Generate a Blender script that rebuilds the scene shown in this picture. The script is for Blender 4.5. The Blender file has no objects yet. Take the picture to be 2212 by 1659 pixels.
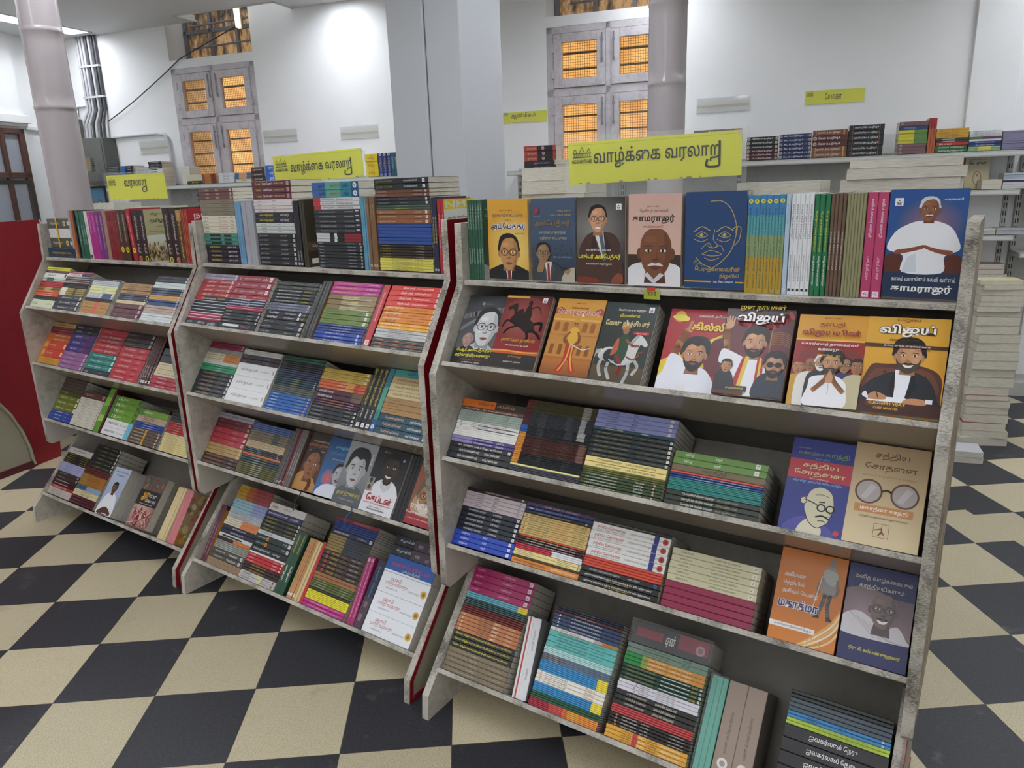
import bpy, math, random, re
from math import sin, cos, pi, radians as RAD
from mathutils import Matrix, Vector
random.seed(7)
SC = bpy.context.scene
COL = SC.collection
# ------------------------------------------------------------------ camera
def make_camera():
    cd = bpy.data.cameras.new('camera'); co = bpy.data.objects.new('camera', cd); COL.objects.link(co)
    R = Vector((0.83481184, 0.5495166, -0.03347685)); F = Vector((-0.53840356, 0.80220964, -0.25803354)); U = R.cross(F)
    m = Matrix((R, U, -F)).transposed().to_4x4(); m.translation = Vector((0.04408679, -1.66497139, 1.46286373))
    co.matrix_world = m
    cd.sensor_width = 36.0; cd.lens = 1594.14 / 2212 * 36; cd.clip_start = .05; cd.clip_end = 60
    SC.camera = co
make_camera()
# ------------------------------------------------------------------ world, exposure
W_ = bpy.data.worlds.new('world'); SC.world = W_; W_.use_nodes = True
W_.node_tree.nodes['Background'].inputs[0].default_value = (.93, .96, 1.0, 1)
W_.node_tree.nodes['Background'].inputs[1].default_value = .6
SC.view_settings.view_transform = 'Standard'; SC.view_settings.look = 'None'; SC.view_settings.gamma = 1
SC.view_settings.use_curve_mapping = False
SC.view_settings.exposure = 0.5
LAMP_STRENGTH = 13.0          # the recessed ceiling fittings, built with the ceiling below
try:
    SC.cycles.max_bounces = 7; SC.cycles.diffuse_bounces = 4; SC.cycles.glossy_bounces = 3
    SC.cycles.transparent_max_bounces = 12; SC.cycles.transmission_bounces = 6
    SC.cycles.use_denoising = True
except Exception: pass
# ------------------------------------------------------------------ colour and material helpers
def lin(h):
    if not isinstance(h, str): return tuple(h)[:3]
    h = h.lstrip('#'); o = []
    for i in (0, 2, 4):
        v = int(h[i:i+2], 16) / 255; o.append(v / 12.92 if v <= .04045 else ((v + .055) / 1.055) ** 2.4)
    return tuple(o)
def mul(h, k): return tuple(min(1, v * k) for v in lin(h))
MATS = {}
class NT:
    def __init__(s, name):
        s.m = bpy.data.materials.new(name); s.m.use_nodes = True; s.t = s.m.node_tree
        s.p = s.t.nodes['Principled BSDF']; s.out = s.t.nodes['Material Output']
    def n(s, typ, **k):
        x = s.t.nodes.new(typ)
        for a, b in k.items():
            if a == 'ins':
                for i, v in b.items():
                    if hasattr(v, 'is_linked') and hasattr(v, 'links'): s.t.links.new(v, x.inputs[i])
                    else: x.inputs[i].default_value = v
            else: setattr(x, a, b)
        return x
    def l(s, a, b): s.t.links.new(a, b)
    def ramp(s, fac, stops):
        r = s.n('ShaderNodeValToRGB'); s.l(fac, r.inputs[0]); e = r.color_ramp.elements
        while len(e) < len(stops): e.new(.5)
        for i, (p, c) in enumerate(stops): e[i].position = p; e[i].color = (*lin(c), 1)
        return r.outputs[0]
    def mix(s, fac, a, b, mode='MIX'):
        x = s.n('ShaderNodeMix', data_type='RGBA', blend_type=mode)
        for i, v in ((0, fac), (6, a), (7, b)):
            if hasattr(v, 'links'): s.l(v, x.inputs[i])
            elif i == 0: x.inputs[0].default_value = v
            else: x.inputs[i].default_value = (*lin(v), 1)
        return x.outputs[2]
    def math(s, op, a, b=0.0, c=None):
        x = s.n('ShaderNodeMath', operation=op)
        for i, v in enumerate((a, b, c)):
            if v is None: continue
            if hasattr(v, 'links'): s.l(v, x.inputs[i])
            else: x.inputs[i].default_value = v
        return x.outputs[0]
    def noise(s, scale, detail=3, rough=.55, vec=None, sc=None):
        x = s.n('ShaderNodeTexNoise'); x.inputs['Scale'].default_value = scale; x.inputs['Detail'].default_value = detail; x.inputs['Roughness'].default_value = rough
        if vec is None: vec = s.n('ShaderNodeTexCoord').outputs['Object']
        if sc:
            mp = s.n('ShaderNodeMapping'); mp.inputs['Scale'].default_value = sc; s.l(vec, mp.inputs[0]); vec = mp.outputs[0]
        s.l(vec, x.inputs['Vector']); return x.outputs['Fac']
    def bump(s, h, strength=.3, dist=.01):
        b = s.n('ShaderNodeBump'); b.inputs['Strength'].default_value = strength; b.inputs['Distance'].default_value = dist
        s.l(h, b.inputs['Height']); s.l(b.outputs[0], s.p.inputs['Normal'])
    def done(s, rough=.5, spec=.5, color=None, metal=0, coat=0):
        p = s.p; p.inputs['Roughness'].default_value = rough; p.inputs['Specular IOR Level'].default_value = spec; p.inputs['Metallic'].default_value = metal
        p.inputs['Coat Weight'].default_value = coat
        if color is not None:
            if hasattr(color, 'links'): s.l(color, p.inputs['Base Color'])
            else: p.inputs['Base Color'].default_value = (*lin(color), 1)
        return s.m
def M(name, color, rough=.5, spec=.5, metal=0, var=.06, scale=30, coat=0):
    """a plain painted or moulded surface: base colour with a faint procedural mottling"""
    if name in MATS: return MATS[name]
    t = NT(name); f = t.noise(scale, 3)
    c = t.mix(f, mul(color, 1 - var), mul(color, 1 + var))
    MATS[name] = t.done(rough, spec, c, metal, coat); return MATS[name]
def emis(name, color, st):
    t = NT(name); t.p.inputs['Emission Color'].default_value = (*lin(color), 1); t.p.inputs['Emission Strength'].default_value = st
    MATS[name] = t.done(.4, .3, color); return MATS[name]
def clear(name, color, rough=.05, alpha=.2):
    t = NT(name); tr = t.n('ShaderNodeBsdfTransparent'); mx = t.n('ShaderNodeMixShader'); mx.inputs[0].default_value = alpha
    t.l(tr.outputs[0], mx.inputs[1]); t.l(t.p.outputs[0], mx.inputs[2]); t.l(mx.outputs[0], t.out.inputs[0])
    if rough > .1: t.bump(t.noise(55, 2), .9, .01)
    MATS[name] = t.done(min(rough, .1), 1.0, color); return MATS[name]
def worn(name, base, dirt, amt=.5, scale=18, stretch=(1, 1, 1), rough=.55, lo=.52, hi=.74):
    t = NT(name); o = t.n('ShaderNodeTexCoord').outputs['Object']
    big = t.noise(scale * .35, 4, .6, o); fine = t.noise(scale * 3.2, 6, .7, o, stretch)
    k = t.math('MULTIPLY', t.math('ADD', t.math('MULTIPLY', big, .6), t.math('MULTIPLY', fine, .5)), 1.0)
    f = t.n('ShaderNodeMapRange', ins={0: k, 1: lo, 2: hi, 3: 0.0, 4: amt}).outputs[0]
    c0 = t.mix(t.noise(scale * .15, 2, .5, o), mul(base, .93), mul(base, 1.05))
    c = t.mix(f, c0, dirt); t.bump(fine, .12, .004)
    MATS[name] = t.done(rough, .4, c); return MATS[name]
# ------------------------------------------------------------------ mesh helpers
class MB:
    """collects faces (with a colour or a material index each) into one mesh"""
    def __init__(s): s.v = []; s.f = []; s.c = []; s.mi = []; s.sm = []
    def face(s, pts, col=None, mi=0, sm=False):
        b = len(s.v); s.v += [tuple(p) for p in pts]; s.f.append(tuple(range(b, b + len(pts)))); s.c.append(col); s.mi.append(mi); s.sm.append(sm)
    def mesh_faces(s, verts, faces, col=None, mi=0, sm=False):
        b = len(s.v); s.v += [tuple(p) for p in verts]
        for f in faces: s.f.append(tuple(b + i for i in f)); s.c.append(col); s.mi.append(mi); s.sm.append(sm)
    def box(s, a, b, col=None, mi=0, M=None):
        x0, y0, z0 = a; x1, y1, z1 = b
        P = [(x0,y0,z0),(x1,y0,z0),(x1,y1,z0),(x0,y1,z0),(x0,y0,z1),(x1,y0,z1),(x1,y1,z1),(x0,y1,z1)]
        if M is not None: P = [tuple(M @ Vector(p)) for p in P]
        s.mesh_faces(P, [(0,3,2,1),(4,5,6,7),(0,1,5,4),(1,2,6,5),(2,3,7,6),(3,0,4,7)], col, mi)
    def prism(s, poly, x0, x1, axis='x', col=None, mi=0, caps=(None, None)):
        """extrude a 2-D polygon along an axis; caps = material index of the two ends"""
        n = len(poly)
        def P(a, x): return {'x': (x, a[0], a[1]), 'y': (a[0], x, a[1]), 'z': (a[0], a[1], x)}[axis]
        A = [P(a, x0) for a in poly]; B = [P(a, x1) for a in poly]
        s.mesh_faces(A + B, [(i, (i+1) % n, n + (i+1) % n, n + i) for i in range(n)], col, mi)
        s.face(A[::-1], col, mi if caps[0] is None else caps[0]); s.face(B, col, mi if caps[1] is None else caps[1])
    def tube(s, pts, r, n=10, col=None, mi=0, closed=False):
        rings = []
        P = [Vector(p) for p in pts]
        for i, p in enumerate(P):
            d = (P[(i+1) % len(P)] - P[i-1]) if closed else (P[min(i+1, len(P)-1)] - P[max(i-1, 0)])
            d.normalize(); u = d.cross(Vector((0, 0, 1)) if abs(d.z) < .9 else Vector((1, 0, 0))).normalized(); w = d.cross(u)
            rr = r[i] if isinstance(r, (list, tuple)) else r
            rings.append([p + u * (rr * cos(2*pi*k/n)) + w * (rr * sin(2*pi*k/n)) for k in range(n)])
        V = [q for R in rings for q in R]; F = []
        m = len(rings)
        for i in range(m if closed else m - 1):
            for k in range(n): F.append((i*n+k, i*n+(k+1) % n, ((i+1) % m)*n+(k+1) % n, ((i+1) % m)*n+k))
        s.mesh_faces(V, F, col, mi, True)
        if not closed: s.face(rings[0], col, mi); s.face(rings[-1][::-1], col, mi)
    def lathe(s, prof, n=40, o=(0, 0, 0), col=None, mi=0):
        V = [(o[0] + r*cos(2*pi*k/n), o[1] + r*sin(2*pi*k/n), o[2] + z) for r, z in prof for k in range(n)]
        F = [(i*n+k, i*n+(k+1) % n, (i+1)*n+(k+1) % n, (i+1)*n+k) for i in range(len(prof)-1) for k in range(n)]
        s.mesh_faces(V, F, col, mi, True)
    def build(s, name, mats, parent=None, matrix=None, bevel=0, weld=False):
        me = bpy.data.meshes.new(name); me.from_pydata(s.v, [], s.f)
        if not isinstance(mats, (list, tuple)): mats = [mats]
        for m in mats: me.materials.append(m)
        me.polygons.foreach_set('material_index', s.mi); me.polygons.foreach_set('use_smooth', s.sm)
        if any(c is not None for c in s.c):
            at = me.color_attributes.new('print_colour', 'FLOAT_COLOR', 'CORNER'); buf = []
            for f, c in zip(s.f, s.c):
                c = c or (.8, .8, .8)
                if isinstance(c, list):          # one colour per corner: a printed blend
                    for q in c: buf += [*q, 1.0]
                else: buf += [*c, 1.0] * len(f)
            at.data.foreach_set('color', buf)
        me.update()
        return link(name, me, parent, matrix, bevel)
def link(name, me, parent=None, matrix=None, bevel=0):
    o = bpy.data.objects.new(name, me); COL.objects.link(o)
    if parent is not None: o.parent = parent
    if matrix is not None: o.matrix_local = matrix
    if bevel:
        b = o.modifiers.new('bevel', 'BEVEL'); b.width = bevel; b.segments = 2; b.limit_method = 'ANGLE'; b.harden_normals = False
    return o
def tag(o, label=None, cat=None, group=None, kind=None):
    if label: o['label'] = label
    if cat: o['category'] = cat
    if group: o['group'] = group
    if kind: o['kind'] = kind
    return o
def empty(name, label, cat, matrix=None, group=None):
    o = bpy.data.objects.new(name, None); COL.objects.link(o); o.empty_display_size = .05
    if matrix is not None: o.matrix_world = matrix
    return tag(o, label, cat, group)
def struct(o): o['kind'] = 'structure'; return o
def T(x, y, z): return Matrix.Translation((x, y, z))
def RZ(a): return Matrix.Rotation(a, 4, 'Z')
def RX(a): return Matrix.Rotation(a, 4, 'X')
def RY(a): return Matrix.Rotation(a, 4, 'Y')
# ------------------------------------------------------------------ lettering
PRE = 'ெேை'
def tam(s):
    """Tamil in visual order: the e, ee and ai signs stand before their consonant, o and oo are split around it"""
    out = []
    for ch in s:
        if ch in PRE: out.insert(len(out) - 1, ch)
        elif ch in 'ொோௌ':
            out.insert(len(out) - 1, {'ொ': 'ெ', 'ோ': 'ே', 'ௌ': 'ெ'}[ch]); out.append('ா' if ch != 'ௌ' else 'ள')
        else: out.append(ch)
    return ''.join(out)
GL = {}
def glyphs(txt, bold=0.0):
    k = (txt, bold)
    if k not in GL:
        c = bpy.data.curves.new('lettering', 'FONT'); c.body = tam(txt); c.resolution_u = 2; c.offset = bold
        o = bpy.data.objects.new('lettering', c)
        me = bpy.data.meshes.new_from_object(o)
        V = [(v.co.x, v.co.y) for v in me.vertices]; Fs = [tuple(p.vertices) for p in me.polygons]
        bpy.data.objects.remove(o); bpy.data.curves.remove(c); bpy.data.meshes.remove(me)
        if not V: V = [(0, 0), (1, 0), (1, 1)]; Fs = [(0, 1, 2)]
        x0 = min(v[0] for v in V); x1 = max(v[0] for v in V); y0 = min(v[1] for v in V); y1 = max(v[1] for v in V)
        GL[k] = ([((x-x0)/max(x1-x0, 1e-6), (y-y0)/max(y1-y0, 1e-6)) for x, y in V], Fs, (x1-x0)/max(y1-y0, 1e-6))
    return GL[k]
# ------------------------------------------------------------------ shared materials
def print_material():
    t = NT('printed_cover'); a = t.n('ShaderNodeVertexColor', layer_name='print_colour').outputs[0]
    f = t.noise(140, 2); c = t.mix(t.math('MULTIPLY', f, .16), a, mul('ffffff', .35), 'MIX')
    return t.done(.36, .45, t.mix(.12, a, c))
PRINT = print_material()
def page_material():
    t = NT('page_edges'); o = t.n('ShaderNodeTexCoord').outputs['Object']
    f = t.noise(6, 2, .5, o, (6, 6, 420)); c = t.ramp(f, [(.25, 'a9a496'), (.55, 'd9d4c6'), (.8, 'ece8dc')])
    t.bump(f, .3, .002); return t.done(.85, .2, c)
PAGES = page_material()
def floor_material():
    t = NT('chequered_terrazzo'); p = t.n('ShaderNodeTexCoord').outputs['Object']
    sp = t.n('ShaderNodeSeparateXYZ'); t.l(p, sp.inputs[0]); X, Y = sp.outputs[0], sp.outputs[1]     # object axes lie along the tile rows, unit = one tile
    far = t.math('GREATER_THAN', X, 9.55)                                                              # the laying starts afresh past this row
    X = t.math('ADD', X, t.math('MULTIPLY', far, -.16)); Y = t.math('ADD', Y, t.math('MULTIPLY', far, .18))
    chk = t.math('MODULO', t.math('ADD', t.math('ADD', t.math('FLOOR', X), t.math('FLOOR', Y)), 1000.0), 2.0)
    def edge(v): return t.math('ABSOLUTE', t.math('SUBTRACT', t.math('FRACT', v), .5))
    e = t.math('MAXIMUM', edge(X), edge(Y)); n0 = t.noise(9, 4, .6, p)
    gr = t.n('ShaderNodeMapRange', ins={0: t.math('ADD', e, t.math('MULTIPLY', n0, .008)), 1: .4975, 2: .501, 3: 0.0, 4: 1.0}).outputs[0]
    sp1 = t.noise(120, 2, .6, p); sp2 = t.noise(38, 3, .6, p); big = t.noise(1.1, 3, .5, p)
    light = t.mix(big, t.ramp(sp1, [(.34, 'a08f6c'), (.46, 'c9bc9a'), (.66, 'ddd3b6')]), t.ramp(sp1, [(.32, '8f8468'), (.45, 'bdb192'), (.7, 'd2c8ae')]))
    dark = t.mix(t.ramp(sp1, [(.66, '000000'), (.8, 'ffffff')]), t.ramp(sp2, [(.3, '2d2e33'), (.7, '3f4046')]), '5b5c62')
    wn = t.n('ShaderNodeTexWhiteNoise', noise_dimensions='2D'); cb = t.n('ShaderNodeCombineXYZ'); t.l(t.math('FLOOR', X), cb.inputs[0]); t.l(t.math('FLOOR', Y), cb.inputs[1]); t.l(cb.outputs[0], wn.inputs[0])
    tone = t.math('ADD', .86, t.math('MULTIPLY', wn.outputs[0], .24)); tc = t.n('ShaderNodeCombineColor'); [t.l(tone, tc.inputs[i]) for i in range(3)]
    c = t.mix(chk, dark, light); c = t.mix(1.0, c, tc.outputs[0], 'MULTIPLY')
    c = t.mix(t.math('MULTIPLY', gr, .8), c, '3a362e')
    st = t.n('ShaderNodeMapRange', ins={0: t.noise(2.3, 5, .6, p), 1: .62, 2: .72, 3: 0.0, 4: .3}).outputs[0]
    c = t.mix(st, c, '8b8678')
    t.bump(t.math('SUBTRACT', t.math('MULTIPLY', sp1, .2), gr), .25, .004)
    return t.done(.42, .4, c)
def wall_material(name, col, sm):
    t = NT(name); o = t.n('ShaderNodeTexCoord').outputs['Object']
    f = t.noise(3, 5, .55, o); g = t.noise(38, 3, .5, o)
    st = t.n('ShaderNodeMapRange', ins={0: t.noise(7, 6, .7, o), 1: .7, 2: .78, 3: 0.0, 4: sm}).outputs[0]
    c = t.mix(f, mul(col, .95), mul(col, 1.03)); c = t.mix(st, c, mul(col, .72))
    t.bump(t.math('ADD', f, t.math('MULTIPLY', g, .15)), .18, .02); MATS[name] = t.done(.55, .35, c); return MATS[name]
WALL = wall_material('white_plaster', 'eeefef', .3)
PAINT = worn('cream_white_paint', 'c9c3b8', '5e574b', .55, 16)
LIP = worn('scuffed_paint', 'c4beb2', '3b372f', .85, 26, (2, 6, 6), .6, .5, .66)
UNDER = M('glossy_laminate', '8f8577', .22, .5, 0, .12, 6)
BACK = worn('grey_laminate', '8a847a', '5a544c', .5, 9)
RED = worn('red_laminate', '8e1c28', '6a1218', .5, 12, rough=.3)
CREAM = M('cream_laminate', 'a9a48f', .4, .4, 0, .08, 8)
def chipped():
    t = NT('chipped_brown_laminate'); o = t.n('ShaderNodeTexCoord').outputs['Object']
    f = t.noise(5, 4, .6, o, (1, 14, 1.6)); g = t.noise(60, 2, .5, o, (1, 3, .1))
    c = t.mix(t.ramp(t.math('ADD', f, t.math('MULTIPLY', g, .12)), [(.565, '000000'), (.575, 'ffffff')]), t.mix(g, '46373a', '5c4a4c'), t.mix(g, 'a8997c', 'cbbd9c'))
    return t.done(.5, .4, c)
CHIP = chipped()
GREY_STEEL = worn('grey_rack_steel', 'b9bab5', '7d7c76', .4, 12, rough=.4)
# ------------------------------------------------------------------ the room (wall frame: s along the back wall, w towards it)
AZ = RAD(13.3333); WD = Vector((cos(AZ), sin(AZ), 0)); WN = Vector((-sin(AZ), cos(AZ), 0))
WM = Matrix(((cos(AZ), -sin(AZ), 0, 0), (sin(AZ), cos(AZ), 0, 0), (0, 0, 1, 0), (0, 0, 0, 1)))   # local (s, w, z) -> world
CW, CS, H = 4.2508, 3.9708, 3.0
S0, S1 = -7.32, 3.6                                                                                   # room corners along the back wall
def wbox(b, s0, s1, w0, w1, z0, z1, mi=0): b.box((s0, w0, z0), (s1, w1, z1), None, mi)
TH = 0.64940974
b = MB(); b.face([(-40, -40, 0), (45, -40, 0), (45, 45, 0), (-40, 45, 0)])
fl = b.build('floor', floor_material(), None, T(-1.72575402, -.49765475, 0) @ RZ(TH) @ Matrix.Scale(.30219089, 4)); struct(fl)
# back wall with two casement openings and the vents above them
WIN = [(-5.835, -4.895), (-2.165, -1.20)]
def back_wall():
    b = MB(); z1 = 3.9
    cuts = [S0 - .3] + [v for w in WIN for v in w] + [S1 + .3]
    for i in range(0, 6, 2): wbox(b, cuts[i], cuts[i+1], CW, CW + .42, 0, z1)
    for a, c in WIN:
        wbox(b, a, c, CW, CW + .42, 0, 1.20); wbox(b, a, c, CW, CW + .42, 2.625, 2.70)
        wbox(b, a, c, CW, CW + .42, 3.62, z1)
    struct(b.build('wall_back', WALL, None, WM))
back_wall()
b = MB(); wbox(b, S0 - .3, S0, -7, CW + .42, 0, 3.4); wl = struct(b.build('wall_left', WALL, None, WM))
b = MB(); wbox(b, S1, S1 + .3, -7, CW + .42, 0, 3.4); struct(b.build('wall_right', WALL, None, WM))
# ceiling with recessed fittings: long troughs that run up to the back wall
TROFF = [(-6.84, -6.60), (-4.02, -3.78), (-1.42, -1.18), (1.2, 1.44)]
SEGS = [(2.75, 4.12), (.65, 2.15), (-1.5, .05), (-3.7, -2.1), (-5.9, -4.3)]
def ceiling():
    b = MB(); t0, t1 = H, H + .05
    HATCH = (-5.47, -4.42, 3.985, 4.2508)
    ss = sorted(set([S0, S1] + [v for t in TROFF for v in t] + [HATCH[0], HATCH[1]])); ws = sorted(set([-7, CW] + [v for t in SEGS for v in t] + [HATCH[2]]))
    for i in range(len(ss)-1):
        for j in range(len(ws)-1):
            sm, wm = (ss[i]+ss[i+1])/2, (ws[j]+ws[j+1])/2
            if any(a < sm < c for a, c in TROFF) and any(a < wm < c for a, c in SEGS): continue
            if HATCH[0] < sm < HATCH[1] and wm > HATCH[2]: continue
            wbox(b, ss[i], ss[i+1], ws[j], ws[j+1], t0, t1)
    struct(b.build('ceiling', wall_material('white_ceiling_board', 'd2d3d4', .1), None, WM))
    h = MB(); a0, a1, w0, w1 = HATCH
    wbox(h, a0, a1, w0, w0 + .02, H - .006, H + .004); wbox(h, a0, a0 + .02, w0, CW, H - .006, H + .004); wbox(h, a1 - .02, a1, w0, CW, H - .006, H + .004)
    struct(h.build('trim_1', M('hatch_white', 'd8d8d8', .5), None, WM))
    lamp = emis('fluorescent_diffuser', 'f4f8ff', LAMP_STRENGTH); frame = M('lamp_white_enamel', 'dcdcdc', .4)
    first = None; k = 0
    for i, (a, c) in enumerate(TROFF):
        for j, (u, v) in enumerate(SEGS):
            place = ['far left', 'second from the far left', 'third from the far left', 'far right'][i]
            row = ['next to the back wall', 'one row from the back wall', 'two rows from the back wall', 'three rows from the back wall', 'four rows from the back wall'][j]
            m = WM @ T((a+c)/2, (u+v)/2, H)
            r = empty('ceiling_light', f'white recessed ceiling light, {place}, {row}', 'ceiling light', m, 'recessed ceiling lights')
            hw, hl = (c-a)/2, (v-u)/2; q = MB()
            q.box((-hw, -hl, 0), (-hw+.006, hl, .075)); q.box((hw-.006, -hl, 0), (hw, hl, .075)); q.box((-hw, -hl, 0), (hw, -hl+.006, .075)); q.box((-hw, hl-.006, 0), (hw, hl, .075)); q.box((-hw, -hl, .075), (hw, hl, .085))
            for s in (-1, 1): q.box((s*hw-.012, -hl-.012, -.006), (s*hw+.012, hl+.012, .002))
            for s in (-1, 1): q.box((-hw-.012, s*hl-.012, -.006), (hw+.012, s*hl+.012, .002))
            q.build('housing', frame, r)
            d = MB(); d.box((-hw+.008, -hl+.008, .062), (hw-.008, hl-.008, .07)); d.build('diffuser', lamp, r)
ceiling()
# ------------------------------------------------------------------ windows
WOOD_W = worn('white_window_paint', 'c9c4c8', '5d5656', .5, 14, rough=.35)
def pane_material():
    t = NT('wired_window_glass'); o = t.n('ShaderNodeTexCoord').outputs['Object']
    sp = t.n('ShaderNodeSeparateXYZ'); t.l(o, sp.inputs[0])
    def ln(v, pitch, w): return t.math('LESS_THAN', t.math('FRACT', t.math('DIVIDE', v, pitch)), w)
    g = t.math('MAXIMUM', ln(sp.outputs[0], .0185, .13), ln(sp.outputs[2], .0185, .13))
    tr = t.n('ShaderNodeBsdfTransparent'); tr.inputs[0].default_value = (.93, .9, .86, 1)
    gl = t.n('ShaderNodeBsdfGlossy'); gl.inputs['Roughness'].default_value = .06; gl.inputs[0].default_value = (.9, .9, .9, 1)
    df = t.n('ShaderNodeBsdfDiffuse'); df.inputs[0].default_value = (*lin('6e5a3c'), 1)
    m1 = t.n('ShaderNodeMixShader'); m1.inputs[0].default_value = .07; t.l(tr.outputs[0], m1.inputs[1]); t.l(gl.outputs[0], m1.inputs[2])
    m2 = t.n('ShaderNodeMixShader'); t.l(t.math('MULTIPLY', g, .75), m2.inputs[0]); t.l(m1.outputs[0], m2.inputs[1]); t.l(df.outputs[0], m2.inputs[2])
    t.l(m2.outputs[0], t.out.inputs[0]); return t.m
PANE = pane_material(); STEEL = M('grey_steel', '8b8d90', .35, .5, .4); BAR = M('brown_grey_bars', '6f6450', .5)
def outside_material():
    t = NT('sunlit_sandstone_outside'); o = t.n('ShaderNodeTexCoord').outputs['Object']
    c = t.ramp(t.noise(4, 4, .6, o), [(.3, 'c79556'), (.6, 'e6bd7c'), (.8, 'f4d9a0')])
    t.l(c, t.p.inputs['Emission Color']); t.p.inputs['Emission Strength'].default_value = .8  # emission stands in for sunlight falling on the outside wall
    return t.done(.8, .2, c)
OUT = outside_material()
VENT = M('sooty_vent_grey', '77757a', .6); SOOT = M('soot_black', '35322f', .7)
def window(n, a, c):
    m = WM @ T((a+c)/2, CW, 1.20); hw = (c-a)/2; top = 2.625 - 1.20; mid = 2.155 - 1.20
    f = MB(); f.box((-hw, .0, 0), (-hw+.055, .07, top)); f.box((hw-.055, 0, 0), (hw, .07, top)); f.box((-hw, 0, top-.05), (hw, .07, top)); f.box((-hw, 0, 0), (hw, .07, .05)); f.box((-.022, 0, 0), (.022, .07, top)); f.box((-hw, 0, mid-.03), (hw, .07, mid+.03))
    w = f.build(f'window_{n}', WOOD_W, None, m, .004); struct(w)
    for (x0, x1) in ((-hw+.058, -.024), (.024, hw-.058)):
        for (z0, z1) in ((.053, mid-.033), (mid+.033, top-.053)):
            s = MB(); e = .062
            s.box((x0, -.012, z0), (x0+e, .035, z1)); s.box((x1-e, -.012, z0), (x1, .035, z1)); s.box((x0+e, -.012, z0), (x1-e, .035, z0+e)); s.box((x0+e, -.012, z1-e), (x1-e, .035, z1))
            so = s.build('sash', WOOD_W, w, None, .003)
            p = MB(); p.box((x0+e, .012, z0+e), (x1-e, .016, z1-e)); p.build('pane', PANE, so)
            left = x0 < 0; bx = x1 - .02 if left else x0 + .02
            t = MB(); t.tube([(bx, -.02, z1-.02), (bx, -.02, z1-.2)], .005, 8); t.box((bx-.008, -.02, z1-.22), (bx+.008, -.008, z1-.19)); t.box((bx-.008, -.02, z1-.08), (bx+.008, -.008, z1-.06)); t.build('bolt', STEEL, so)
            h = MB(); hx = x0 - .004 if left else x1 + .004
            for zz in (z0+.1, z1-.1): h.box((hx-.01, -.018, zz-.03), (hx+.01, -.006, zz+.03))
            h.build('hinge', WOOD_W, so)
    g = MB()
    for k in range(12): z = .09 + k * .115; g.box((-hw+.05, .11, z), (hw-.05, .125, z+.014))
    g.build('grille', BAR, w)
    v = MB(); z0, z1 = 2.70 - 1.2, 3.62 - 1.2                                                         # the vent above
    for k in range(4): x = -hw + .01 + k * (2*hw-.05) / 3; v.box((x, .22, z0), (x+.03, .25, z1))
    for z in (z0, z0+.25, z0+.52, z1-.04): v.box((-hw, .22, z), (hw, .25, z+.032))
    for z in (z0+.11, z0+.3): v.tube([(-hw+.15, .16, z), (hw, .16, z+.02)], .009, 8)
    v.build('vent_frame', VENT, w)
    q = MB(); q.box((-hw, .27, z0), (hw, .28, z1)); q.build('vent_glass', VG, w)
def vent_glass():
    t = NT('sooted_glass'); o = t.n('ShaderNodeTexCoord').outputs['Object']; sp = t.n('ShaderNodeSeparateXYZ'); t.l(o, sp.inputs[0])
    f = t.math('ADD', t.noise(9, 4, .7, o, (1.4, 1, .5)), t.math('MULTIPLY', t.math('SUBTRACT', sp.outputs[2], 1.72), .35))
    c = t.ramp(f, [(.4, 'c8a070'), (.5, '8a6f52'), (.62, '3f3b3a')]); t.l(c, t.p.inputs['Emission Color']); t.p.inputs['Emission Strength'].default_value = .28  # brown mottling, darker towards the top; glow added to the glass itself
    return t.done(.6, .3, c)
VG = vent_glass()
for i, (a, c) in enumerate(WIN): window(i + 1, a, c)
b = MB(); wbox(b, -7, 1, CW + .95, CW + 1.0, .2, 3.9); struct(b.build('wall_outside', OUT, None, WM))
# small fluorescent tube seen through the hatch of the first vent
r = empty('tube_light', 'short white tube light inside the ceiling hatch by the left vent', 'tube light', WM @ T(-4.99, CW - .03, 3.06))
b = MB(); b.tube([(0, 0, -.16), (-.01, 0, .1)], .02, 12); b.build('tube', emis('tube_glow', 'fff0d0', 2.2), r)
b = MB(); b.box((-.028, -.02, .1), (.028, .025, .14)); b.box((-.02, .018, -.17), (.02, .03, .14)); b.build('holder', M('tube_holder', 'c8c4bc'), r)
# ------------------------------------------------------------------ pillar and iron columns
P0 = Vector((-2.478, 1.712, 0)); ps, pw = P0.dot(WD), P0.dot(WN)
b = MB(); wbox(b, ps - .2, ps, pw, pw + .62, 0, H); o = b.build('pillar', wall_material('pale_grey_pillar_paint', 'c9ccd1', .12), None, WM, .006); struct(o); o['label'] = 'square pale grey pillar behind the middle stand'
b = MB(); wbox(b, ps - .42, ps - .205, pw - .012, pw + .5, 0, H); o = b.build('pillar_casing', MATS['pale_grey_pillar_paint'], None, WM, .006); struct(o)
COLUMN = worn('glossy_column_paint', 'b5adae', '9a9092', .4, 8, (1, 1, .3), .16, .6, .9)
def column(x, y, r):
    b = MB(); prof = [(r*1.25, 0), (r*1.25, .12), (r*1.05, .18), (r, .24)]
    z = .24
    while z < H: prof += [(r * random.uniform(.992, 1.006), z)]; z += .09
    for zz in (1.98, 2.38): prof += [(r*1.0, zz-.012), (r*1.025, zz-.008), (r*1.025, zz+.008), (r*1.0, zz+.012)]
    prof = sorted(prof, key=lambda p: p[1]) + [(r, H)]
    b.lathe(prof, 40); o = b.build('column', COLUMN, None, T(x, y, 0)); struct(o); return o
column(-4.56, .64, .104)['label'] = 'round glossy white column behind the farthest stand'
column(-1.622, 2.45, .1025)['label'] = 'round glossy white column behind the nearest stand'
# right-hand pilaster strip and left wall details
b = MB(); wbox(b, .715, .985, CW - .035, CW + .01, 0, H); wbox(b, 1.2, S1, CW-.02, CW+.01, 0, H); struct(b.build('trim_2', WALL, None, WM, .003))
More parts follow.
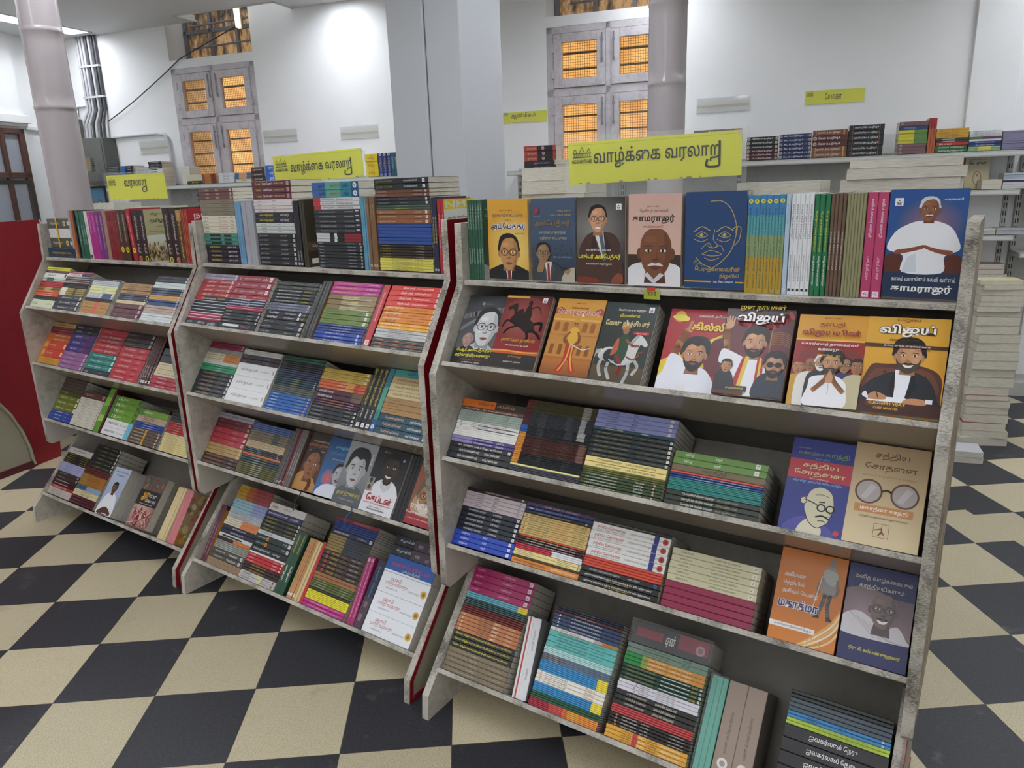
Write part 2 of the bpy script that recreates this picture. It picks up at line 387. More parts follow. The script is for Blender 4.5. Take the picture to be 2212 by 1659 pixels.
# ------------------------------------------------------------------ display stands
PT = .022
WIDE = {'R': 1.2, 'M': 1.21, 'L': 1.206}
STAND = {'R': (0, 0, 0), 'M': (-1.2383245186309506, 0.02337157530483016, -0.026904501), 'L': (-2.4731999497585195, 0.06600276070609426, -0.0136354686)}
SNAME = {'R': 'nearest', 'M': 'middle', 'L': 'farthest'}
TAU = {1: 0.0, 2: RAD(34.5), 3: RAD(34.5), 4: RAD(34.5), 5: RAD(38.6)}
LIPS = {'R': {1: (-.060, 1.221), 2: (-.174, 1.021), 3: (-.196, .760), 4: (-.197, .498), 5: (-.272, .138)},
        'M': {1: (-.060, 1.229), 2: (-.176, 1.029), 3: (-.193, .772), 4: (-.194, .500), 5: (-.274, .130)},
        'L': {1: (-.060, 1.220), 2: (-.181, 1.015), 3: (-.201, .757), 4: (-.199, .485), 5: (-.274, .136)}}
DP = {'R': (0, 0, 0, 0, 0, 0, 0, 0), 'M': (-.0032, .0086, .0002, .0048, .0082, .0093, .0135, -.0013), 'L': (.003, -.0018, 0, -.0003, -.0004, -.0051, .008, -.0086)}
def smat(st): x, y, a = STAND[st]; return T(x, y, 0) @ RZ(a)
def tier(st, k, inset=0.0):
    """frame of a shelf: x along the stand, y into the shelf, z away from its surface; origin on the front lip"""
    y, z = LIPS[st][k]; t = TAU[k]
    m = Matrix(((1, 0, 0, 0), (0, cos(t), sin(t), y), (0, -sin(t), cos(t), z), (0, 0, 0, 1)))
    return smat(st) @ m @ T(0, inset, 0)
def stand(st, label):
    WID = WIDE[st]; r = empty('display_stand', label, 'bookshelf', smat(st), 'sloping wooden display stands in a row')
    d = DP[st]; P1 = (-.0625+d[0], 1.3737+d[1]); P2 = (-.0655+d[2], 1.212+d[3]); P3 = (-.2057+d[4], .9892+d[5]); P4 = (-.2123+d[6], .3733+d[7])
    up = [P1, P2, P3, P4, (P4[0]+.012, P4[1]-.014), (-.165, P4[1]-.012), (.05, .385), (.188, .385), (.188, P1[1])]
    lowp = [(-.055, .378), (-.3248, .0737), (-.3327, 0), (-.25, 0), (.188, 0), (.188, .378)]
    outer = {'R': CHIP, 'M': RED, 'L': RED}[st]
    for side in (0, 1):
        x0 = -WID if side == 0 else -PT
        b = MB(); b.prism(up, x0, x0 + PT, 'x', None, 0, (2 if side == 0 else 1, 1 if side == 0 else 2))
        b.build('side_panel', [LIP, PAINT, outer if side or st == 'L' else RED], r, None, .0015)
        ins = (0 if st == 'R' else .012) if side == 0 else (-.012 if st == 'R' else -.022)
        b = MB(); b.prism(lowp, x0 + ins, x0 + ins + PT, 'x', None, 0, (2 if side == 0 else 1, 1 if side == 0 else 2))
        p = b.build('lower_side_panel', [LIP, PAINT, CREAM], r, None, .0015)
        if side == 1:                                                                                 # red edging strip on the outer face
            e = MB(); xs = x0 + ins + PT; w = .016
            e.prism([(-.0755, .378), (-.3248+.002, .0737), (-.3327+.002, .002), (-.3327+w, .002), (-.3248+w, .068), (-.055, .378)], xs, xs + .002)
            e.prism([(-.3327+w, .002), (.188, .002), (.188, .02), (-.3248+w, .02)], xs, xs + .002); e.build('edging', RED, p)
    for k in range(1, 6):
        t = TAU[k]; y, z = LIPS[st][k]
        m = Matrix(((1, 0, 0, 0), (0, cos(t), sin(t), y), (0, -sin(t), cos(t), z), (0, 0, 0, 1)))
        dep = .47 if k == 1 else .17; th = .012 if k == 1 else .0125
        il, ir = (0, 0) if k < 5 else ((.0, -.012) if st == 'R' else (.012, -.022))
        b = MB(); b.box((-WID+PT+.0004+il, 0, -th), (-PT-.0004+ir, dep, 0)); n = len(b.f)
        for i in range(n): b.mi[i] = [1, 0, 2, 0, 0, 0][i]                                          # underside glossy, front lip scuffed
        b.build('shelf', [PAINT, UNDER, LIP], r, m, .001)
        if k == 1:
            b = MB(); b.box((-WID+PT, .455, 0), (-PT, .467, .05)); b.build('back_board', BACK, r, m); continue
        top = {2: .30, 3: .205, 4: .2, 5: .36}[k]
        b = MB(); b.box((-WID+PT+.0004+il, .1705, -.012), (-PT-.0004+ir, .178, top)); b.build('back_board', BACK, r, m)
    b = MB(); b.box((-WID+PT, .18, .03), (-PT, .187, 1.2)); b.build('rear_panel', BACK, r)
    return r
R_ = stand('R', 'nearest worn white sloping bookstand, right of the middle stand, covers facing out')
M_ = stand('M', 'middle worn white sloping bookstand with a red edged right panel')
L_ = stand('L', 'farthest worn white sloping bookstand, beside the red counter')
b = MB(); b.box((-.02, -.0015, -.018), (.02, .0, .004), lin('a9b13c')); b.box((-.012, -.002, .001), (.008, .0, .01), lin('c8402c'))
V, F_, a_ = glyphs('235', .01); b.mesh_faces([(-.011+x*.022, -.0018, -.009+y*.009) for x, y in V], F_, lin('33361a'))
st_ = b.build('price_sticker', PRINT, R_, T(-.632, -.0606, 1.217)); st_['label'] = 'torn yellow green price sticker reading 235'
# ------------------------------------------------------------------ books
ORD = 'first second third fourth fifth sixth seventh eighth ninth tenth eleventh twelfth thirteenth fourteenth fifteenth sixteenth seventeenth eighteenth nineteenth twentieth'.split()
def ordn(i):
    if i < 20: return ORD[i]
    tens = {2: 'twent', 3: 'thirt', 4: 'fort', 5: 'fift', 6: 'sixt', 7: 'sevent'}[(i+1) // 10]
    return tens + 'ieth' if (i+1) % 10 == 0 else tens + 'y-' + ORD[(i+1) % 10 - 1]
SHELF = {1: 'top', 2: 'second', 3: 'third', 4: 'fourth', 5: 'lowest'}
def bname(n, t=.012):
    if n.startswith('thick') or t > .024: return 'thick_book'
    if t < .0047: return 'pamphlet'
    if t < .0084: return 'booklet'
    return 'slim_paperback' if t < .0112 else ('paperback_book' if t < .0152 else 'thick_paperback')
def plain(n, t):
    """the word for a book's kind follows its thickness"""
    k = {'pamphlet': 'pamphlet', 'booklet': 'booklet', 'slim_paperback': 'paperback', 'paperback_book': 'paperback', 'thick_paperback': 'paperback', 'thick_book': 'thick book'}[bname(n, t)]
    if n.startswith('thick '): return n
    return re.sub(r'\b(booklet|paperback)\b', k, n, count=1) if k != 'thick book' else n
def parse(spec):
    out = []
    for e in spec.split(';'):
        e = e.strip()
        if not e: continue
        p = e.split(' ')
        if p[0] == 's': out.append(('s', float(p[1]), float(p[2]), lin(p[3]), *(float(x) for x in p[4:])))
        elif p[0] == 't':
            w = p[4:]; ex = []
            while len(w) > 1 and re.match(r'^\.\d+$', w[-1]): ex.insert(0, float(w.pop()))
            out.append(('t', float(p[1]), float(p[2]), lin(p[3]), ' '.join(w), *ex))
        elif p[0] in 'qe': out.append((p[0], float(p[1]), lin(p[2])))
        elif p[0] == 'n': out.append(('n', float(p[1]), lin(p[2]), p[3]))
    return out
def spine_print(b, els, L, t):
    """what is printed on a spine: face y=0, x from head to tail, z up the thickness"""
    y = -.00012
    def rect(x0, x1, z0, z1, c, yy): b.face([(x0, yy, z0), (x1, yy, z0), (x1, yy, z1), (x0, yy, z1)], c)
    for e in els:
        if e[0] == 's':
            z0, z1 = (e[4], e[5]) if len(e) > 5 else (0.02, .98)
            rect(e[1]*L, e[2]*L, z0*t, z1*t, e[3], y); y -= .00006
    y -= .00006
    for e in els:
        if e[0] == 't':
            h = e[5] if len(e) > 5 else .58; z0 = e[6] if len(e) > 6 else (1-h)/2
            V, F, a = glyphs(e[4], .012 if h > .3 else .0)
            w = (e[2]-e[1])*L; hh = h*t
            b.mesh_faces([(e[1]*L + x*w, y, z0*t + z*hh) for x, z in V], F, e[3])
        elif e[0] == 'q':
            s = min(.62*t, .016); x = e[1]*L; z = t/2
            rect(x-s/2, x+s/2, z-s/2, z+s/2, e[2], y); d = mul(e[2], .3)
            rect(x-s*.22, x+s*.1, z-s*.25, z-s*.05, d, y-.00006); rect(x-s*.05, x+s*.25, z+s*.05, z+s*.25, d, y-.00006); rect(x-s*.3, x-s*.2, z-s*.1, z+s*.3, d, y-.00006)
        elif e[0] in 'en':
            s = min(.36*t, .012); x = e[1]*L
            b.face([(x+s*cos(a*pi/8), y, t/2+s*sin(a*pi/8)) for a in range(16)], e[2])
            if e[0] == 'n':
                V, F, a = glyphs(e[3], .02); s *= .62
                b.mesh_faces([(x-s+u*2*s, y-.00006, t/2-s*.75+v*1.5*s) for u, v in V], F, (.03, .025, .02))
            else:
                b.face([(x+s*.55*cos(a*pi/5), y-.00006, t/2+s*.55*sin(a*pi/5)) for a in range(10)], mul(e[2], .45))
COVERS = {}
def cover_mesh(key, L, D, t, col, els, art=None, back=None):
    """paper cover: a folded sheet (spine, front, back) with its printing; origin at the head end of the spine, underside"""
    k = (key, round(L, 4), round(D, 4), round(t, 4))
    if k in COVERS: return COVERS[k]
    b = MB(); c = .0005; r = min(.0012, t*.22)
    pr = [(D, 0), (r, 0), (0, r), (0, t-r), (r, t), (D, t), (D, t-c), (r+c, t-c), (r+c, c), (D, c)]
    b.prism(pr, 0, L, 'x', col)
    if back:                                                                                          # the front board carries another colour
        b.face([(0, D, t+.00005), (0, r, t+.00005), (L, r, t+.00005), (L, D, t+.00005)], lin(back))
    spine_print(b, els, L, t)
    if art: art(Art(b, L, D, t))
    o = b.build('cover', PRINT); me = o.data; bpy.data.objects.remove(o); COVERS[k] = me; return me
BLOCKS = {}
def block_mesh(L, D, t):
    k = (round(L, 4), round(D, 4), round(t, 4))
    if k not in BLOCKS:
        b = MB(); c = .0006; b.box((.0003, .0022, c), (L-.0003, D-.0006, t-c)); o = b.build('page_block', PAGES); BLOCKS[k] = o.data; bpy.data.objects.remove(o)
    return BLOCKS[k]
PROTO = {}
def add_book(mat, L, D, t, name, hexc, spec, label, group, art=None, back=None, cat=None, key=None):
    kk = (key or (name, spec), round(L, 4), round(D, 4), round(t, 4)); bn = bname(name, t)
    if kk in PROTO:                                                                                   # a further copy of the same title
        src = PROTO[kk]; o = src.copy(); COL.objects.link(o)
        for ch in src.children: q = ch.copy(); q.parent = o; COL.objects.link(q)
    else:
        o = bpy.data.objects.new(bn, None); o.empty_display_size = .03; COL.objects.link(o)
        q = bpy.data.objects.new('cover', cover_mesh(kk[0], L, D, t, lin(hexc), parse(spec), art, back)); q.parent = o; COL.objects.link(q)
        q = bpy.data.objects.new('page_block', block_mesh(L, D, t)); q.parent = o; COL.objects.link(q)
        PROTO[kk] = o
    o.matrix_world = mat
    tag(o, label, {'pamphlet': 'pamphlet', 'booklet': 'booklet', 'slim_paperback': 'paperback', 'paperback_book': 'paperback', 'thick_paperback': 'paperback', 'thick_book': 'book'}[bn], group); return o
def words(s): return len(re.findall(r"[A-Za-z0-9][A-Za-z0-9'’-]*", s))
def fit(*opts):
    for o in opts:
        if words(o) <= 16: return o
    return ' '.join(opts[-1].split()[:16]).rstrip(' ,')
VMAX = {'R': {1: .31, 2: .206, 3: .2135, 4: .2025, 5: .318}, 'M': {1: .31, 2: .206, 3: .2075, 4: .2105, 5: .318}, 'L': {1: .31, 2: .206, 3: .21, 4: .209, 5: .318}}
NSTACK = {}
def lay_stack(st, k, ub, ul, ut, vb, vt, rows):
    """books lying on their sides, spines to the front"""
    n = NSTACK[(st, k)] = NSTACK.get((st, k), -1) + 1
    fr = tier(st, k, .022 if k == 1 else .010)
    L = max(.18, min(.217, ul)) - .001
    vb = max(.0008, min(vb, .004)); vt = min(vt, VMAX[st][k]); tot = sum(r[0]*r[1] for r in rows); total = sum(r[0] for r in rows)
    lo, hi = -WIDE[st]+PT+.0015, -PT-.0015-L
    if k == 5 and st != 'R': lo += .012; hi -= .022
    if k == 5 and st == 'R': hi -= .012
    v = vt; i = 0; bk = []
    for cnt, w, name, hexc, spec in rows:
        th = (vt - vb) * w / tot
        for j in range(cnt): v -= th; bk.append((v, th, name, hexc, spec, i)); i += 1
    for v, th, name, hexc, spec, i in reversed(bk):
        f = (v - vb) / max(vt - vb, 1e-6); u = ub + (ut - ub) * f + random.uniform(-.0008, .0008)
        u = min(max(u, lo), hi); dy = random.uniform(0, .003); rz = random.uniform(-.003, .003)
        u = min(max(u, lo + .001), hi - .001)
        D = .138 if L > .2 else .135; nm0, name = name, plain(name, th - .00035)
        l1 = f'{name}, {ordn(i)} from top, {ORD[n]} stack, {SHELF[k]} shelf, {SNAME[st]} stand'
        l2 = f'{name}, {ordn(i)} down, {ORD[n]} stack, {SHELF[k]} shelf, {SNAME[st]} stand'
        s = re.sub(r' with .*', '', name)
        l3 = f'{s}, {ordn(i)} from top, {ORD[n]} stack, {SHELF[k]} shelf, {SNAME[st]} stand'
        add_book(fr @ T(u, dy, v) @ RZ(rz if n % 2 else 0), L, D, th - .00035, nm0, hexc, spec, fit(l1, l2, l3), f'books lying in stacks on the {SHELF[k]} shelf of the {SNAME[st]} stand')
NUP = {}
def stand_row(st, k, ub, uw, ut, h, rows, cover, inset=None, dep=.137, v0=.0006):
    """books upright, spines to the front"""
    fr = tier(st, k, inset if inset is not None else (.022 if k == 1 else .010))
    tot = sum(r[0]*r[1] for r in rows); lo, hi = -WIDE[st]+PT+.001, -PT-.001
    if k == 5 and st != 'R': lo += .012; hi -= .022
    ub = max(ub, lo); uw = min(uw, hi - ub)
    h = min(max(h, .2), .222)
    if 1 < k < 5: h = min(h, VMAX[st][k] - .001)
    lean = math.atan2(ut - ub, h); lean = max(-.2, min(.1, lean)) if abs(lean) > .012 else 0
    u = ub; i = 0; total = sum(r[0] for r in rows)
    lean = max(min(lean, 0), -.115)
    for cnt, w, name, hexc, spec in rows:
        th = uw * w / tot
        for j in range(cnt):
            hh = h - random.uniform(0, .002)
            m = fr @ T(u, random.uniform(0, .003), v0)
            m = m @ RY(lean) @ T(0, 0, hh) @ Matrix(((0, 0, 1, 0), (0, 1, 0, 0), (-1, 0, 0, 0), (0, 0, 0, 1)))
            nm0, name = name, plain(name, th); base = re.sub(r' with .*', '', name)
            kk = NUP[(st, k, base)] = NUP.get((st, k, base), -1) + 1
            l1 = f'{name} standing upright, {ordn(kk)} from left of its kind, {SHELF[k]} shelf, {SNAME[st]} stand'
            l2 = f'{name}, {ordn(kk)} such upright from left, {SHELF[k]} shelf, {SNAME[st]} stand'
            l3 = f'{base}, {ordn(kk)} such upright from left, {SHELF[k]} shelf, {SNAME[st]} stand'
            t = (th - .0003) / max(cos(lean), .9)
            add_book(m, hh, dep, t, nm0, hexc, spec, fit(l1, l2, l3), f'books standing upright on the {SHELF[k]} shelf of the {SNAME[st]} stand', back=None if hasattr(cover, '__call__') or j < cnt-1 else cover, art=cover if hasattr(cover, '__call__') and j == cnt-1 and spec is rows[-1][4] else None, key=(nm0, spec, cover.__name__ if hasattr(cover, '__call__') and j == cnt-1 else cover if j == cnt-1 else None, round(h, 3)))
            u += th / max(cos(lean), .9) if not lean else th; name = nm0
            i += 1
class Art:
    """printing on the front cover: unit = cover width, y up from the tail"""
    def __init__(s, b, L, D, t): s.b = b; s.L = L; s.D = D; s.t = t; s.z = t + .00008; s.H = L / D
    def P(s, x, y): return (s.L - y * s.D, x * s.D, s.z)
    def up(s): s.z += .00004
    def poly(s, pts, col):
        q = clip(pts, 0.0, 0.0, 1.0, s.H)
        if len(q) < 3: return
        a = sum(q[i-1][0]*q[i][1] - q[i][0]*q[i-1][1] for i in range(len(q)))
        if a < 0: q = q[::-1]
        s.b.face([s.P(*p) for p in q], lin(col)); s.up()
    def rect(s, x0, y0, x1, y1, col): s.poly([(x0, y0), (x1, y0), (x1, y1), (x0, y1)], col)
    def blend(s, x0, y0, x1, y1, c0, c1, horiz=False):
        y1 = min(y1, s.H); a, c = lin(c0), lin(c1)
        s.b.face([s.P(x0, y0), s.P(x1, y0), s.P(x1, y1), s.P(x0, y1)], [a, c, c, a] if horiz else [a, a, c, c]); s.up()
    def glow(s, cx, cy, rx, ry, c0, c1, n=24):
        pts = [(cx + rx*cos(2*pi*i/n), cy + ry*sin(2*pi*i/n)) for i in range(n)]
        a, c = lin(c0), lin(c1)
        for i in range(n):
            t = clip([(cx, cy), pts[i], pts[(i+1) % n]], 0, 0, 1, s.H)
            if len(t) < 3: continue
            cc = []
            for p in t:
                f = min(1, math.hypot((p[0]-cx)/rx, (p[1]-cy)/ry)); f = f*f*(3-2*f); cc.append(tuple(a[k]*(1-f)+c[k]*f for k in range(3)))
            s.b.face([s.P(*p) for p in t], cc)
        s.up()
    def ell(s, cx, cy, rx, ry, col, rot=0, n=20):
        s.poly([(cx + rx*cos(2*pi*i/n)*cos(rot) - ry*sin(2*pi*i/n)*sin(rot), cy + rx*cos(2*pi*i/n)*sin(rot) + ry*sin(2*pi*i/n)*cos(rot)) for i in range(n)], col)
    def blob(s, pts, col, k=5): s.poly(smooth(pts, k), col)
    def line(s, pts, w, col, sm=True):
        p = smooth(pts, 5, False) if sm and len(pts) > 2 else pts
        for i in range(len(p)-1):
            dx, dy = p[i+1][0]-p[i][0], p[i+1][1]-p[i][1]; l = math.hypot(dx, dy) or 1; nx, ny = -dy/l*w/2, dx/l*w/2; ex, ey = dx/l*w*.25, dy/l*w*.25
            q = clip([(p[i][0]+nx-ex, p[i][1]+ny-ey), (p[i][0]-nx-ex, p[i][1]-ny-ey), (p[i+1][0]-nx+ex, p[i+1][1]-ny+ey), (p[i+1][0]+nx+ex, p[i+1][1]+ny+ey)], 0, 0, 1, s.H)
            if len(q) > 2: s.b.face([s.P(*v) for v in q], lin(col))
        s.up()
    def ring(s, cx, cy, rx, ry, w, col, n=22): s.line([(cx+rx*cos(2*pi*i/n), cy+ry*sin(2*pi*i/n)) for i in range(n+1)], w, col, False)
    def text(s, x0, x1, y, h, col, txt, bold=.015, edge=None, ew=.03):
        if edge:
            V, F, a = glyphs(txt, bold + ew); s.b.mesh_faces([s.P(x0-.006 + u*(x1-x0+.012), y-.006 + v*(h+.012)) for u, v in V], F, lin(edge)); s.up()
        V, F, a = glyphs(txt, bold); s.b.mesh_faces([s.P(x0 + u*(x1-x0), y + v*h) for u, v in V], F, lin(col)); s.up()
def clip(p, x0, y0, x1, y1):
    for ax, lim, sg in ((0, x0, 1), (0, x1, -1), (1, y0, 1), (1, y1, -1)):
        o = []
        for i in range(len(p)):
            a, c = p[i-1], p[i]; da, dc = sg*(a[ax]-lim), sg*(c[ax]-lim)
            if (da >= 0) != (dc >= 0):
                f = da / (da - dc); o.append((a[0]+(c[0]-a[0])*f, a[1]+(c[1]-a[1])*f))
            if dc >= 0: o.append(c)
        p = o
        if not p: break
    return p
def smooth(p, k=5, closed=True):
    o = []; n = len(p)
    for i in range(n if closed else n-1):
        q = [p[(i+j) % n] if closed else p[max(0, min(n-1, i+j))] for j in (-1, 0, 1, 2)]
        for s in range(k):
            t = s / k; o.append(tuple(.5*(2*q[1][d] + (q[2][d]-q[0][d])*t + (2*q[0][d]-5*q[1][d]+4*q[2][d]-q[3][d])*t*t + (3*q[1][d]-q[0][d]-3*q[2][d]+q[3][d])*t**3) for d in (0, 1)))
    if not closed: o.append(p[-1])
    return o
NF = {}
def face_out(st, k, u0, v0, w, h, rot, inset, n, tc, hexc, art, label, extra=None):
    """copies of one title facing the aisle, the front one on display; art = what its cover shows"""
    fr = tier(st, k, inset)
    if 1 < k < 5: h = min(h, VMAX[st][k] - .001 - w * abs(rot))
    u0 = min(u0, -PT - .0015 - w - (.012 if k == 5 else 0)); v0 = max(v0, w * max(rot, 0) + .0008)
    for i in range(n):
        y = tc * (i + 1)
        m = fr @ T(u0, 0, v0) @ RY(rot) @ T(-.0004 * i, y, h - .0012 * (i % 2)) @ Matrix(((0, 1, 0, 0), (0, 0, -1, 0), (-1, 0, 0, 0), (0, 0, 0, 1)))
        lab = label if i == 0 else fit(f'{ordn(i)} further copy hidden behind the ' + re.sub(r'^(thick )?', '', label), f'{ordn(i)} copy behind ' + label, f'{ordn(i)} copy behind ' + label.split(',')[0] + ' facing out')
        add_book(m, h, w, tc - .0004, label, hexc, extra or '', lab, f'books facing out on the {SHELF[k]} shelf of the {SNAME[st]} stand', art=art if i == 0 else None, key=(label, i == 0))
# ------------------------------------------------------------------ pictures printed on the covers
def head(c, x, y, r, sk, hair='1c1a1a', style='short', glass=None, must=None, beard=None, side=1, smile=0, brow=None, sq=1.0, lens=None):
    """a printed portrait head: x, y the middle of the face, r half its width"""
    sk = lin(sk) if isinstance(sk, str) else sk; dk, dk2, lt = mul(sk, .74), mul(sk, .52), mul(sk, 1.22)
    def p(l): return [(x + a*r*side, y + b*r*sq) for a, b in l]
    if style == 'big': c.blob(p([(-1.15, -.1), (-1.28, .6), (-1.1, 1.3), (-.6, 1.75), (0, 1.86), (.7, 1.78), (1.2, 1.35), (1.3, .6), (1.1, -.1)]), hair)
    elif style == 'back': c.blob(p([(-1.06, .1), (-1.12, .8), (-.9, 1.35), (-.35, 1.62), (.35, 1.6), (.9, 1.25), (1.08, .7), (1.02, .1)]), hair)
    elif style == 'short': c.blob(p([(-1.08, 0), (-1.16, .7), (-.95, 1.35), (-.4, 1.68), (.3, 1.7), (.9, 1.42), (1.15, .8), (1.08, 0)]), hair)
    for s in (-1, 1): c.ell(x + s*1.02*r, y - .08*r, .17*r, .32*r, dk)
    face = [(0, 1.3), (.52, 1.2), (.88, .75), (.98, .15), (.92, -.45), (.68, -1.0), (.3, -1.36), (0, -1.42), (-.3, -1.36), (-.68, -1.0), (-.92, -.45), (-.98, .15), (-.88, .75), (-.52, 1.2)]
    c.blob(p(face), sk)
    c.blob(p([(.5, 1.1), (.84, .72), (.96, .15), (.9, -.45), (.66, -1.0), (.3, -1.35), (.45, -.8), (.62, -.2), (.55, .5)]), dk)
    c.ell(x - .35*r*side, y + .75*r, .38*r, .2*r, lt)
    c.ell(x - .55*r*side, y - .3*r, .22*r, .2*r, mul(sk, 1.1))
    if style == 'short': c.blob(p([(-1.0, .35), (-1.06, .9), (-.8, 1.4), (0, 1.66), (.8, 1.42), (1.06, .9), (1.0, .35), (.86, .8), (.5, 1.02), (0, 1.0), (-.5, 1.06), (-.86, .82)]), hair)
    if style == 'big': c.blob(p([(-1.0, .3), (-1.12, .9), (-.8, 1.5), (0, 1.75), (.8, 1.5), (1.12, .9), (1.0, .3), (.84, .72), (.55, .98), (.1, .86), (-.4, 1.04), (-.8, .78)]), hair)
    if style == 'back': c.blob(p([(-1.0, .2), (-1.05, .8), (-.75, 1.36), (-.1, 1.56), (.5, 1.5), (.2, 1.28), (-.4, 1.16), (-.78, .8)]), hair)
    if style == 'fringe':
        for s in (-1, 1): c.blob([(x + s*.98*r, y + .9*r), (x + s*1.12*r, y + .5*r), (x + s*1.08*r, y - .05*r), (x + s*.92*r, y + .1*r)], hair)
    bc = brow or hair
    for s in (-1, 1):
        c.blob([(x+s*.2*r, y+.3*r), (x+s*.5*r, y+.42*r), (x+s*.78*r, y+.3*r), (x+s*.5*r, y+.33*r)], bc)
        c.ell(x+s*.46*r, y+.1*r, .24*r, .13*r, dk2); c.ell(x+s*.46*r, y+.09*r, .2*r, .08*r, 'e9e2da'); c.ell(x+s*.44*r, y+.09*r, .085*r, .085*r, '120e0c')
    c.blob(p([(.05, .2), (.12, -.2), (.26, -.42), (0, -.5), (-.22, -.42), (.02, -.3)]), dk)
    c.ell(x, y - .45*r, .2*r, .07*r, dk2)
    if beard: c.blob(p([(-.94, -.2), (-.9, -.7), (-.5, -1.35), (0, -1.58), (.5, -1.35), (.9, -.7), (.94, -.2), (.72, -.62), (.4, -.66), (0, -.6), (-.4, -.66), (-.72, -.62)]), beard)
    if smile: c.blob(p([(-.42, -.74), (0, -.82), (.42, -.74), (.25, -1.0), (0, -1.06), (-.25, -1.0)]), 'f2ece4'); c.line(p([(-.45, -.72), (0, -.82), (.45, -.72)]), .06*r, dk2)
    else: c.blob(p([(-.36, -.82), (-.1, -.76), (.1, -.76), (.36, -.82), (.1, -.96), (-.1, -.96)]), mul('8a4a42', .5 if sum(sk) < .5 else .9))
    if must: c.blob(p([(-.5, -.76), (-.25, -.58), (0, -.62), (.25, -.58), (.5, -.76), (.2, -.74), (0, -.72), (-.2, -.74)]), must)
    c.line(p([(.3, -.35), (.5, -.6), (.52, -.8)]), .035*r, dk)
    if glass:
        for s in (-1, 1):
            if lens: c.ell(x+s*.46*r, y+.08*r, .36*r, .28*r, lens)
            c.ring(x+s*.46*r, y+.08*r, .38*r, .31*r, .055*r, glass)
        c.line([(x-.1*r, y+.14*r), (x+.1*r, y+.14*r)], .05*r, glass, False)
        for s in (-1, 1): c.line([(x+s*.84*r, y+.14*r), (x+s*1.0*r, y+.16*r)], .04*r, glass, False)
def neck(c, x, y, r, sk): c.poly([(x-.55*r, y-.9*r), (x+.55*r, y-.9*r), (x+.7*r, y-1.9*r), (x-.7*r, y-1.9*r)], mul(sk, .7))
def suit(c, x, y, w, h, col, shirt='e8e6e2', tie=None, lap=.75):
    """shoulders, shirt front, tie and lapels; (x, y) the collar, w half width at the foot, h height"""
    c.blob([(x-.22*w, y+.02), (x-.6*w, y-.12*h), (x-.95*w, y-.4*h), (x-1.05*w, y-h), (x+1.05*w, y-h), (x+.95*w, y-.4*h), (x+.6*w, y-.12*h), (x+.22*w, y+.02)], col)
    c.poly([(x-.2*w, y+.03), (x+.2*w, y+.03), (x+.12*w, y-lap*h), (x-.02*w, y-lap*h)], shirt)
    if tie: c.poly([(x-.05*w, y-.06*h), (x+.07*w, y-.06*h), (x+.12*w, y-lap*h), (x+.03*w, y-lap*h*1.05), (x-.04*w, y-lap*h)], tie); c.poly([(x-.06*w, y), (x+.08*w, y), (x+.05*w, y-.09*h), (x-.03*w, y-.09*h)], mul(tie, .7))
    c.poly([(x-.22*w, y+.02), (x-.4*w, y-.3*h), (x-.25*w, y-.32*h), (x-.02*w, y-lap*h), (x-.12*w, y-.25*h)], mul(col, 1.45)); c.poly([(x+.22*w, y+.02), (x+.42*w, y-.3*h), (x+.28*w, y-.32*h), (x+.1*w, y-lap*h), (x+.14*w, y-.25*h)], mul(col, 1.3))
def logo(c, x, y, s, kind='bird'):
    c.rect(x, y, x+s, y+s, 'f2f0ec'); c.ell(x+.5*s, y+.68*s, .1*s, .1*s, '2a3a7a'); c.poly([(x+.15*s, y+.6*s), (x+.5*s, y+.35*s), (x+.85*s, y+.6*s), (x+.7*s, y+.25*s), (x+.3*s, y+.25*s)], '2f6aa8'); c.rect(x+.2*s, y+.08*s, x+.8*s, y+.16*s, 'a83a3a')
def spinefold(c): c.rect(.035, 0, .04, c.H, mul('ffffff', .2))
def a_green(c): c.text(.1, .5, c.H-.2, .09, 'd8e4da', 'டாக்டர்'); c.text(.1, .6, c.H-.34, .07, 'b8ccc0', 'பெருந்தலைவர்'); c.blob([(.0, .3), (.3, .22), (.6, .4), (1.0, .5), (1, 0), (0, 0)], 'b8c8c4'); logo(c, .12, .08, .1)
def a_dark(c): c.text(.15, .75, .45, .08, 'e0dcd0', 'நெப்போ'); c.rect(0, .38, 1, .6, '5a4a38'); c.text(.15, .75, .45, .08, 'e0dcd0', 'நெப்போ'); c.rect(.1, .08, .3, .2, 'e8e8e4')
def a_yellowhead(c): c.rect(0, 0, 1, c.H, 'e2e1da'); c.rect(0, c.H-.2, 1, c.H, 'e8d42a'); c.text(.06, .7, c.H-.17, .13, 'e9e9e0', 'NM'); c.text(.12, .8, c.H-.42, .08, '8a4a40', 'ஓபியாவின்'); c.text(.25, .8, c.H-.6, .12, '26262a', 'சோவி')
def a_redtitle(c): c.text(.2, .6, c.H-.3, .16, 'f0dcd8', 'நா'); c.text(.15, .6, c.H-.55, .14, 'f0dcd8', 'தமி')
def a_amberhead(c): c.rect(0, 0, 1, c.H, 'bd8a30'); c.rect(0, c.H-.12, 1, c.H, '5c2838'); c.blob([(.35, c.H-.2), (.9, c.H-.15), (1, c.H-.8), (.7, c.H-.95), (.35, c.H-.8)], '5a2434'); c.text(.15, .6, .35, .08, '8a2a20', 'இலக்')
def a_food(c):
    c.rect(0, 0, 1, c.H, 'a8824e')
    for i in range(60):
        x, y, r = random.random(), random.random()*c.H, random.uniform(.05, .14); c.ell(x, y, r, r*.8, random.choice(['c8602c', 'd8b068', '8a9a3c', 'e0d0a0', 'b8442c', '6a4a24', 'd89a3c']), random.random()*3, 10)
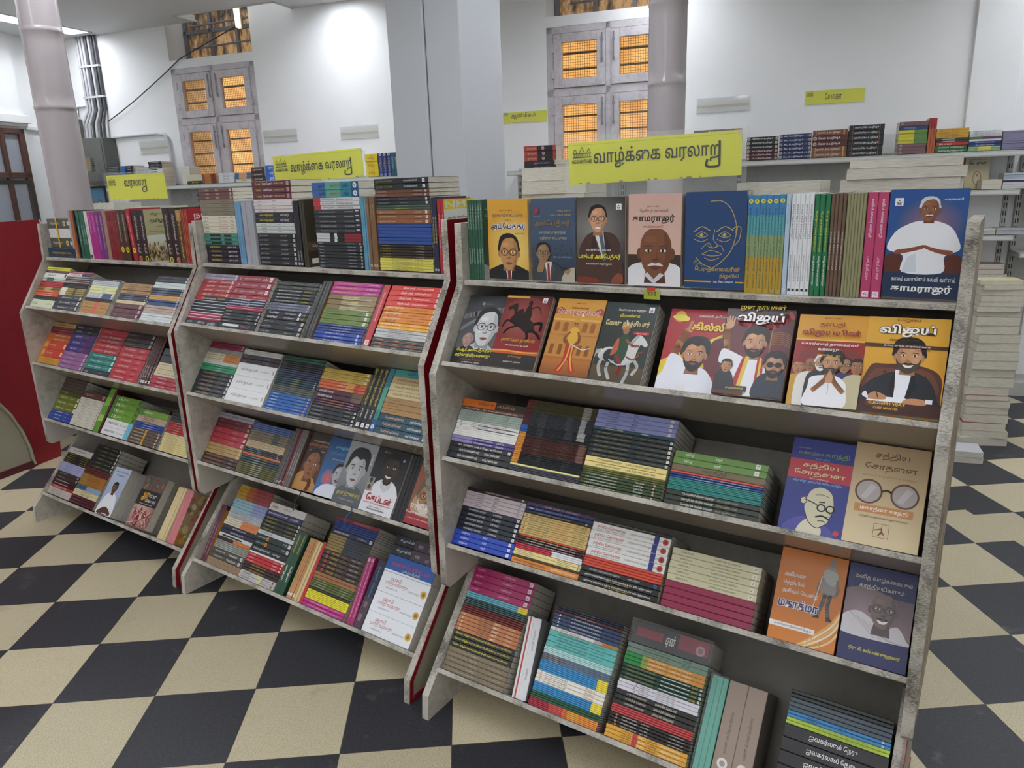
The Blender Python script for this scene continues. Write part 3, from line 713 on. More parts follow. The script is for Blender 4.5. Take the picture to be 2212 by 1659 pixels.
def a_crowd(c):
    c.rect(0, 0, 1, c.H, 'b3ad83'); c.blend(0, .0, 1, .75, 'c8c2a0', 'd0d4c8'); c.text(.2, .75, 1.3, .1, '3a3428', 'விஜய பேரி'); c.text(.15, .85, 1.08, .14, '1c1a18', 'தமிழகம்', .02); c.text(.35, .7, .96, .06, '4a4438', 'முதல் பாகம்'); c.rect(.1, .85, .9, .858, '2a2620'); c.text(.3, .7, .8, .05, '2a2620', 'உ. பே.சி')
    for i in range(150): c.ell(random.random(), random.uniform(0, .52), .02, .06, random.choice(['8a7044', '4a3a20', 'b89a5c', 'd8c890', '6a5430']), random.uniform(-.5, .5), 7)
def a_whiteman(c):
    c.blend(0, 0, 1, c.H, '8a9cc0', 'c2cee2'); c.text(.12, .9, c.H-.2, .09, '22305c', 'மக்களின் தலைவர்'); c.text(.25, .8, c.H-.32, .08, '22305c', 'நேசம்')
    c.blob([(.05, 0), (.1, .5), (.3, .78), (.7, .78), (.92, .5), (.95, 0)], 'e6e8ee'); neck(c, .5, .98, .13, '5c4032'); head(c, .5, .98, .14, '6e4c38', must='181412'); c.blob([(.1, .1), (.5, .3), (.9, .12), (.8, .02), (.2, .02)], '5c4032'); c.rect(.4, .04, .75, .07, 'e8e8f0')
def a_lotus(c):
    c.rect(0, 0, 1, c.H, 'a5867c'); c.glow(.4, .4, .8, .5, 'd8b8b0', '8f5a54')
    for x, y, r in ((.2, .35, .16), (.42, .42, .15), (.65, .36, .17), (.8, .28, .12), (.4, .15, .2)): c.blob([(x, y+r), (x+r*.5, y), (x, y-r), (x-r*.5, y)], random.choice(['7c2c30', '9a4a48', '6a2428']))
    for i in range(14): c.line([(random.random(), .05), (random.random(), .3), (random.random(), .5)], .018, random.choice(['6a2a2c', 'e8d0c8', 'b87a70']))
    c.blend(0, c.H-.42, 1, c.H, '6a5a4a', '54605c')
    for i in range(16): c.blob([(x0 := random.random(), y0 := c.H-random.uniform(.05, .4)), (x0+.08, y0+.05), (x0+.05, y0-.08)], random.choice(['8a3a30', '3a5a58', '9a7a5a', '4a2a28']))
    c.rect(0, .62, 1, c.H-.42, '303436'); c.text(.18, .5, .72, .28, 'd8a838', 'அர', .02); c.text(.5, .85, .86, .1, 'e8e4dc', 'மது ஒரு'); c.text(.48, .9, .72, .1, 'e8e4dc', 'நெடுந்தீ'); c.rect(.2, .66, .8, .675, 'b8a878')
def a_amber(c):
    c.glow(.6, .62, .75, .8, 'f0d67c', 'd49c2a'); c.text(.3, .62, 1.4, .045, '6a3a18', 'சரண் புக்ஸ்'); c.text(.12, .88, 1.27, .09, '2a3a6a', 'இந்தியாவின் சட்டமேதை'); c.text(.42, .6, 1.2, .045, 'a83030', 'டாக்டர்'); c.text(.08, .95, 1.0, .18, '24356c', 'அம்பேத்கர்', .03, 'f6f2e6', .05); c.text(.68, .93, .93, .04, '2a2620', 'ஏ.எஸ்.கே.')
    suit(c, .5, .3, .58, .42, '17161a', 'e6e4e2', '7a2a22', .9); neck(c, .5, .56, .2, 'b07c4c'); head(c, .52, .55, .23, 'c08c58', '16130f', 'back', '3a2c20', side=1, sq=1.08)
def a_slate(c):
    c.rect(0, .0, 1, c.H, '43546e'); c.blend(0, 0, 1, .9, '2b313b', '43546e')
    for i in range(60): c.ell(random.random(), random.uniform(.2, .75), .02, .014, random.choice(['3c4450', '4a5462', '262c36']), 0, 7)
    c.ell(.13, 1.4, .05, .05, 'b0303a'); c.text(.06, .22, 1.28, .03, '8a96a8', 'பாரதி'); c.text(.62, .92, 1.37, .05, 'b8a85a', 'பாரத ரத்னா'); c.text(.45, .92, 1.29, .045, 'b8a85a', 'டாக்டர் பாபா சாகேப்'); c.text(.08, .9, 1.07, .15, '8a7448', 'அம்பேத்கர்', .02); c.text(.18, .82, .93, .08, 'b0aa90', 'சனாதன முகத்திற்கு'); c.text(.2, .82, .82, .08, 'b0aa90', 'எதிரான சட்ட முகம்'); c.text(.5, .93, .46, .05, '7fa0c4', 'விடுதலை மோகன்')
    suit(c, .38, .36, .42, .5, '3a3e44', 'd8d4cc', '9c2030', .95); head(c, .27, .56, .14, 'a07c58', '1c1a18', 'back', '2a241e'); c.blob([(.12, .2), (.2, .42), (.3, .42), (.26, .2)], '9a7654'); c.blob([(.7, 0), (.78, .2), (1, .28), (1, 0)], 'b8b0a0'); c.blob([(.75, .2), (.9, .26), (.85, .14)], 'a07c58')
def a_brownsuit(c):
    c.glow(.4, 1.0, .9, .9, '8b8884', '2c2826'); c.blend(0, 0, 1, .4, '1c1614', '241e1c'); logo(c, .82, 1.36, .11)
    c.blob([(.02, 0), (.04, .55), (.15, .82), (.32, .95), (.7, .95), (.88, .8), (.92, .5), (.9, 0)], '4a3029'); c.poly([(.36, .98), (.56, .98), (.62, .45), (.55, .45)], 'e8e4e0'); c.poly([(.47, .9), (.55, .9), (.64, .45), (.56, .42)], '5a6478'); c.poly([(.36, .98), (.3, .7), (.5, .42), (.42, .75)], '3a241e'); c.poly([(.56, .98), (.72, .7), (.62, .42), (.6, .75)], '38221c')
    neck(c, .45, 1.18, .15, 'b88464'); head(c, .45, 1.19, .165, 'd09c78', '191512', 'back', '5a4030', smile=1)
    c.text(.2, .72, .6, .05, 'f0ece4', 'வளர்ச்சியின் நாயகர்'); c.text(.04, .92, .44, .12, 'f2e43c', 'டாக்டர் அம்பேத்கர்', .025); c.text(.2, .74, .34, .05, 'e8e4dc', 'கலைமாமணி சபீதாஜோசப்'); c.blob([(.72, .03), (.85, .2), (.96, .16), (.95, .02)], '8a4a34'); c.blob([(0, .0), (.0, .12), (.4, .1), (.45, .02)], '7a3422')
def a_pinkhead(c):
    c.blend(0, .4, 1, c.H, 'dcb8a8', 'd2ab9c'); c.text(.36, .58, 1.38, .04, '3a2c28', 'சரண் புக்ஸ்'); c.text(.22, .76, 1.29, .07, '5a3430', 'தேசியத் தலைவர்'); c.text(.08, .88, 1.1, .16, '1e1a18', 'காமராஜர்', .035); c.text(.28, .66, 1.03, .05, '8a3430', 'எஸ்.வி.கலைமணி')
    c.rect(0, .32, 1, .56, '3a2a22'); c.blob([(0, 0), (.0, .3), (.25, .42), (.75, .42), (1, .32), (1, 0)], 'e4e2e6'); neck(c, .52, .62, .3, '6a3e26'); head(c, .53, .6, .305, '7d4c2e', '8f8a84', 'none', must='d8d4d0', smile=0, brow='4a3a30', sq=1.05); c.poly([(.3, .2), (.5, .03), (.7, .2), (.62, .24), (.5, .12), (.38, .24)], 'd0ccd4')
def a_navyline(c):
    G = 'c9ae62'; c.rect(0, 0, 1, c.H, '1f4272')
    c.line([(.42, 1.4), (.6, 1.4), (.75, 1.28), (.84, 1.05), (.84, .9)], .012, G); c.line([(.78, .95), (.86, 1.0), (.83, .8), (.76, .6), (.6, .42), (.45, .32)], .012, G); c.line([(.84, 1.0), (.92, .98), (.9, .8), (.82, .7)], .012, G)
    for x in (.28, .66): c.line([(x-.13, .92), (x, 1.0), (x+.14, .94)], .014, G); c.line([(x-.1, .86), (x, .92), (x+.1, .86), (x, .83), (x-.1, .86)], .01, G); c.ell(x, .87, .03, .03, G); c.line([(x-.12, .8), (x, .76), (x+.1, .8)], .01, G)
    c.line([(.5, .95), (.48, .8), (.55, .7), (.46, .66), (.38, .7)], .011, G); c.line([(.3, .56), (.44, .62), (.62, .56), (.46, .53), (.3, .56)], .011, G); c.line([(.28, .64), (.4, .74), (.48, .66), (.6, .7), (.66, .6)], .01, G); c.line([(.2, .5), (.3, .4), (.46, .33), (.44, .28)], .011, G); c.line([(.34, .5), (.45, .46), (.58, .5)], .01, G); c.line([(.16, .4), (.2, .46), (.2, .36), (.26, .42), (.3, .36)], .008, G)
    c.text(.18, .93, .26, .1, 'c9a653', 'பெருந்தலைவரின்', .012); c.text(.6, .92, .16, .09, 'c9a653', 'நிழலில்', .012); c.rect(0, .1, .46, .122, 'd2a24a'); c.rect(.86, .1, 1, .122, 'd2a24a'); c.text(.5, .83, .09, .045, 'e8e8ec', 'பழ. நெடுமாறன்')
def a_blueseat(c):
    c.blend(0, .4, 1, c.H, '24508a', '1c4f96'); c.glow(.55, 1.05, .45, .4, '9a6a72', '24528c'); c.rect(0, 0, 1, .37, '1b2f50'); logo(c, .07, 1.34, .11); c.text(.7, .93, 1.4, .045, 'e4e8f0', 'வைரவமணி')
    c.blob([(.0, .4), (.02, .62), (.2, .64), (.24, .4)], '5a2418'); c.blob([(.78, .4), (.8, .62), (.98, .62), (1, .4)], '5a2418')
    c.blob([(.25, .38), (.24, .62), (.02, .72), (.1, .95), (.24, 1.06), (.4, 1.12), (.62, 1.12), (.8, 1.05), (.9, .92), (.96, .72), (.78, .62), (.76, .38)], 'ecEEf4'); c.poly([(.24, .38), (.3, .6), (.4, .66), (.44, .38)], 'd4dae6')
    c.blob([(.14, .7), (.3, .73), (.52, .78), (.5, .73), (.3, .67), (.14, .64)], '8a4a34'); c.blob([(.86, .7), (.7, .72), (.48, .78), (.52, .73), (.7, .66), (.86, .64)], '8a4a34'); neck(c, .53, 1.28, .1, '7a4a32'); head(c, .53, 1.28, .115, '8f5a3c', 'd4d4d6', 'back', must='e0dcd8', brow='3a2c26')
    c.text(.12, .95, .25, .07, 'e4e8ee', 'காலம் வணங்கும் கல்வி வள்ளல்'); c.text(.12, .92, .06, .14, 'f2f2f2', 'காமராஜர்', .035)
def a_bw(c):
    c.blend(0, 0, 1, c.H, '6a6a6c', '3c3d40'); c.line([(0, 1.1), (.4, 1.2), (1, 1.3)], .12, '7d7d80'); c.line([(0, .8), (.3, 1.0), (.7, 1.05)], .08, '8c8c8e'); c.ell(.42, 1.42, .04, .04, '909090'); c.text(.48, .7, 1.4, .035, 'a0a0a0', 'பதிப்பு')
    suit(c, .62, .5, .42, .5, 'b4b4b4', 'e8e8e8', '505050', .9); neck(c, .66, .86, .25, 'a8a8a8'); head(c, .66, .86, .27, 'c8c8c8', '2c2c2e', 'back', '4a4a4a', sq=1.1); c.rect(0, 0, 1, .36, '2a2a2c'); c.blob([(.05, 0), (.08, .32), (.3, .42), (.5, .35), (.6, 0)], '2a2b2c'); head(c, .28, .56, .12, 'b08c84', '9a9a9a', 'fringe', brow='5a5a5a')
    c.text(.08, .98, .27, .1, 'e8e04a', 'பி.ஆர்.அம்பேத்கரின்', .02); c.text(.06, .98, .15, .1, 'e8e04a', 'அறிவுஜீவித வரலாறு', .02); c.text(.25, .78, .08, .045, 'd04a30', 'ஸ்காட் ஆர். ஸ்ட்ரவுட்'); c.text(.3, .75, .02, .04, 'e8e8e8', 'தமிழில்: சுபத்ரா')
def horse(c, x, y, s, col, mane, leg):
    def p(l): return [(x + a*s, y + b*s) for a, b in l]
    c.blob(p([(-.9, .1), (-.95, .4), (-.6, .62), (-.1, .55), (.2, .62), (.45, 1.0), (.6, 1.2), (.85, 1.0), (.98, .82), (.9, .72), (.68, .78), (.6, .4), (.55, .1), (.2, -.1), (-.3, -.05)]), col)
    for l in leg: c.line(p(l), .13*s, col)
    c.line(p([(-.9, .45), (-1.15, .3), (-1.2, -.2)]), .14*s, mane); c.line(p([(.2, .65), (.4, 1.0), (.55, 1.22)]), .12*s, mane)
def a_redhorse(c):
    c.blend(0, .34, 1, c.H, '8e2426', '54201f'); c.glow(.5, .95, .6, .5, 'a0564a', '742a28'); c.blend(0, 0, 1, .3, '2a2426', '35302f'); c.blend(0, .28, 1, .36, 'c8682c', '8a2a22'); c.line([(0, .33), (.3, .34), (.7, .325), (1, .34)], .03, 'eba04a'); c.rect(.0, 1.42, .5, 1.46, 'd8a83c'); logo(c, .8, 1.34, .1)
    K = '20120f'; c.blob([(.2, .95), (.3, 1.12), (.42, 1.2), (.5, 1.08), (.62, 1.0), (.75, .9), (.78, .75), (.62, .72), (.48, .8), (.36, .85)], K); c.blob([(.32, 1.1), (.28, 1.3), (.2, 1.28), (.1, 1.22), (.12, 1.16), (.22, 1.18), (.3, .98)], K)
    c.line([(.35, .88), (.15, .95), (.08, .82)], .04, K); c.line([(.4, .85), (.22, .78), (.15, .68)], .04, K); c.line([(.7, .78), (.85, .72), (.95, .62)], .05, K); c.line([(.62, .76), (.68, .62), (.62, .54)], .05, K); c.line([(.75, .9), (.9, .92), (.92, .78)], .06, K)
    c.blob([(.48, 1.02), (.5, 1.2), (.56, 1.28), (.62, 1.2), (.64, 1.0)], K); c.ell(.56, 1.32, .045, .055, K); c.line([(.55, 1.18), (.75, 1.25), (.85, 1.1)], .02, K)
    c.text(.14, .88, .5, .1, 'd8a23c', 'ராணி வேலு நாச்சியார்', .012); c.text(.26, .76, .43, .04, 'e8dcd0', 'சிவகங்கையின் வீர அரசி'); c.text(.4, .68, .2, .05, 'd89a3c', 'எ.கோமதி'); c.text(.32, .7, .1, .04, 'e4e0dc', 'தமிழில்: கே.கதிரவன்')
def a_queen(c):
    c.blend(0, 0, 1, .8, 'a0602c', 'c07a30'); c.blend(0, .8, 1, c.H, 'cf8f34', 'd0983c')
    for x in (.0, .82): c.poly([(x-.05, 1.22), (x+.25, 1.22), (x+.2, 1.3), (x+.1, 1.36), (x, 1.3)], 'a84a34')
    c.rect(0, .35, 1, 1.1, 'bf8540'); c.rect(0, 1.08, 1, 1.12, 'd8a860'); c.rect(0, .78, 1, .8, 'a87034')
    for x in (.12, .3, .7, .86): c.rect(x-.05, .86, x+.05, 1.0, '9a6028'); c.ell(x, 1.0, .05, .05, '9a6028'); c.rect(x-.04, .4, x+.04, .6, '8a5224')
    c.blend(0, 0, 1, .3, '8a5028', 'b87434'); c.blob([(.3, .06), (.42, .3), (.4, .7), (.5, .85), (.62, .72), (.6, .35), (.72, .1), (.6, .06), (.52, .3), (.44, .06)], 'b8342c'); c.blob([(.42, .68), (.38, .85), (.5, .96), (.62, .86), (.6, .66), (.5, .62)], 'd8a83c'); c.line([(.5, .6), (.48, .3), (.38, .08)], .03, 'e0b84c'); c.line([(.55, .6), (.58, .3), (.66, .1)], .03, 'e0b84c')
    c.line([(.42, .85), (.34, .7), (.46, .6)], .05, 'a06a44'); c.line([(.6, .85), (.66, .68), (.58, .58)], .05, 'a06a44'); c.line([(.5, .62), (.75, .52), (.9, .56)], .018, 'd8d8d8'); c.ell(.51, 1.03, .055, .075, 'a87048'); c.poly([(.45, 1.05), (.57, 1.05), (.56, 1.12), (.51, 1.16), (.46, 1.12)], 'c89a34'); c.ell(.6, 1.2, .03, .03, 'e8e0d0'); c.ell(.49, 1.03, .01, .01, '201410'); c.ell(.53, 1.03, .01, .01, '201410')
    c.text(.4, .6, 1.42, .035, '4a2c18', 'சரண் புக்ஸ்'); c.text(.32, .68, 1.32, .05, '7a3a20', 'வீரமங்கை'); c.text(.06, .94, 1.18, .13, 'b0302a', 'வேலுநாச்சியார்', .025, 'f2e8d8', .045)
def a_rider(c):
    c.blend(0, 0, 1, c.H, '2f362e', '25302f'); c.blend(0, 0, 1, .3, '4a4232', '5c4a30'); c.rect(0, .45, .3, .62, '5a564a'); logo(c, .84, 1.38, .1)
    horse(c, .52, .38, .46, 'cfcdca', 'e2e0dc', [[(-.75, .2), (-.85, -.2), (-.7, -.6)], [(-.45, .1), (-.5, -.3), (-.3, -.7)], [(.5, .2), (.75, -.1), (.62, -.45)], [(.35, .1), (.4, -.4), (.3, -.8)]])
    c.ell(.3, .5, .13, .13, '2c2c2e'); c.blob([(.38, .55), (.42, .85), (.5, .95), (.6, .86), (.6, .5), (.5, .3), (.42, .35)], '2c4a34'); c.blob([(.3, .5), (.42, .6), (.4, .85), (.34, .75)], 'b85a40'); c.line([(.44, .5), (.55, .3), (.5, .14)], .06, 'a8342c'); c.ell(.5, 1.0, .06, .075, 'a06c48'); c.blob([(.42, 1.02), (.44, 1.13), (.52, 1.15), (.6, 1.06), (.5, 1.04)], 'b8803c'); c.line([(.5, 1.12), (.47, 1.2)], .03, 'd8d0c0'); c.line([(.55, .82), (.68, .72), (.8, .72)], .045, 'a06c48'); c.line([(.3, .42), (.5, .33), (.7, .4)], .02, 'c8d0d8')
    c.line([(.8, .58), (.9, .6)], .03, '8a4a2c'); c.line([(.62, .5), (.75, .45), (.85, .55)], .03, 'a05a3a')
    c.text(.25, .8, 1.37, .06, 'e6e2d4', 'வெள்ளையரை வீழ்த்திய'); c.text(.3, .7, 1.25, .08, 'e4d63c', 'வீரமங்கை', .015); c.text(.06, .92, 1.05, .15, 'd8c890', 'வேலு நாச்சியார்', .025); c.rect(.65, .93, .95, .99, 'b02c30'); c.text(.7, .9, .94, .035, 'f0e0d0', 'பாலபாரதி')
def a_gilli(c):
    c.rect(0, 0, 1, c.H, 'a81c26'); c.poly([(0, .1), (0, .5), (1, 1.05), (1, .55)], 'e2c62c'); c.ell(.18, 1.3, .1, .1, 'e0a83c'); c.blob([(.05, 1.3), (.2, 1.34), (.34, 1.28), (.3, 1.22), (.12, 1.24)], 'e8d84a'); c.blob([(.72, .5), (.78, .85), (.92, .95), (1, .9), (1, .4), (.85, .3)], '6a1c20')
    c.line([(.2, .45), (.24, .75), (.36, 1.05)], .13, 'b87a54'); c.line([(.36, 1.05), (.4, 1.22)], .05, 'b87a54'); c.blob([(0, 0), (.08, .35), (.14, .62), (.3, .6), (.5, .45), (.75, .4), (.92, .2), (.95, 0)], 'e6e6ee'); neck(c, .55, .62, .17, 'b07450'); head(c, .55, .63, .18, 'c08860', '1b1716', 'big', must='1e1816', beard='2a2220')
    c.text(.5, .95, 1.28, .06, 'f0ece8', 'சொல்லி அடித்த'); c.text(.42, .98, 1.06, .15, 'efd63c', 'கில்லி', .03, 'a86a1c', .04); c.rect(.35, .02, .5, .1, 'e8e4e0')
def a_maroonwave(c):
    c.blend(0, 0, 1, c.H, '6e2226', '3c2026'); c.glow(.5, .8, .6, .5, '7c2c2c', '501f25'); c.line([(.2, 1.2), (.6, 1.1), (.95, 1.3)], .14, '9a2a30')
    for i in range(7): c.line([(.7, 1.0-.03*i), (.85, 1.03-.03*i), (.99, .98-.03*i)], .006, 'a8783c')
    c.line([(.72, .7), (.72, 1.08)], .012, 'b08a4a', False); c.line([(.14, .62), (.08, .85), (.06, 1.05)], .1, 'c08e68'); c.ell(.08, 1.12, .065, .06, 'cd9a76')
    for k in range(4): c.line([(.04+.03*k, 1.15), (.02+.04*k, 1.27-.02*abs(k-1.5))], .026, 'cd9a76', False)
    c.blob([(.02, .5), (.04, .72), (.2, .68), (.4, .6), (.62, .6), (.78, .45), (.8, 0), (.2, 0), (.2, .45)], 'e8e6ea'); neck(c, .5, .84, .14, 'b8845c'); c.poly([(.36, .6), (.46, .62), (.36, 0), (.22, 0)], 'b02832'); c.poly([(.4, .62), (.46, .62), (.38, 0), (.32, 0)], 'e4c03a'); c.poly([(.58, .62), (.66, .6), (.72, 0), (.58, 0)], 'b02832'); c.poly([(.61, .62), (.64, .6), (.66, 0), (.62, 0)], 'e4c03a'); head(c, .5, .84, .15, 'c8946c', '1a1514', 'big', must='201816', beard='241c1a')
    c.blob([(.58, 0), (.62, .3), (.8, .4), (1, .36), (1, 0)], '242c3a'); neck(c, .83, .5, .12, 'a87850'); head(c, .83, .5, .125, 'b98860', '171313', 'big', '15151a', must='1c1614', beard='1e1816', lens='15161a'); c.blob([(.0, .02), (.02, .3), (.14, .42), (.26, .3), (.28, .05)], '26282c'); head(c, .15, .44, .07, 'b88258', '1c1614', 'short'); c.rect(0, 0, .46, .06, '5a2c20'); c.rect(.16, .06, .5, .14, '26282a'); c.text(.2, .46, .075, .05, 'd8c850', 'முதலமைச்சர்')
    c.text(.2, .86, 1.35, .11, 'e8d23c', 'ஜன நாயகன்', .02); c.text(.18, .86, 1.13, .2, 'f4f2f0', 'விஜய்', .035, '5a1c22', .03)
def small(c, x, y, s, body, sk, hair, style='short', **k): c.blob([(x-.5*s, y-2.6*s), (x-.62*s, y-.9*s), (x-.3*s, y-.42*s), (x+.3*s, y-.42*s), (x+.62*s, y-.9*s), (x+.5*s, y-2.6*s)], body); head(c, x, y, .27*s, sk, hair, style, **k)
def a_leaders(c):
    c.rect(0, 0, 1, c.H, 'd89a2e'); c.blend(0, 0, 1, 1.1, '7c2220', '9a2a24'); c.rect(0, 1.08, 1, 1.1, 'e8c04a')
    for x, s in ((.28, 1), (.78, -1)): c.blob([(x-.18*s, .7), (x-.16*s, .9), (x+.05*s, .95), (x+.1*s, 1.0), (x+.05*s, .8)], '7e2c24')
    small(c, .1, .62, .3, 'c8962c', 'b07c54', '8a2020'); small(c, .27, .67, .3, 'e0dcd4', '9a6a48', 'b0a8a0', 'none', glass='3a2c20'); small(c, .42, .7, .31, '2a2626', 'b88c6c', 'e8e4dc', 'back', beard='e4e0da'); small(c, .76, .68, .31, '2c3c6a', 'a87c58', '201a18', 'back', glass='2a2420'); small(c, .93, .66, .31, 'c4b894', 'a0704c', '1c1816')
    c.blob([(.26, .0), (.28, .3), (.3, .45), (.45, .5), (.65, .5), (.78, .42), (.82, .3), (.8, 0)], 'eceaee'); neck(c, .57, .68, .12, 'b07c54'); head(c, .57, .7, .125, 'c08c62', '1a1614', 'big', must='1c1614', beard='3a2e2a'); c.line([(.36, .25), (.46, .36), (.55, .48)], .07, 'b8845c'); c.line([(.78, .25), (.68, .36), (.59, .48)], .07, 'b8845c'); c.blob([(.52, .4), (.55, .56), (.59, .56), (.62, .4)], 'c4906a'); c.line([(.57, .2), (.57, .36)], .006, 'b8b8c0', False)
    c.text(.38, .62, 1.42, .04, '4a2c18', 'சரண் புக்ஸ்'); c.text(.32, .68, 1.28, .1, '8a2420', 'தளபதி', .02); c.text(.08, .92, 1.12, .14, '8a2420', 'விஜய்யின்', .03); c.text(.1, .92, .97, .06, 'f4ece4', 'கொள்கைத் தலைவர்கள்', .02); c.text(.35, .65, .88, .06, 'f4ece4', 'வரலாறு', .02); c.text(.35, .58, .8, .045, 'e8c848', 'ச.சரண்யா'); c.text(.62, .7, .81, .025, 'e8c848', 'M.A.,')
def a_desk(c):
    c.blend(0, 0, 1, c.H, 'd6962a', 'e0ab3a'); c.blob([(.08, .2), (.1, .66), (.3, .72), (.7, .72), (.95, .6), (.98, .3), (.9, .15)], '5a3226'); c.blob([(.14, .3), (.16, .62), (.4, .66), (.75, .66), (.9, .55), (.9, .3)], '6f4232')
    for x, y in ((.2, .5), (.78, .56), (.86, .42), (.3, .6)): c.ell(x, y, .018, .018, '3a2018')
    c.blob([(.02, .1), (.08, .4), (.28, .56), (.45, .62), (.66, .62), (.85, .5), (.95, .25), (.95, .1)], '24262b'); c.poly([(.42, .64), (.62, .64), (.58, .2), (.42, .2)], 'eceaf0'); c.poly([(.42, .64), (.36, .4), (.44, .16), (.44, .4)], '16181c'); c.poly([(.64, .64), (.7, .42), (.56, .16), (.6, .42)], '16181c'); neck(c, .56, .84, .14, 'b8845a'); head(c, .56, .84, .155, 'c89468', '1a1616', 'big', must='2a2220', beard='4a3e38', side=-1, smile=1)
    c.rect(0, 0, 1, .17, '43241c'); c.poly([(.12, .17), (.55, .17), (.6, .24), (.16, .24)], 'eeeef2'); c.blob([(.12, .2), (.2, .3), (.34, .26), (.34, .2)], 'c08a60'); c.line([(.2, .38), (.26, .22)], .012, '20242a', False); c.blob([(.56, .17), (.62, .24), (.8, .24), (.82, .17)], 'c08a60'); c.blob([(.1, .3), (.06, .24), (.14, .2)], 'eceaf0'); c.rect(.82, .19, .9, .25, 'eceaf0')
    c.rect(.12, .1, .6, .17, '5a3426'); c.text(.15, .6, .115, .05, 'e0b040', 'C.JOSEPH VIJAY', .03); c.text(.22, .52, .06, .032, 'e0b040', 'CHIEF MINISTER', .02)
    c.text(.4, .62, 1.42, .04, '4a2c18', 'சரண் புக்ஸ்'); c.text(.36, .64, 1.34, .06, '8a2c20', 'C.ஜோசப்'); c.text(.16, .84, 1.12, .19, 'f6f2ea', 'விஜய்', .03, '2a241e', .045); c.text(.3, .66, 1.04, .06, '5a2c1c', 'எனும் நான்', .012); c.rect(0, .96, 1, 1.01, '4a2e22'); c.text(.24, .8, .967, .036, 'f0e8dc', 'நடிகர் முதல் முதல்வர் வரை'); c.text(.62, .8, .915, .03, '7a2c20', 'ச.சரண்யா')
def a_gandhiblue(c):
    c.rect(0, 0, 1, c.H, '2d3684'); c.rect(0, .9, 1, 1.24, 'b83040'); K = '14161e'; S = 'cfc7a8'
    c.blob([(.1, 0), (.2, .2), (.42, .28), (.7, .2), (.85, 0)], '4a4a9a'); c.blob([(.3, .0), (.42, .24), (.62, .2), (.66, 0)], 'd8d0b4'); c.blob([(.36, .5), (.42, .72), (.58, .8), (.74, .72), (.8, .52), (.78, .36), (.72, .2), (.6, .12), (.46, .2), (.38, .36)], S); c.blob([(.3, .5), (.28, .58), (.36, .6), (.38, .48)], S); c.ring(.33, .54, .05, .06, .012, K)
    for x in (.62, .76): c.ring(x, .46, .06, .055, .022, K)
    c.line([(.36, .56), (.5, .52), (.57, .48)], .018, K); c.line([(.58, .55), (.66, .56)], .018, K); c.line([(.7, .42), (.8, .36), (.72, .33)], .012, K); c.line([(.56, .3), (.66, .33), (.76, .29)], .026, K); c.line([(.6, .24), (.68, .25), (.72, .23)], .012, K); c.line([(.5, .66), (.62, .68), (.72, .65)], .008, K); c.line([(.38, .36), (.46, .2), (.6, .12), (.72, .2)], .012, K)
    c.ell(.9, .09, .045, .045, 'c8303c'); c.text(.1, .3, 1.42, .035, '98a0b8', 'அருணாவின்'); c.text(.12, .52, 1.31, .08, '86a05c', 'மகாத்மா'); c.text(.54, .92, 1.3, .11, '6fa04c', 'காந்தி', .02); c.text(.4, .62, 1.25, .04, '7fa0d0', 'எழுதிய'); c.text(.22, .78, 1.08, .12, 'dfcf9c', 'சத்திய', .02); c.text(.1, .9, .95, .12, 'dfcf9c', 'சோதனை', .02); c.text(.36, .66, .91, .03, 'e8d8c8', 'சுயசரிதை'); c.text(.1, .88, .83, .06, '8fc0e8', 'விறுவிறு நடையில் எளிய தமிழில்')
def a_specs(c):
    c.blend(0, 0, 1, c.H, 'dcc9a0', 'b79b72'); c.text(.28, .74, 1.3, .13, '7c4a30', 'சத்திய', .02); c.text(.16, .86, 1.12, .13, '7c4a30', 'சோதனை', .02); c.text(.14, .86, 1.03, .04, 'b07c58', 'மகாத்மா காந்தியின் சுயசரிதம்')
    for x in (.26, .74): c.ell(x, .8, .17, .17, 'b2a8a4'); c.poly([(x-.1, .7), (x-.02, .68), (x+.1, .88), (x+.02, .92)], 'c6bebc'); c.ring(x, .8, .175, .175, .026, '6e4a38')
    c.line([(.43, .82), (.5, .85), (.57, .82)], .03, '6e4a38'); c.rect(.1, .48, .88, .6, 'c98a54'); c.text(.18, .82, .5, .08, 'f4ead8', 'மகாத்மா காந்தி', .02); c.text(.18, .82, .4, .04, '7c5a44', 'தமிழில் கல்கி ரா.கிருஷ்ணமூர்த்தி'); c.line([(.4, .14), (.6, .14), (.6, .34), (.4, .34), (.4, .14)], .006, '7c5238', False); c.poly([(.45, .15), (.5, .24), (.5, .33), (.52, .24), (.57, .15), (.52, .2)], '7c4a30'); c.line([(.42, .24), (.5, .27)], .016, '7c4a30', False)
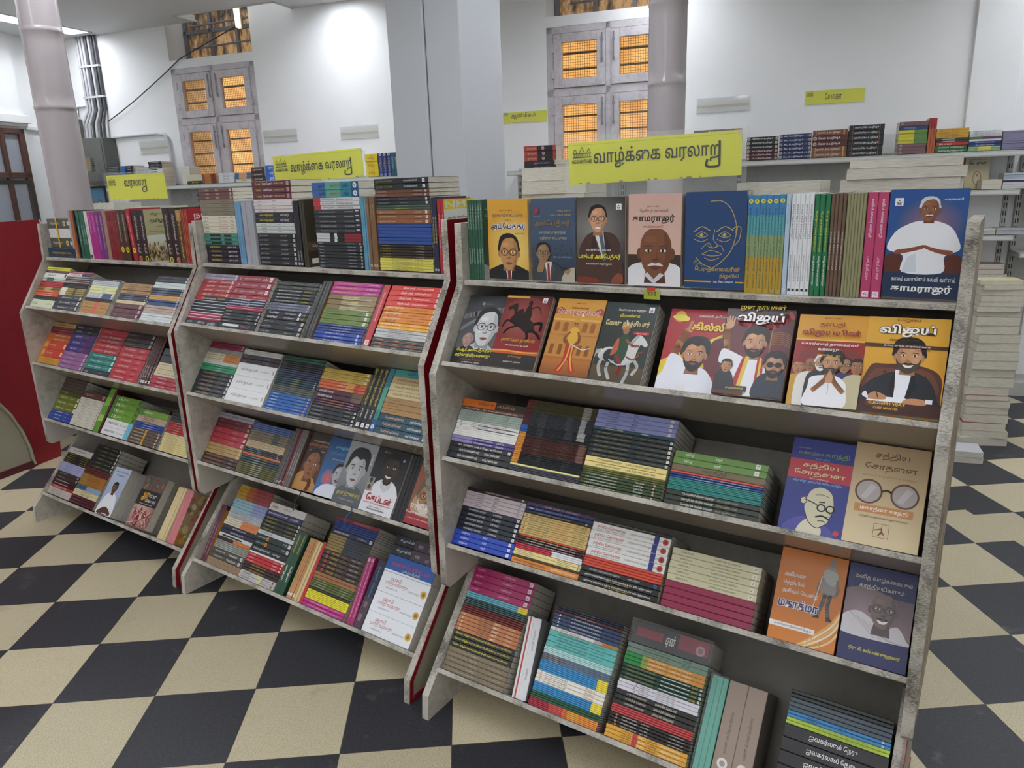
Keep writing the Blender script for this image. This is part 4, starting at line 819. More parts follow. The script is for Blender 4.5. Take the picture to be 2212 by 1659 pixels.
def a_walker(c):
    c.rect(0, 0, 1, c.H, 'c8742a'); c.blend(0, 0, 1, .5, 'd8842e', 'c8742a')
    for k in range(6): c.line([(1.05, .8-.08*k), (.9, .45-.06*k), (.6, .12-.03*k), (.4, -.05)], .03, ['e8a850', 'f0d8b0', 'e8b060', 'f4e4c8', 'e0983c', 'f0d0a0'][k])
    G = '8f8c88'; c.ell(.78, 1.36, .045, .06, '86807a'); c.blob([(.7, 1.26), (.66, 1.05), (.7, .85), (.86, .85), (.88, 1.05), (.86, 1.26), (.78, 1.3)], G); c.blob([(.7, 1.24), (.68, 1.1), (.84, 1.0), (.88, 1.2)], 'a8a6a2'); c.line([(.74, .86), (.72, .7), (.66, .5)], .06, '7c7872'); c.line([(.82, .86), (.8, .68), (.84, .48)], .06, '7c7872'); c.line([(.68, 1.1), (.62, .95), (.64, .86)], .035, '86807a'); c.line([(.88, 1.1), (.92, .95), (.88, .84)], .035, '86807a'); c.line([(.66, 1.12), (.58, .5)], .014, 'd8d0c4', False); c.blob([(.6, .47), (.68, .52), (.7, .48)], '2c2826'); c.blob([(.8, .46), (.88, .5), (.89, .46)], '2c2826')
    c.text(.1, .42, 1.0, .09, 'f0ece4', 'அகிம்சை', .004); c.text(.1, .42, .86, .09, 'f0ece4', 'நெறியில்', .004); c.text(.1, .64, .73, .09, 'f0ece4', 'அகிலம் வென்ற', .004); c.text(.08, .68, .47, .2, '26336e', 'மகாத்மா', .03, 'f2f0ec', .05); c.rect(0, .2, .68, .28, 'f0ece8'); c.text(.08, .64, .215, .05, '6a2c24', 'முனைவர் மு.இராசாராம் இ.ஆ.ப.')
def a_shawl(c):
    c.rect(0, 0, 1, c.H, '25295c'); c.blend(.0, .42, 1, 1.1, '8c7478', '6e5c62'); c.glow(.3, .8, .5, .4, '9a8488', '7a686e'); c.blob([(0, .42), (.0, .68), (.2, .8), (.42, .72), (.6, .58), (.8, .68), (.95, .5), (.95, .42)], 'd2cdd0')
    for k in range(5): c.line([(.1+.1*k, .76-.04*k), (.3+.1*k, .6-.04*k), (.5+.1*k, .43)], .012, 'b4aeb4')
    neck(c, .58, .86, .2, '6a5a58'); head(c, .58, .88, .19, '7c6a66', '6a5c58', 'none', '4a3e3e', must='4a4040', smile=1, sq=1.05); c.text(.1, .94, 1.3, .1, 'cfcac0', 'மனித வாழ்க்கையும்', .008); c.text(.18, .84, 1.16, .1, 'cfcac0', 'காந்தியடிகளும்', .008); c.text(.16, .9, .16, .08, 'e0d648', 'திரு. வி. கலியாணசுந்தரனார்', .01)
def a_brownman(c):
    c.blend(0, 0, 1, c.H, '5c3420', '33211b'); c.text(.3, .9, 1.36, .06, 'd8c8b0', 'காலத்தை வென்ற'); c.text(.15, .95, 1.22, .11, 'c8762c', 'கண்ணதாசன்', .015); c.text(.25, .85, 1.1, .05, 'c8b8a0', 'தமிழருவி மணியன்'); c.blob([(0, 0), (.02, .32), (.2, .5), (.5, .52), (.8, .3), (.95, 0)], 'b88444'); neck(c, .5, .72, .25, '7a4c2c'); head(c, .52, .72, .27, '8f5c38', '15100e', 'back', sq=1.05); c.line([(.6, .02), (.66, .2), (.6, .36)], .13, '8a5834'); c.line([(.6, .36), (.7, .44)], .05, '8a5834'); c.ell(.52, 1.0, .015, .015, '2a1410')
def a_bluegreyman(c):
    c.blend(0, 0, 1, c.H, '2f6ea6', '1f4a7c'); c.glow(.35, .5, .25, .25, 'e0604a', '4a6a98'); c.text(.3, .8, 1.3, .12, '78c0dc', 'புகழின்', .012); c.text(.12, .9, 1.12, .13, '3a8ab8', 'பத்மஸ்ரீ', .015); c.text(.3, .85, 1.0, .05, 'c8b048', 'சிவாஜி வரலாறு'); c.blob([(.1, 0), (.2, .26), (.5, .36), (.9, .3), (1, 0)], 'd4d6e0'); head(c, .72, .62, .2, 'a8a8ac', '16161a', 'back', must='242428')
def a_greyman(c):
    c.blend(0, 0, 1, c.H, '5c5e60', 'a4a6a8'); c.blob([(0, 0), (.02, .3), (.3, .5), (.7, .5), (1, .3), (1, 0)], '565a5e'); neck(c, .48, .92, .26, '9c9ea0'); head(c, .48, .92, .29, 'bcbebf', '17181a', 'big', sq=1.1); c.text(.1, .92, .2, .14, 'd2c25a', 'நா.முத்துக்குமார்', .015); c.text(.2, .8, .1, .05, 'b0b2b4', 'வாழ்க்கை வரலாறு'); c.text(.88, .94, 1.1, .3, 'd8d8d8', 'க') 
def a_captain(c):
    c.blend(0, .5, 1, c.H, '24262a', '17181b'); c.rect(0, 0, 1, .5, 'dddde0'); c.text(.2, .62, 1.38, .06, 'b8a03c', 'கருப்பு எம்ஜிஆர்'); c.ell(.85, 1.3, .03, .03, 'a0b0c0'); c.blob([(.15, .3), (.2, .62), (.4, .78), (.7, .78), (.92, .62), (.98, .3)], 'e6e6ea'); neck(c, .55, 1.05, .2, '2c201a'); head(c, .55, 1.06, .22, '3c2a22', '0e0c0c', 'short', must='0a0808', smile=1, side=-1); c.poly([(.38, .78), (.55, .62), (.72, .78), (.68, .6), (.55, .5), (.42, .6)], 'd0d0d6')
    for y in (.62, .46): c.rect(.0, y, .2, y+.16, '9a9488'); c.ell(.1, y+.09, .05, .06, '3a3430')
    c.text(.12, .9, .25, .18, 'b4242c', 'கேப்டன்', .035); c.text(.08, .92, .19, .04, 'b4242c', 'மனிதரும் முதல் அதிசயம் வரை'); c.text(.3, .7, .12, .03, '4a4a50', 'நூலாசிரியர்'); c.text(.25, .78, .05, .06, '2a2a30', 'யோகன் அமிர்தன்')
def a_rajini(c):
    c.blend(0, 0, 1, .4, '9c2430', 'a83030'); c.blend(0, .4, 1, c.H, '8c5a40', 'a85a38'); c.blob([(.2, .3), (.24, .8), (.5, 1.05), (.9, .95), (1, .3)], 'b89a78'); head(c, .55, .68, .26, 'b07c54', '6a5a4a', 'big', must='c8beb0', beard='d8cfc0', glass='2a221e'); c.text(.15, .9, .36, .16, 'ece4dc', 'ரஜினி', .03); c.text(.08, .8, .24, .07, 'f4f0ec', 'பேரக் கேட்டாலே', .02); c.text(.15, .8, .12, .05, 'e8d8d4', 'டாக்டர் காயத்ரி ஸ்ரீகாந்த்')
# shelves, left to right: stand, shelf, left end, length, left end at the top, lowest and highest level, then the titles from the top down
# (copies, relative thickness, how it looks, colour, printing along the spine)
lay_stack('R', 3, -1.176, 0.2056, -1.176, 0.0047, 0.1745, [
 (1, 100, 'orange and black paperback', 'e0762a', 's .53 1 2b2b2b;t .25 .5 5a2408 சூத்திரர்கள் யார்?;t .56 .84 d98a3a டாக்டர் அம்பேத்கர்;q .94 2b2b2b'),
 (1, 44, 'brown paperback with white lettering', '6a4a40', 't .06 .3 f4efe6 டாக்டர் எம்.ஜி.ஆர்;t .36 .9 f4efe6 சட்ட மேதை அண்ணல் அம்பேத்கர்'),
 (5, 29, 'sage green booklet', 'a9b7ad', 't .1 .38 55605a டாக்டர் அம்பேத்கர் வரலாறு;t .72 .8 55605a டி. எம்.'),
 (2, 42, 'white booklet with blue stripe', 'eceae4', 't .06 .09 5a4030 ச;t .24 .52 56504a டாக்டர் அம்பேத்கர்;t .55 .8 b0463a .வே. சாமிநாதையர்;s .36 .95 27325c 0 .22'),
 (5, 22, 'plain white booklet', 'eeece6', ''),
 (2, 42, 'purple and lilac booklet', '51437e', 's 0 .34 8f83b3;t .36 .66 ece8f2 தலித் வாழ்க்கை வரலாறு;t .72 .84 ece8f2 டி.எம்.கே'),
 (1, 58, 'charcoal paperback with white lettering', '2d2a2c', 't .14 .84 f0ece4 சட்ட மாமேதை டாக்டர் பி.ஆர். அம்பேத்கர்;q .95 e8e4dc'),
 (2, 72, 'black paperback with bold white title', '2b2f30', 't .17 .5 f2eee6 தீண்டப்படாதவர்கள் யார்?;t .58 .82 f2eee6 டாக்டர் அம்பேத்கர்')])
lay_stack('R', 3, -0.9693, 0.2044, -0.9693, 0.0029, 0.1971, [
 (12, 12.5, 'olive brown booklet with maroon end', '453f22', 's 0 .1 5e1519;s .82 .93 8d8a80'),
 (13, 13, 'dark slate booklet with maroon end', '35383e', 's 0 .1 55161b;t .24 .34 8d9096 அம்பேத்கர்;t .62 .72 8d9096 இந்திய;s .82 .9 a3a3a0'),
 (8, 12, 'black booklet with blue end', '23262a', 's 0 .1 2c62b4;t .24 .34 8d9096 அம்பேத்கர்;t .65 .76 8d9096 இந்திய;s .82 .93 b4b4b2'),
 (3, 14, 'black booklet with orange end', '23262a', 's 0 .1 dd8f2c;t .24 .34 8d9096 அம்பேத்கர்'),
 (17, 12.5, 'maroon brown booklet with orange end', '4a231d', 's 0 .1 dd8f2c;t .26 .36 93705f அம்பேத்கர்;t .65 .76 93705f நூல்கள்;s .88 .98 7d5a4c'),
 (11, 12.5, 'black booklet with orange tip', '1d2122', 's 0 .1 dd8f2c;t .34 .42 6b7478 அம்பேத்கர்;t .72 .82 6b7478 இந்திய'),
 (1, 24, 'pale yellow booklet', 'efe49c', ''),
 (4, 17, 'slate grey booklet', '43444e', '')])
lay_stack('R', 3, -0.7637, 0.2117, -0.7637, 0.0013, 0.1998, [
 (4, 42, 'periwinkle blue paperback with white sticker', '8b8fbf', 't .14 .28 2c2e4a தலைமை தளபதிகள்;t .46 .53 2c2e4a சிவா;q .93 e9e2e0'),
 (1, 30, 'dark teal booklet with cream marks', '22424f', 's .1 .38 c9c08e .55 .75;s .6 .7 b8d0d0 .5 .75'),
 (6, 42, 'blackish green paperback with small gold lettering', '232c2e', 't .06 .5 b9a878 இந்தியாவில் சாதிகள் புரட்சியும் எதிர்ப்புரட்சியும் .35;t .6 .95 b9a878 டாக்டர் பி.ஆர் அம்பேத்கர் பேச்சும் எழுத்தும் .3;q .98 f0ece0'),
 (2, 48, 'cream yellow paperback with dark title', 'f0dc92', 't .15 .46 4a4230 சூத்திரர்களின் வரலாறு;t .52 .88 4a4230 டாக்டர் பிரபால் அம்பேத்கர்'),
 (3, 18, 'olive booklet', '5c6130', 't .24 .37 b5b98a வாழ்க்கை;t .54 .65 b5b98a வரலாறு;q .88 8f9a60'),
 (5, 27, 'dark green paperback with white title', '3a4a2c', 't .06 .46 e6e8dc டாக்டர் அம்பேத்கர் வாழ்க்கை வரலாறு;t .67 .78 e6e8dc டி.எஸ்.கே;q .9 e2b8b0')])
lay_stack('R', 3, -0.5436, 0.212, -0.5436, -0.0005, 0.1293, [
 (2, 67, 'grass green paperback with white sticker', '6a9146', 't .12 .21 e8f0dc காந்தி வழி;t .45 .52 e8f0dc காந்தி;q .9 f0ece8'),
 (1, 65, 'taupe brown paperback', '7b6a50', 't .34 .44 2c261e ராஜாஜி .5;t .46 .6 2c261e ராஜாஜி .75'),
 (1, 20, 'coral red booklet', 'd9584c', ''),
 (2, 24, 'navy blue booklet with white lettering', '1f3f7c', 't .24 .86 dfe6f2 புதிய ஆத்திசூடி - வாழ்க்கை வரலாறு நூல் .55'),
 (8, 15, 'teal booklet', '2f8f88', 's 0 1 1d5c58 0 .22'),
 (3, 50, 'black green paperback with bold white title', '31372c', 't .18 .53 f0f0ea நேதாஜியின் வீரமிகு வரலாறு;t .56 .78 a8aa90 எம்.ஏ.பழனியப்பன் .55')])
lay_stack('R', 4, -1.176, 0.2026, -1.176, 0.0048, 0.1695, [
 (1, 45, 'maroon black paperback with small white title', '331a1c', 't .3 .72 cfc4bc தமிழகத்தின் தவப்புதல்வர்கள்;q .93 d8d0c8'),
 (4, 50, 'pale mauve paperback', 'cfc2c6', 't .2 .31 3a3034 அண்ணா வழி;t .49 .57 3a3034 சிவா;q .92 b9adb0'),
 (5, 60, 'navy black paperback with white sticker', '1e2431', 't .12 .42 e4e6ea வளைக்குறள் வரலாறு;t .54 .68 e4e6ea முனைவர்;q .95 f2eeec'),
 (3, 63, 'royal blue paperback with white sticker', '2749b4', 't .12 .26 dfe6fa வாழ்க்கை;t .49 .56 dfe6fa காந்தி;q .93 f4f0ee')])
lay_stack('R', 4, -0.9723, 0.2036, -0.9723, -0.0008, 0.1689, [
 (1, 60, 'dark purple paperback', '452a52', 't .27 .8 b7a8c0 மறக்க முடியாத மனிதர்கள்'),
 (1, 50, 'navy blue paperback with white swirls', '22386a', 's .05 .12 b8c6e0 .3 .6;t .15 .8 93a8cc இந்தியாவின் சுதந்திர தலைவர்கள்'),
 (1, 45, 'black paperback with grey lettering', '241c1e', 't .2 .7 b4aaa6 தமிழகத்தின் தவப்புதல்வர்கள்;q .93 cfc7c0'),
 (5, 56, 'cream gold paperback with red and black title', 'e0c27c', 't .03 .07 6e5424 ( ;t .1 .42 2a2013 இந்தியாவின் ஆன்ம ஞானி;t .44 .72 c4541e சுவாமி விவேகானந்தர்;t .78 .96 3a2e1c டாக்டர் பவன் சிங்'),
 (1, 22, 'red orange booklet', 'c8522a', ''),
 (3, 32, 'dark maroon booklet with white lettering', '3a1d1c', 't .14 .42 eee6e0 வ.உ.சிதம்பரனார்;t .44 .88 eee6e0 வாழ்க்கை வரலாறு நூல்'),
 (3, 24, 'crimson and white booklet', 'c23247', 's .56 1 e8e8ee'),
 (2, 42, 'pale yellow booklet', 'eedd98', 't .04 .28 4a4438 கப்பலோட்டிய தமிழன்;t .66 .86 4a4438 சிதம்பரம்;q .97 9aa6b8'),
 (1, 28, 'dark folded paper booklet', '4a3a22', ''),
 (1, 75, 'orange paperback with dark title', 'dd8a38', 't .04 .52 3c2a18 மகாகவி பாரதி வாழ்வும் வாக்கும்;t .6 .96 f4dcb0 பேராசிரியர் ந.சுப்பிரமணியன்')])
lay_stack('R', 4, -0.766, 0.2118, -0.766, -0.0058, 0.1653, [
 (1, 20, 'thin black booklet', '2c2a24', 't .2 .8 8f8a7a வாழ்க்கை வரலாறு'),
 (4, 52, 'white paperback with bold red title', 'efeeea', 't .06 .44 cf3a2e சத்திய சோதனை .55;t .06 .43 3e3e44 மகாத்மா காந்தியின் சுயசரிதம் .2 .1;t .5 .9 3e3e44 தமிழில் கல்கி ரா.கிருஷ்ணமூர்த்தி .3;s .8 .86 2b3a86;e .94 c4442e'),
 (4, 16, 'brick red booklet', 'd4503c', ''),
 (1, 32, 'black paperback with small white title', '1f2024', 't .1 .5 d8d8d8 மகாத்மா காந்தி அரசியல் வாழ்க்கை .5;t .6 .75 d8d8d8 சாது ஸ்ரீராம் .5;e .94 3f6aa8'),
 (2, 36, 'black paperback with white and yellow title', '1c1a1c', 't .06 .92 f2f0ec அண்ணல் காந்திக்கும் தந்தை பெரியாருக்கும் உள்ள அரிய ஒற்றுமைகள் .45;t .34 .66 e6d23a டாக்டர் கலைஞர் மணிப்பா .28 .04')])
lay_stack('R', 4, -0.5462, 0.212, -0.5462, -0.0096, 0.1416, [
 (5, 42, 'beige paperback with small dark title', 'd3cda9', 't .1 .24 4a4632 காந்தியத் தடம் .45;t .48 .78 4a4632 பேராசிரியர் கோ. விஜயராமலிங்கம் .38;q .94 efe9d8'),
 (4, 42, 'plain crimson paperback', '93284a', '')])
lay_stack('R', 5, -1.176, 0.212, -1.176, 0.0008, 0.3057, [
 (4, 41, 'magenta paperback with white sticker', 'b02c66', 't .05 .18 f0c8d8 என் கதை .4;t .5 .68 f0c8d8 உ.வே.சாமிநாதையர் .4;q .94 f2dce4'),
 (3, 12, 'light blue booklet with yellow tip', '6fb6ca', 's .85 1 ecd33c'),
 (4, 11, 'black and teal booklet', '20312f', 's 0 1 4a8a88 .6 .85'),
 (4, 13, 'dark maroon booklet', '6e2422', ''),
 (5, 23, 'copper brown booklet with dark title', 'b9774c', 't .05 .08 f0dcc4 கி;t .33 .56 2e1c10 சுபாஷ் சேகுவா;t .58 .66 f4e4d0 1857;t .8 .9 e4c4a4 பெ.ந'),
 (3, 34, 'black paperback with yellow title', '23231e', 't .04 .95 f0e04a வேலு விழியாளும் வேலூர் சிப்பாய்ப் புரட்சியும் .5'),
 (5, 29, 'taupe paperback with faint lettering', '7d6f58', 't .1 .36 b8ac94 ம.பொ.சிவஞானம் .3;t .38 .52 e0d8c4 வாழ்க்கை .3;t .7 .92 c8bca4 டாக்டர் மா.பொ.சி .3')])
lay_stack('R', 5, -0.8825, 0.2038, -0.8825, -0.0059, 0.2672, [
 (2, 14, 'dark navy booklet', '1c2a44', 't .35 .6 8a9a80 வாழ்க்கை வரலாறு'),
 (1, 22, 'maroon brown booklet', '5a2f30', 't .3 .6 c8b0a8 மகாகவி பாரதி'),
 (4, 24, 'navy blue paperback with white title', '3a4a6c', 't .06 .1 f0f0f4 J;t .27 .72 f2f2f4 உரிமை காத்த உத்தமர்கள்'),
 (1, 24, 'white paperback with red title', 'ece8e2', 't .07 .1 c05a3a கி;t .15 .26 4a4642 ஜான்சி;t .3 .46 c23a30 லட்சுமி பாய்;s .66 .78 c9b4a8;s .78 .92 c87a3c;s .92 1 b4923c'),
 (3, 38, 'turquoise paperback with black title', '66bfb9', 't .14 .6 1c2c2c மாநிலம் வென்ற மாமனிதர்கள்;t .64 .84 3a6a68 டாக்டர் ஆறு. முனைவர் .45'),
 (4, 11, 'pale aqua booklet', 'bfe2e0', ''),
 (4, 12, 'grey slate booklet', '6c7078', 's .3 1 5f7288;t .1 .24 b8b8b8 மகாகவி;t .72 .86 2e3a48 டாக்டர்'),
 (6, 12, 'sky blue booklet with yellow end', '3d8fc4', 's .85 1 efd734'),
 (3, 25, 'white patterned booklet with brown lettering', 'ebe5d8', 't .05 .08 c06a3a கி;t .12 .46 4a4038 நேசமிகு மருது எழுச்சி;t .72 .86 b0683c சிங்கம்'),
 (5, 12, 'azure blue booklet with yellow end', '3a8cc2', 's .85 1 efd734'),
 (3, 14, 'dark green booklet', '27583a', ''),
 (5, 11, 'red booklet fading to orange', 'a93040', 's .3 .5 c4423a;s .5 .58 d8642e;s .58 .72 e09a2c;s .72 1 dd8a30')])
lay_stack('R', 5, -0.6571, 0.212, -0.6571, -0.0035, 0.2351, [
 (2, 30, 'grey green paperback', '7f9484', 't .2 .55 4a6a52 பாரதியார் கவிதைகள்;t .7 .8 2c3c30 குமரி;s .55 1 6f9a82 0 .3'),
 (3, 25, 'booklet fading green to orange', '2f9048', 's .22 .3 9aa046;s .3 1 d2913e;t .3 .52 f4e6c0 தமிழ் முழக்கம்;t .56 .84 f4e6c0 பாரதியார் வாழ்வு'),
 (4, 24, 'dark green booklet with white stripe', '1d3c30', 't .06 .42 b8b068 தமிழ் நாட்டின் தலைவர் திலகர் .5;s .5 .85 e6ece6 .45 .62;t .87 .94 c8b84a மகாகவி;q .98 d8d8c8'),
 (3, 22, 'silver white booklet with plum lettering', 'dcd8e0', 't .2 .23 8a4a70 o;t .27 .4 6a3a5a பெரியார்;t .48 .72 6a5a66 வாழ்க்கை வரலாறு .45'),
 (3, 30, 'black paperback with pale title', '24221f', 't .14 .4 ded8c8 புத்தரின் வரலாறு;t .5 .76 ded8c8 மயிலை சீனி. வேங்கடசாமி'),
 (4, 13, 'brick pink booklet', 'c0474a', ''),
 (4, 19, 'black paperback with orange dot', '231f1e', 'e .09 d88a5a;t .16 .36 e8e0d4 நேதாஜி சுபாஷ் சந்திர;t .4 .5 e8e0d4 பகத் சிங்;t .75 .93 d8d0c4 பகத் சிங் வரலாறு'),
 (3, 25, 'amber yellow paperback with black title', 'dfa53c', 't .2 .33 2c1e10 நாத்திகம்;s .34 .4 c2363a;t .42 .5 f4ead0 NC;t .52 .64 2c1e10 பகத்சிங்;t .68 .92 f6ecd4 வாழ்க்கை வரலாறு')])
lay_stack('R', 5, -0.2514, 0.212, -0.2514, -0.0015, 0.2481, [
 (2, 20, 'black booklet with grey edges', '20241f', ''),
 (3, 22, 'slate blue grey paperback', '4e5a66', ''),
 (2, 17, 'bright blue booklet with white tip', '3f8cc8', 't .2 .3 14304a சிங்கம்;t .5 .58 14304a வாழ்க்கை;q .93 e8eef4'),
 (2, 17, 'lime green booklet', 'b6cf4a', 't .3 .8 7f9a34 வரலாற்று நூல்கள்'),
 (6, 66, 'thick black book with bold white title', '211f20', 't .25 .72 f4f2ee ஜவகர்லால் நேரு .55')])
lay_stack('M', 1, -1.186, 0.2, -1.186, 0.0105, 0.2637, [
 (3, 28, 'cocoa brown paperback with white sticker', '6f4a45', 't .2 .3 d8c8c0 மார்க்சியம்;t .5 .6 d8c8c0 சிவா;q .94 e8dcd8'),
 (4, 31, 'taupe paperback with small lettering', '877f6c', 't .08 .18 403a2e நேதாஜி .45;t .66 .85 403a2e வாழ்க்கை வரலாறு .4'),
 (5, 27, 'ivory paperback with red lettering', 'ddd7c4', 't .05 .18 2c2a24 பெரியார்;t .5 .74 b8443c ஈ.வெ. ராமசாமி;t .84 .94 3c3a34 தமிழ்'),
 (3, 30, 'teal and black patterned paperback', '4f8f84', 's .18 .5 1c2c28 .2 .85;s .6 .82 22322c .15 .7'),
 (4, 34, 'dark plum paperback with yellow title', '2b2833', 't .14 .45 e2d048 மாவீரர் அலெக்சாண்டர் .5;t .66 .92 e8d4d8 ஆத்மா ரவி .5')])
lay_stack('M', 1, -0.8739, 0.2, -0.8739, 0.0105, 0.2808, [
 (3, 47, 'maroon paperback with gold and white title', '5c2a36', 't .1 .24 d8b848 சேகர் .5;t .28 .54 f0e8e0 சேகுவேரா ! .5;t .58 .84 d8c070 மருதன் கட்டுரைகள் .45;q .93 c8a0a0'),
 (4, 25, 'pale pink paperback', 'd9cfcf', 't .1 .2 5a4a4a மாவோ .4;t .5 .58 5a4a4a சீனா .4'),
 (2, 40, 'navy black paperback with yellow title', '202430', 't .12 .48 e8d84a உலகப் புகழ்பெற்றவர்;t .66 .88 f0ece8 பேரா. நேதாஜி'),
 (3, 27, 'pale mint paperback', 'c6cdc9', 't .15 .28 3a4442 சீனாவின் .45;t .58 .66 3a4442 தலைமை .4'),
 (7, 35, 'black paperback with faint white lettering', '26292d', 't .04 .28 b4b8bc ஹிட்லர் வாழ்க்கை .45;t .6 .78 b4b8bc பா.ராகவன் .45;q .95 d8d8d4')])
lay_stack('M', 1, -0.5711, 0.2086, -0.5711, 0.0061, 0.2672, [
 (2, 60, 'blue green paperback with emblem', '2f7f96', 's 0 .3 3a62a0;s .3 .62 55a08c;s .85 1 24507c;t .16 .3 1c2a3c நம்பி 1;t .4 .62 a04a4a அகத்தியர்;t .68 .8 1c2c3c முகில்;e .93 dfe8f0'),
 (3, 31, 'silver white paperback with red end', 'cfcfd0', 's 0 .16 b8343c;t .2 .46 50545a மகாத்மா ஜோதிராவ்;t .52 .86 34383c வென்றவர் கொள்கை'),
 (5, 37, 'charcoal paperback with small white title', '2c3035', 't .12 .48 c8ccd0 மகா அலெக்சாண்டர் வரலாறு .35;t .66 .86 c8ccd0 மு.முத்துராமன் .35;s .9 .97 c8ccd0 .6 .85'),
 (3, 23, 'black white and red paperback', '24262a', 's 0 .3 c6c8cc;s .4 .46 d8d8d8;s .62 .98 8a2430'),
 (8, 26, 'black grey paperback with white title', '2b2f32', 't .04 .14 c8ccd0 கௌதம .5;t .66 .84 c8ccd0 பா.தீனதயாளன் .4;q .95 b8bcbc')])
lay_stack('M', 1, -0.2947, 0.212, -0.2947, 0.0049, 0.2692, [
 (2, 45, 'black paperback with olive title', '1f2326', 't .03 .35 8a8f3c ஜூலியஸ் சீசர் .5;t .56 .8 d8dad4 எஸ்.எல்.வி மூர்த்தி .45;q .92 e8e8e4'),
 (2, 30, 'chocolate brown paperback', '6b4436', 't .03 .22 c0a89a சூரியன் சீசர் .4;t .72 .88 c0a89a முகமது .4;q .94 d8ccc4'),
 (2, 31, 'dark slate paperback with white sticker', '2a2e34', 't .05 .25 9aa0a6 ரூசோ வாழ்க்கை .4;t .45 .6 9aa0a6 பெ.மணியரசு .4;q .94 e8e8e8'),
 (2, 20, 'grey green booklet', '42584f', 't .36 .62 c8d84a வாழ்க்கை வரலாறு'),
 (3, 38, 'rust brown paperback', '8d5a3c', 't .06 .36 e0ccb8 இவர்தான் பூலித்தேவன் .4;t .72 .84 e0ccb8 ம.ராசன் .4;q .93 e8dcd0'),
 (6, 28, 'royal blue paperback', '2c4f98', 's 0 1 1c3470 0 .16'),
 (5, 23, 'dark brown booklet with gold lettering', '32291f', 't .06 .22 b0a040 மாவீரன்;t .7 .85 a09a88 தமிழ்'),
 (5, 21, 'yellow booklet with black lettering', 'd8cf62', 't .24 .82 33331e போரின் வெற்றி கண்ட பெரியார் .6')])
lay_stack('M', 2, -1.186, 0.2002, -1.186, -0.0004, 0.2219, [
 (2, 35, 'lilac grey paperback', '9b92a4', 't .2 .3 dcd8e0 மருத்துவம்;t .55 .62 dcd8e0 சிவா;q .95 f0ecf0'),
 (4, 50, 'brick red paperback with white title', 'a84044', 't .18 .42 f0d8d4 ஹிட்லர் .5;t .55 .85 f0d8d4 சர்வாதிகாரி .35;q .9 e8d4d4'),
 (1, 46, 'black paperback with red and yellow title', '2c2a28', 's 0 .28 b8383c;t .2 .62 ece8e0 சட்டம் என் கையில் .5;t .68 .9 d8c848 தேசாந்திரி .45'),
 (4, 34, 'black paperback with white edges', '1d2530', 's 0 1 d0d8dc .75 .95'),
 (3, 30, 'crimson paperback with white edges', 'a5284c', 's 0 1 e6d8dc .72 .95'),
 (1, 62, 'black paperback with white title', '252a2e', 't .04 .2 c8ccd0 ஆ.எம்.எஸ்;t .38 .58 dcdcdc ஹிட்லர் .5;t .68 .9 c8ccd0 முகில்')])
lay_stack('M', 2, -0.9846, 0.2042, -0.9846, 0.011, 0.2228, [
 (3, 66, 'dark red paperback with white sticker', '96404a', 't .06 .12 e0b8b8 ஹி;t .18 .62 e0c0c0 வாழ்க்கை பயணம் ஹிட்லர் .4;t .7 .84 e0c0c0 முகில் .4;q .92 f0e4e4'),
 (1, 44, 'red paperback with white lettering', 'aa3a40', 't .24 .42 f0dcd8 ஹிட்லர்;t .62 .86 f0dcd8 சர்வாதிகாரி .35'),
 (3, 24, 'navy blue booklet with white edge', '25284e', 's 0 1 d8dce4 .78 1;t .35 .6 dadce8 லெனின் தமிழர்'),
 (2, 22, 'crimson booklet with white specks', '9c2444', 's 0 1 e0ccd4 .82 1'),
 (4, 33, 'charcoal paperback with small white title', '2a2d32', 't .05 .22 c0c4c8 பி.சாக்ரடீஸ் .4;t .66 .82 c0c4c8 பா.ராகவன் .4;q .96 d8d8d8'),
 (1, 56, 'black paperback with white splash', '23272c', 's .1 .55 dcdcdc .35 .8;t .6 .85 b85a6c நேதாஜி')])
lay_stack('M', 2, -0.7619, 0.212, -0.7619, 0.0018, 0.1935, [
 (2, 33, 'dark olive grey paperback', '3a3d3a', 't .06 .28 b8bab4 நான் வேதிகா நினைவுகள் .3;t .42 .62 b8bab4 தொல்காப்பியம் .3;t .72 .95 b8bab4 முனைவர் நாகராஜன் .3'),
 (4, 29, 'black paperback with white and yellow title', '24272a', 't .1 .66 e4e4e0 கீழ்வெண்மணியின் வரலாறு .45;t .72 .9 d8c84a முனைவர் .4'),
 (3, 23, 'slate blue booklet', '66687c', 't .26 .68 c8cad8 மதுரை முத்துராமலிங்கத் தேவர்;q .94 d0d0dc'),
 (2, 37, 'black paperback with bold white name', '23262c', 't .08 .32 f0f0f0 பேரறிஞர் .55;t .48 .72 e0e0e0 பேரா. ரவிக்குமார் .4;e .82 e8e8e8;t .88 .94 d8c048 தமிழ்'),
 (3, 42, 'black paperback with small white title', '272b30', 't .04 .26 b8bcc0 மாசே துங் .4;t .62 .8 b8bcc0 பா.தீனதயாளன் .35;q .95 d4d4d0')])
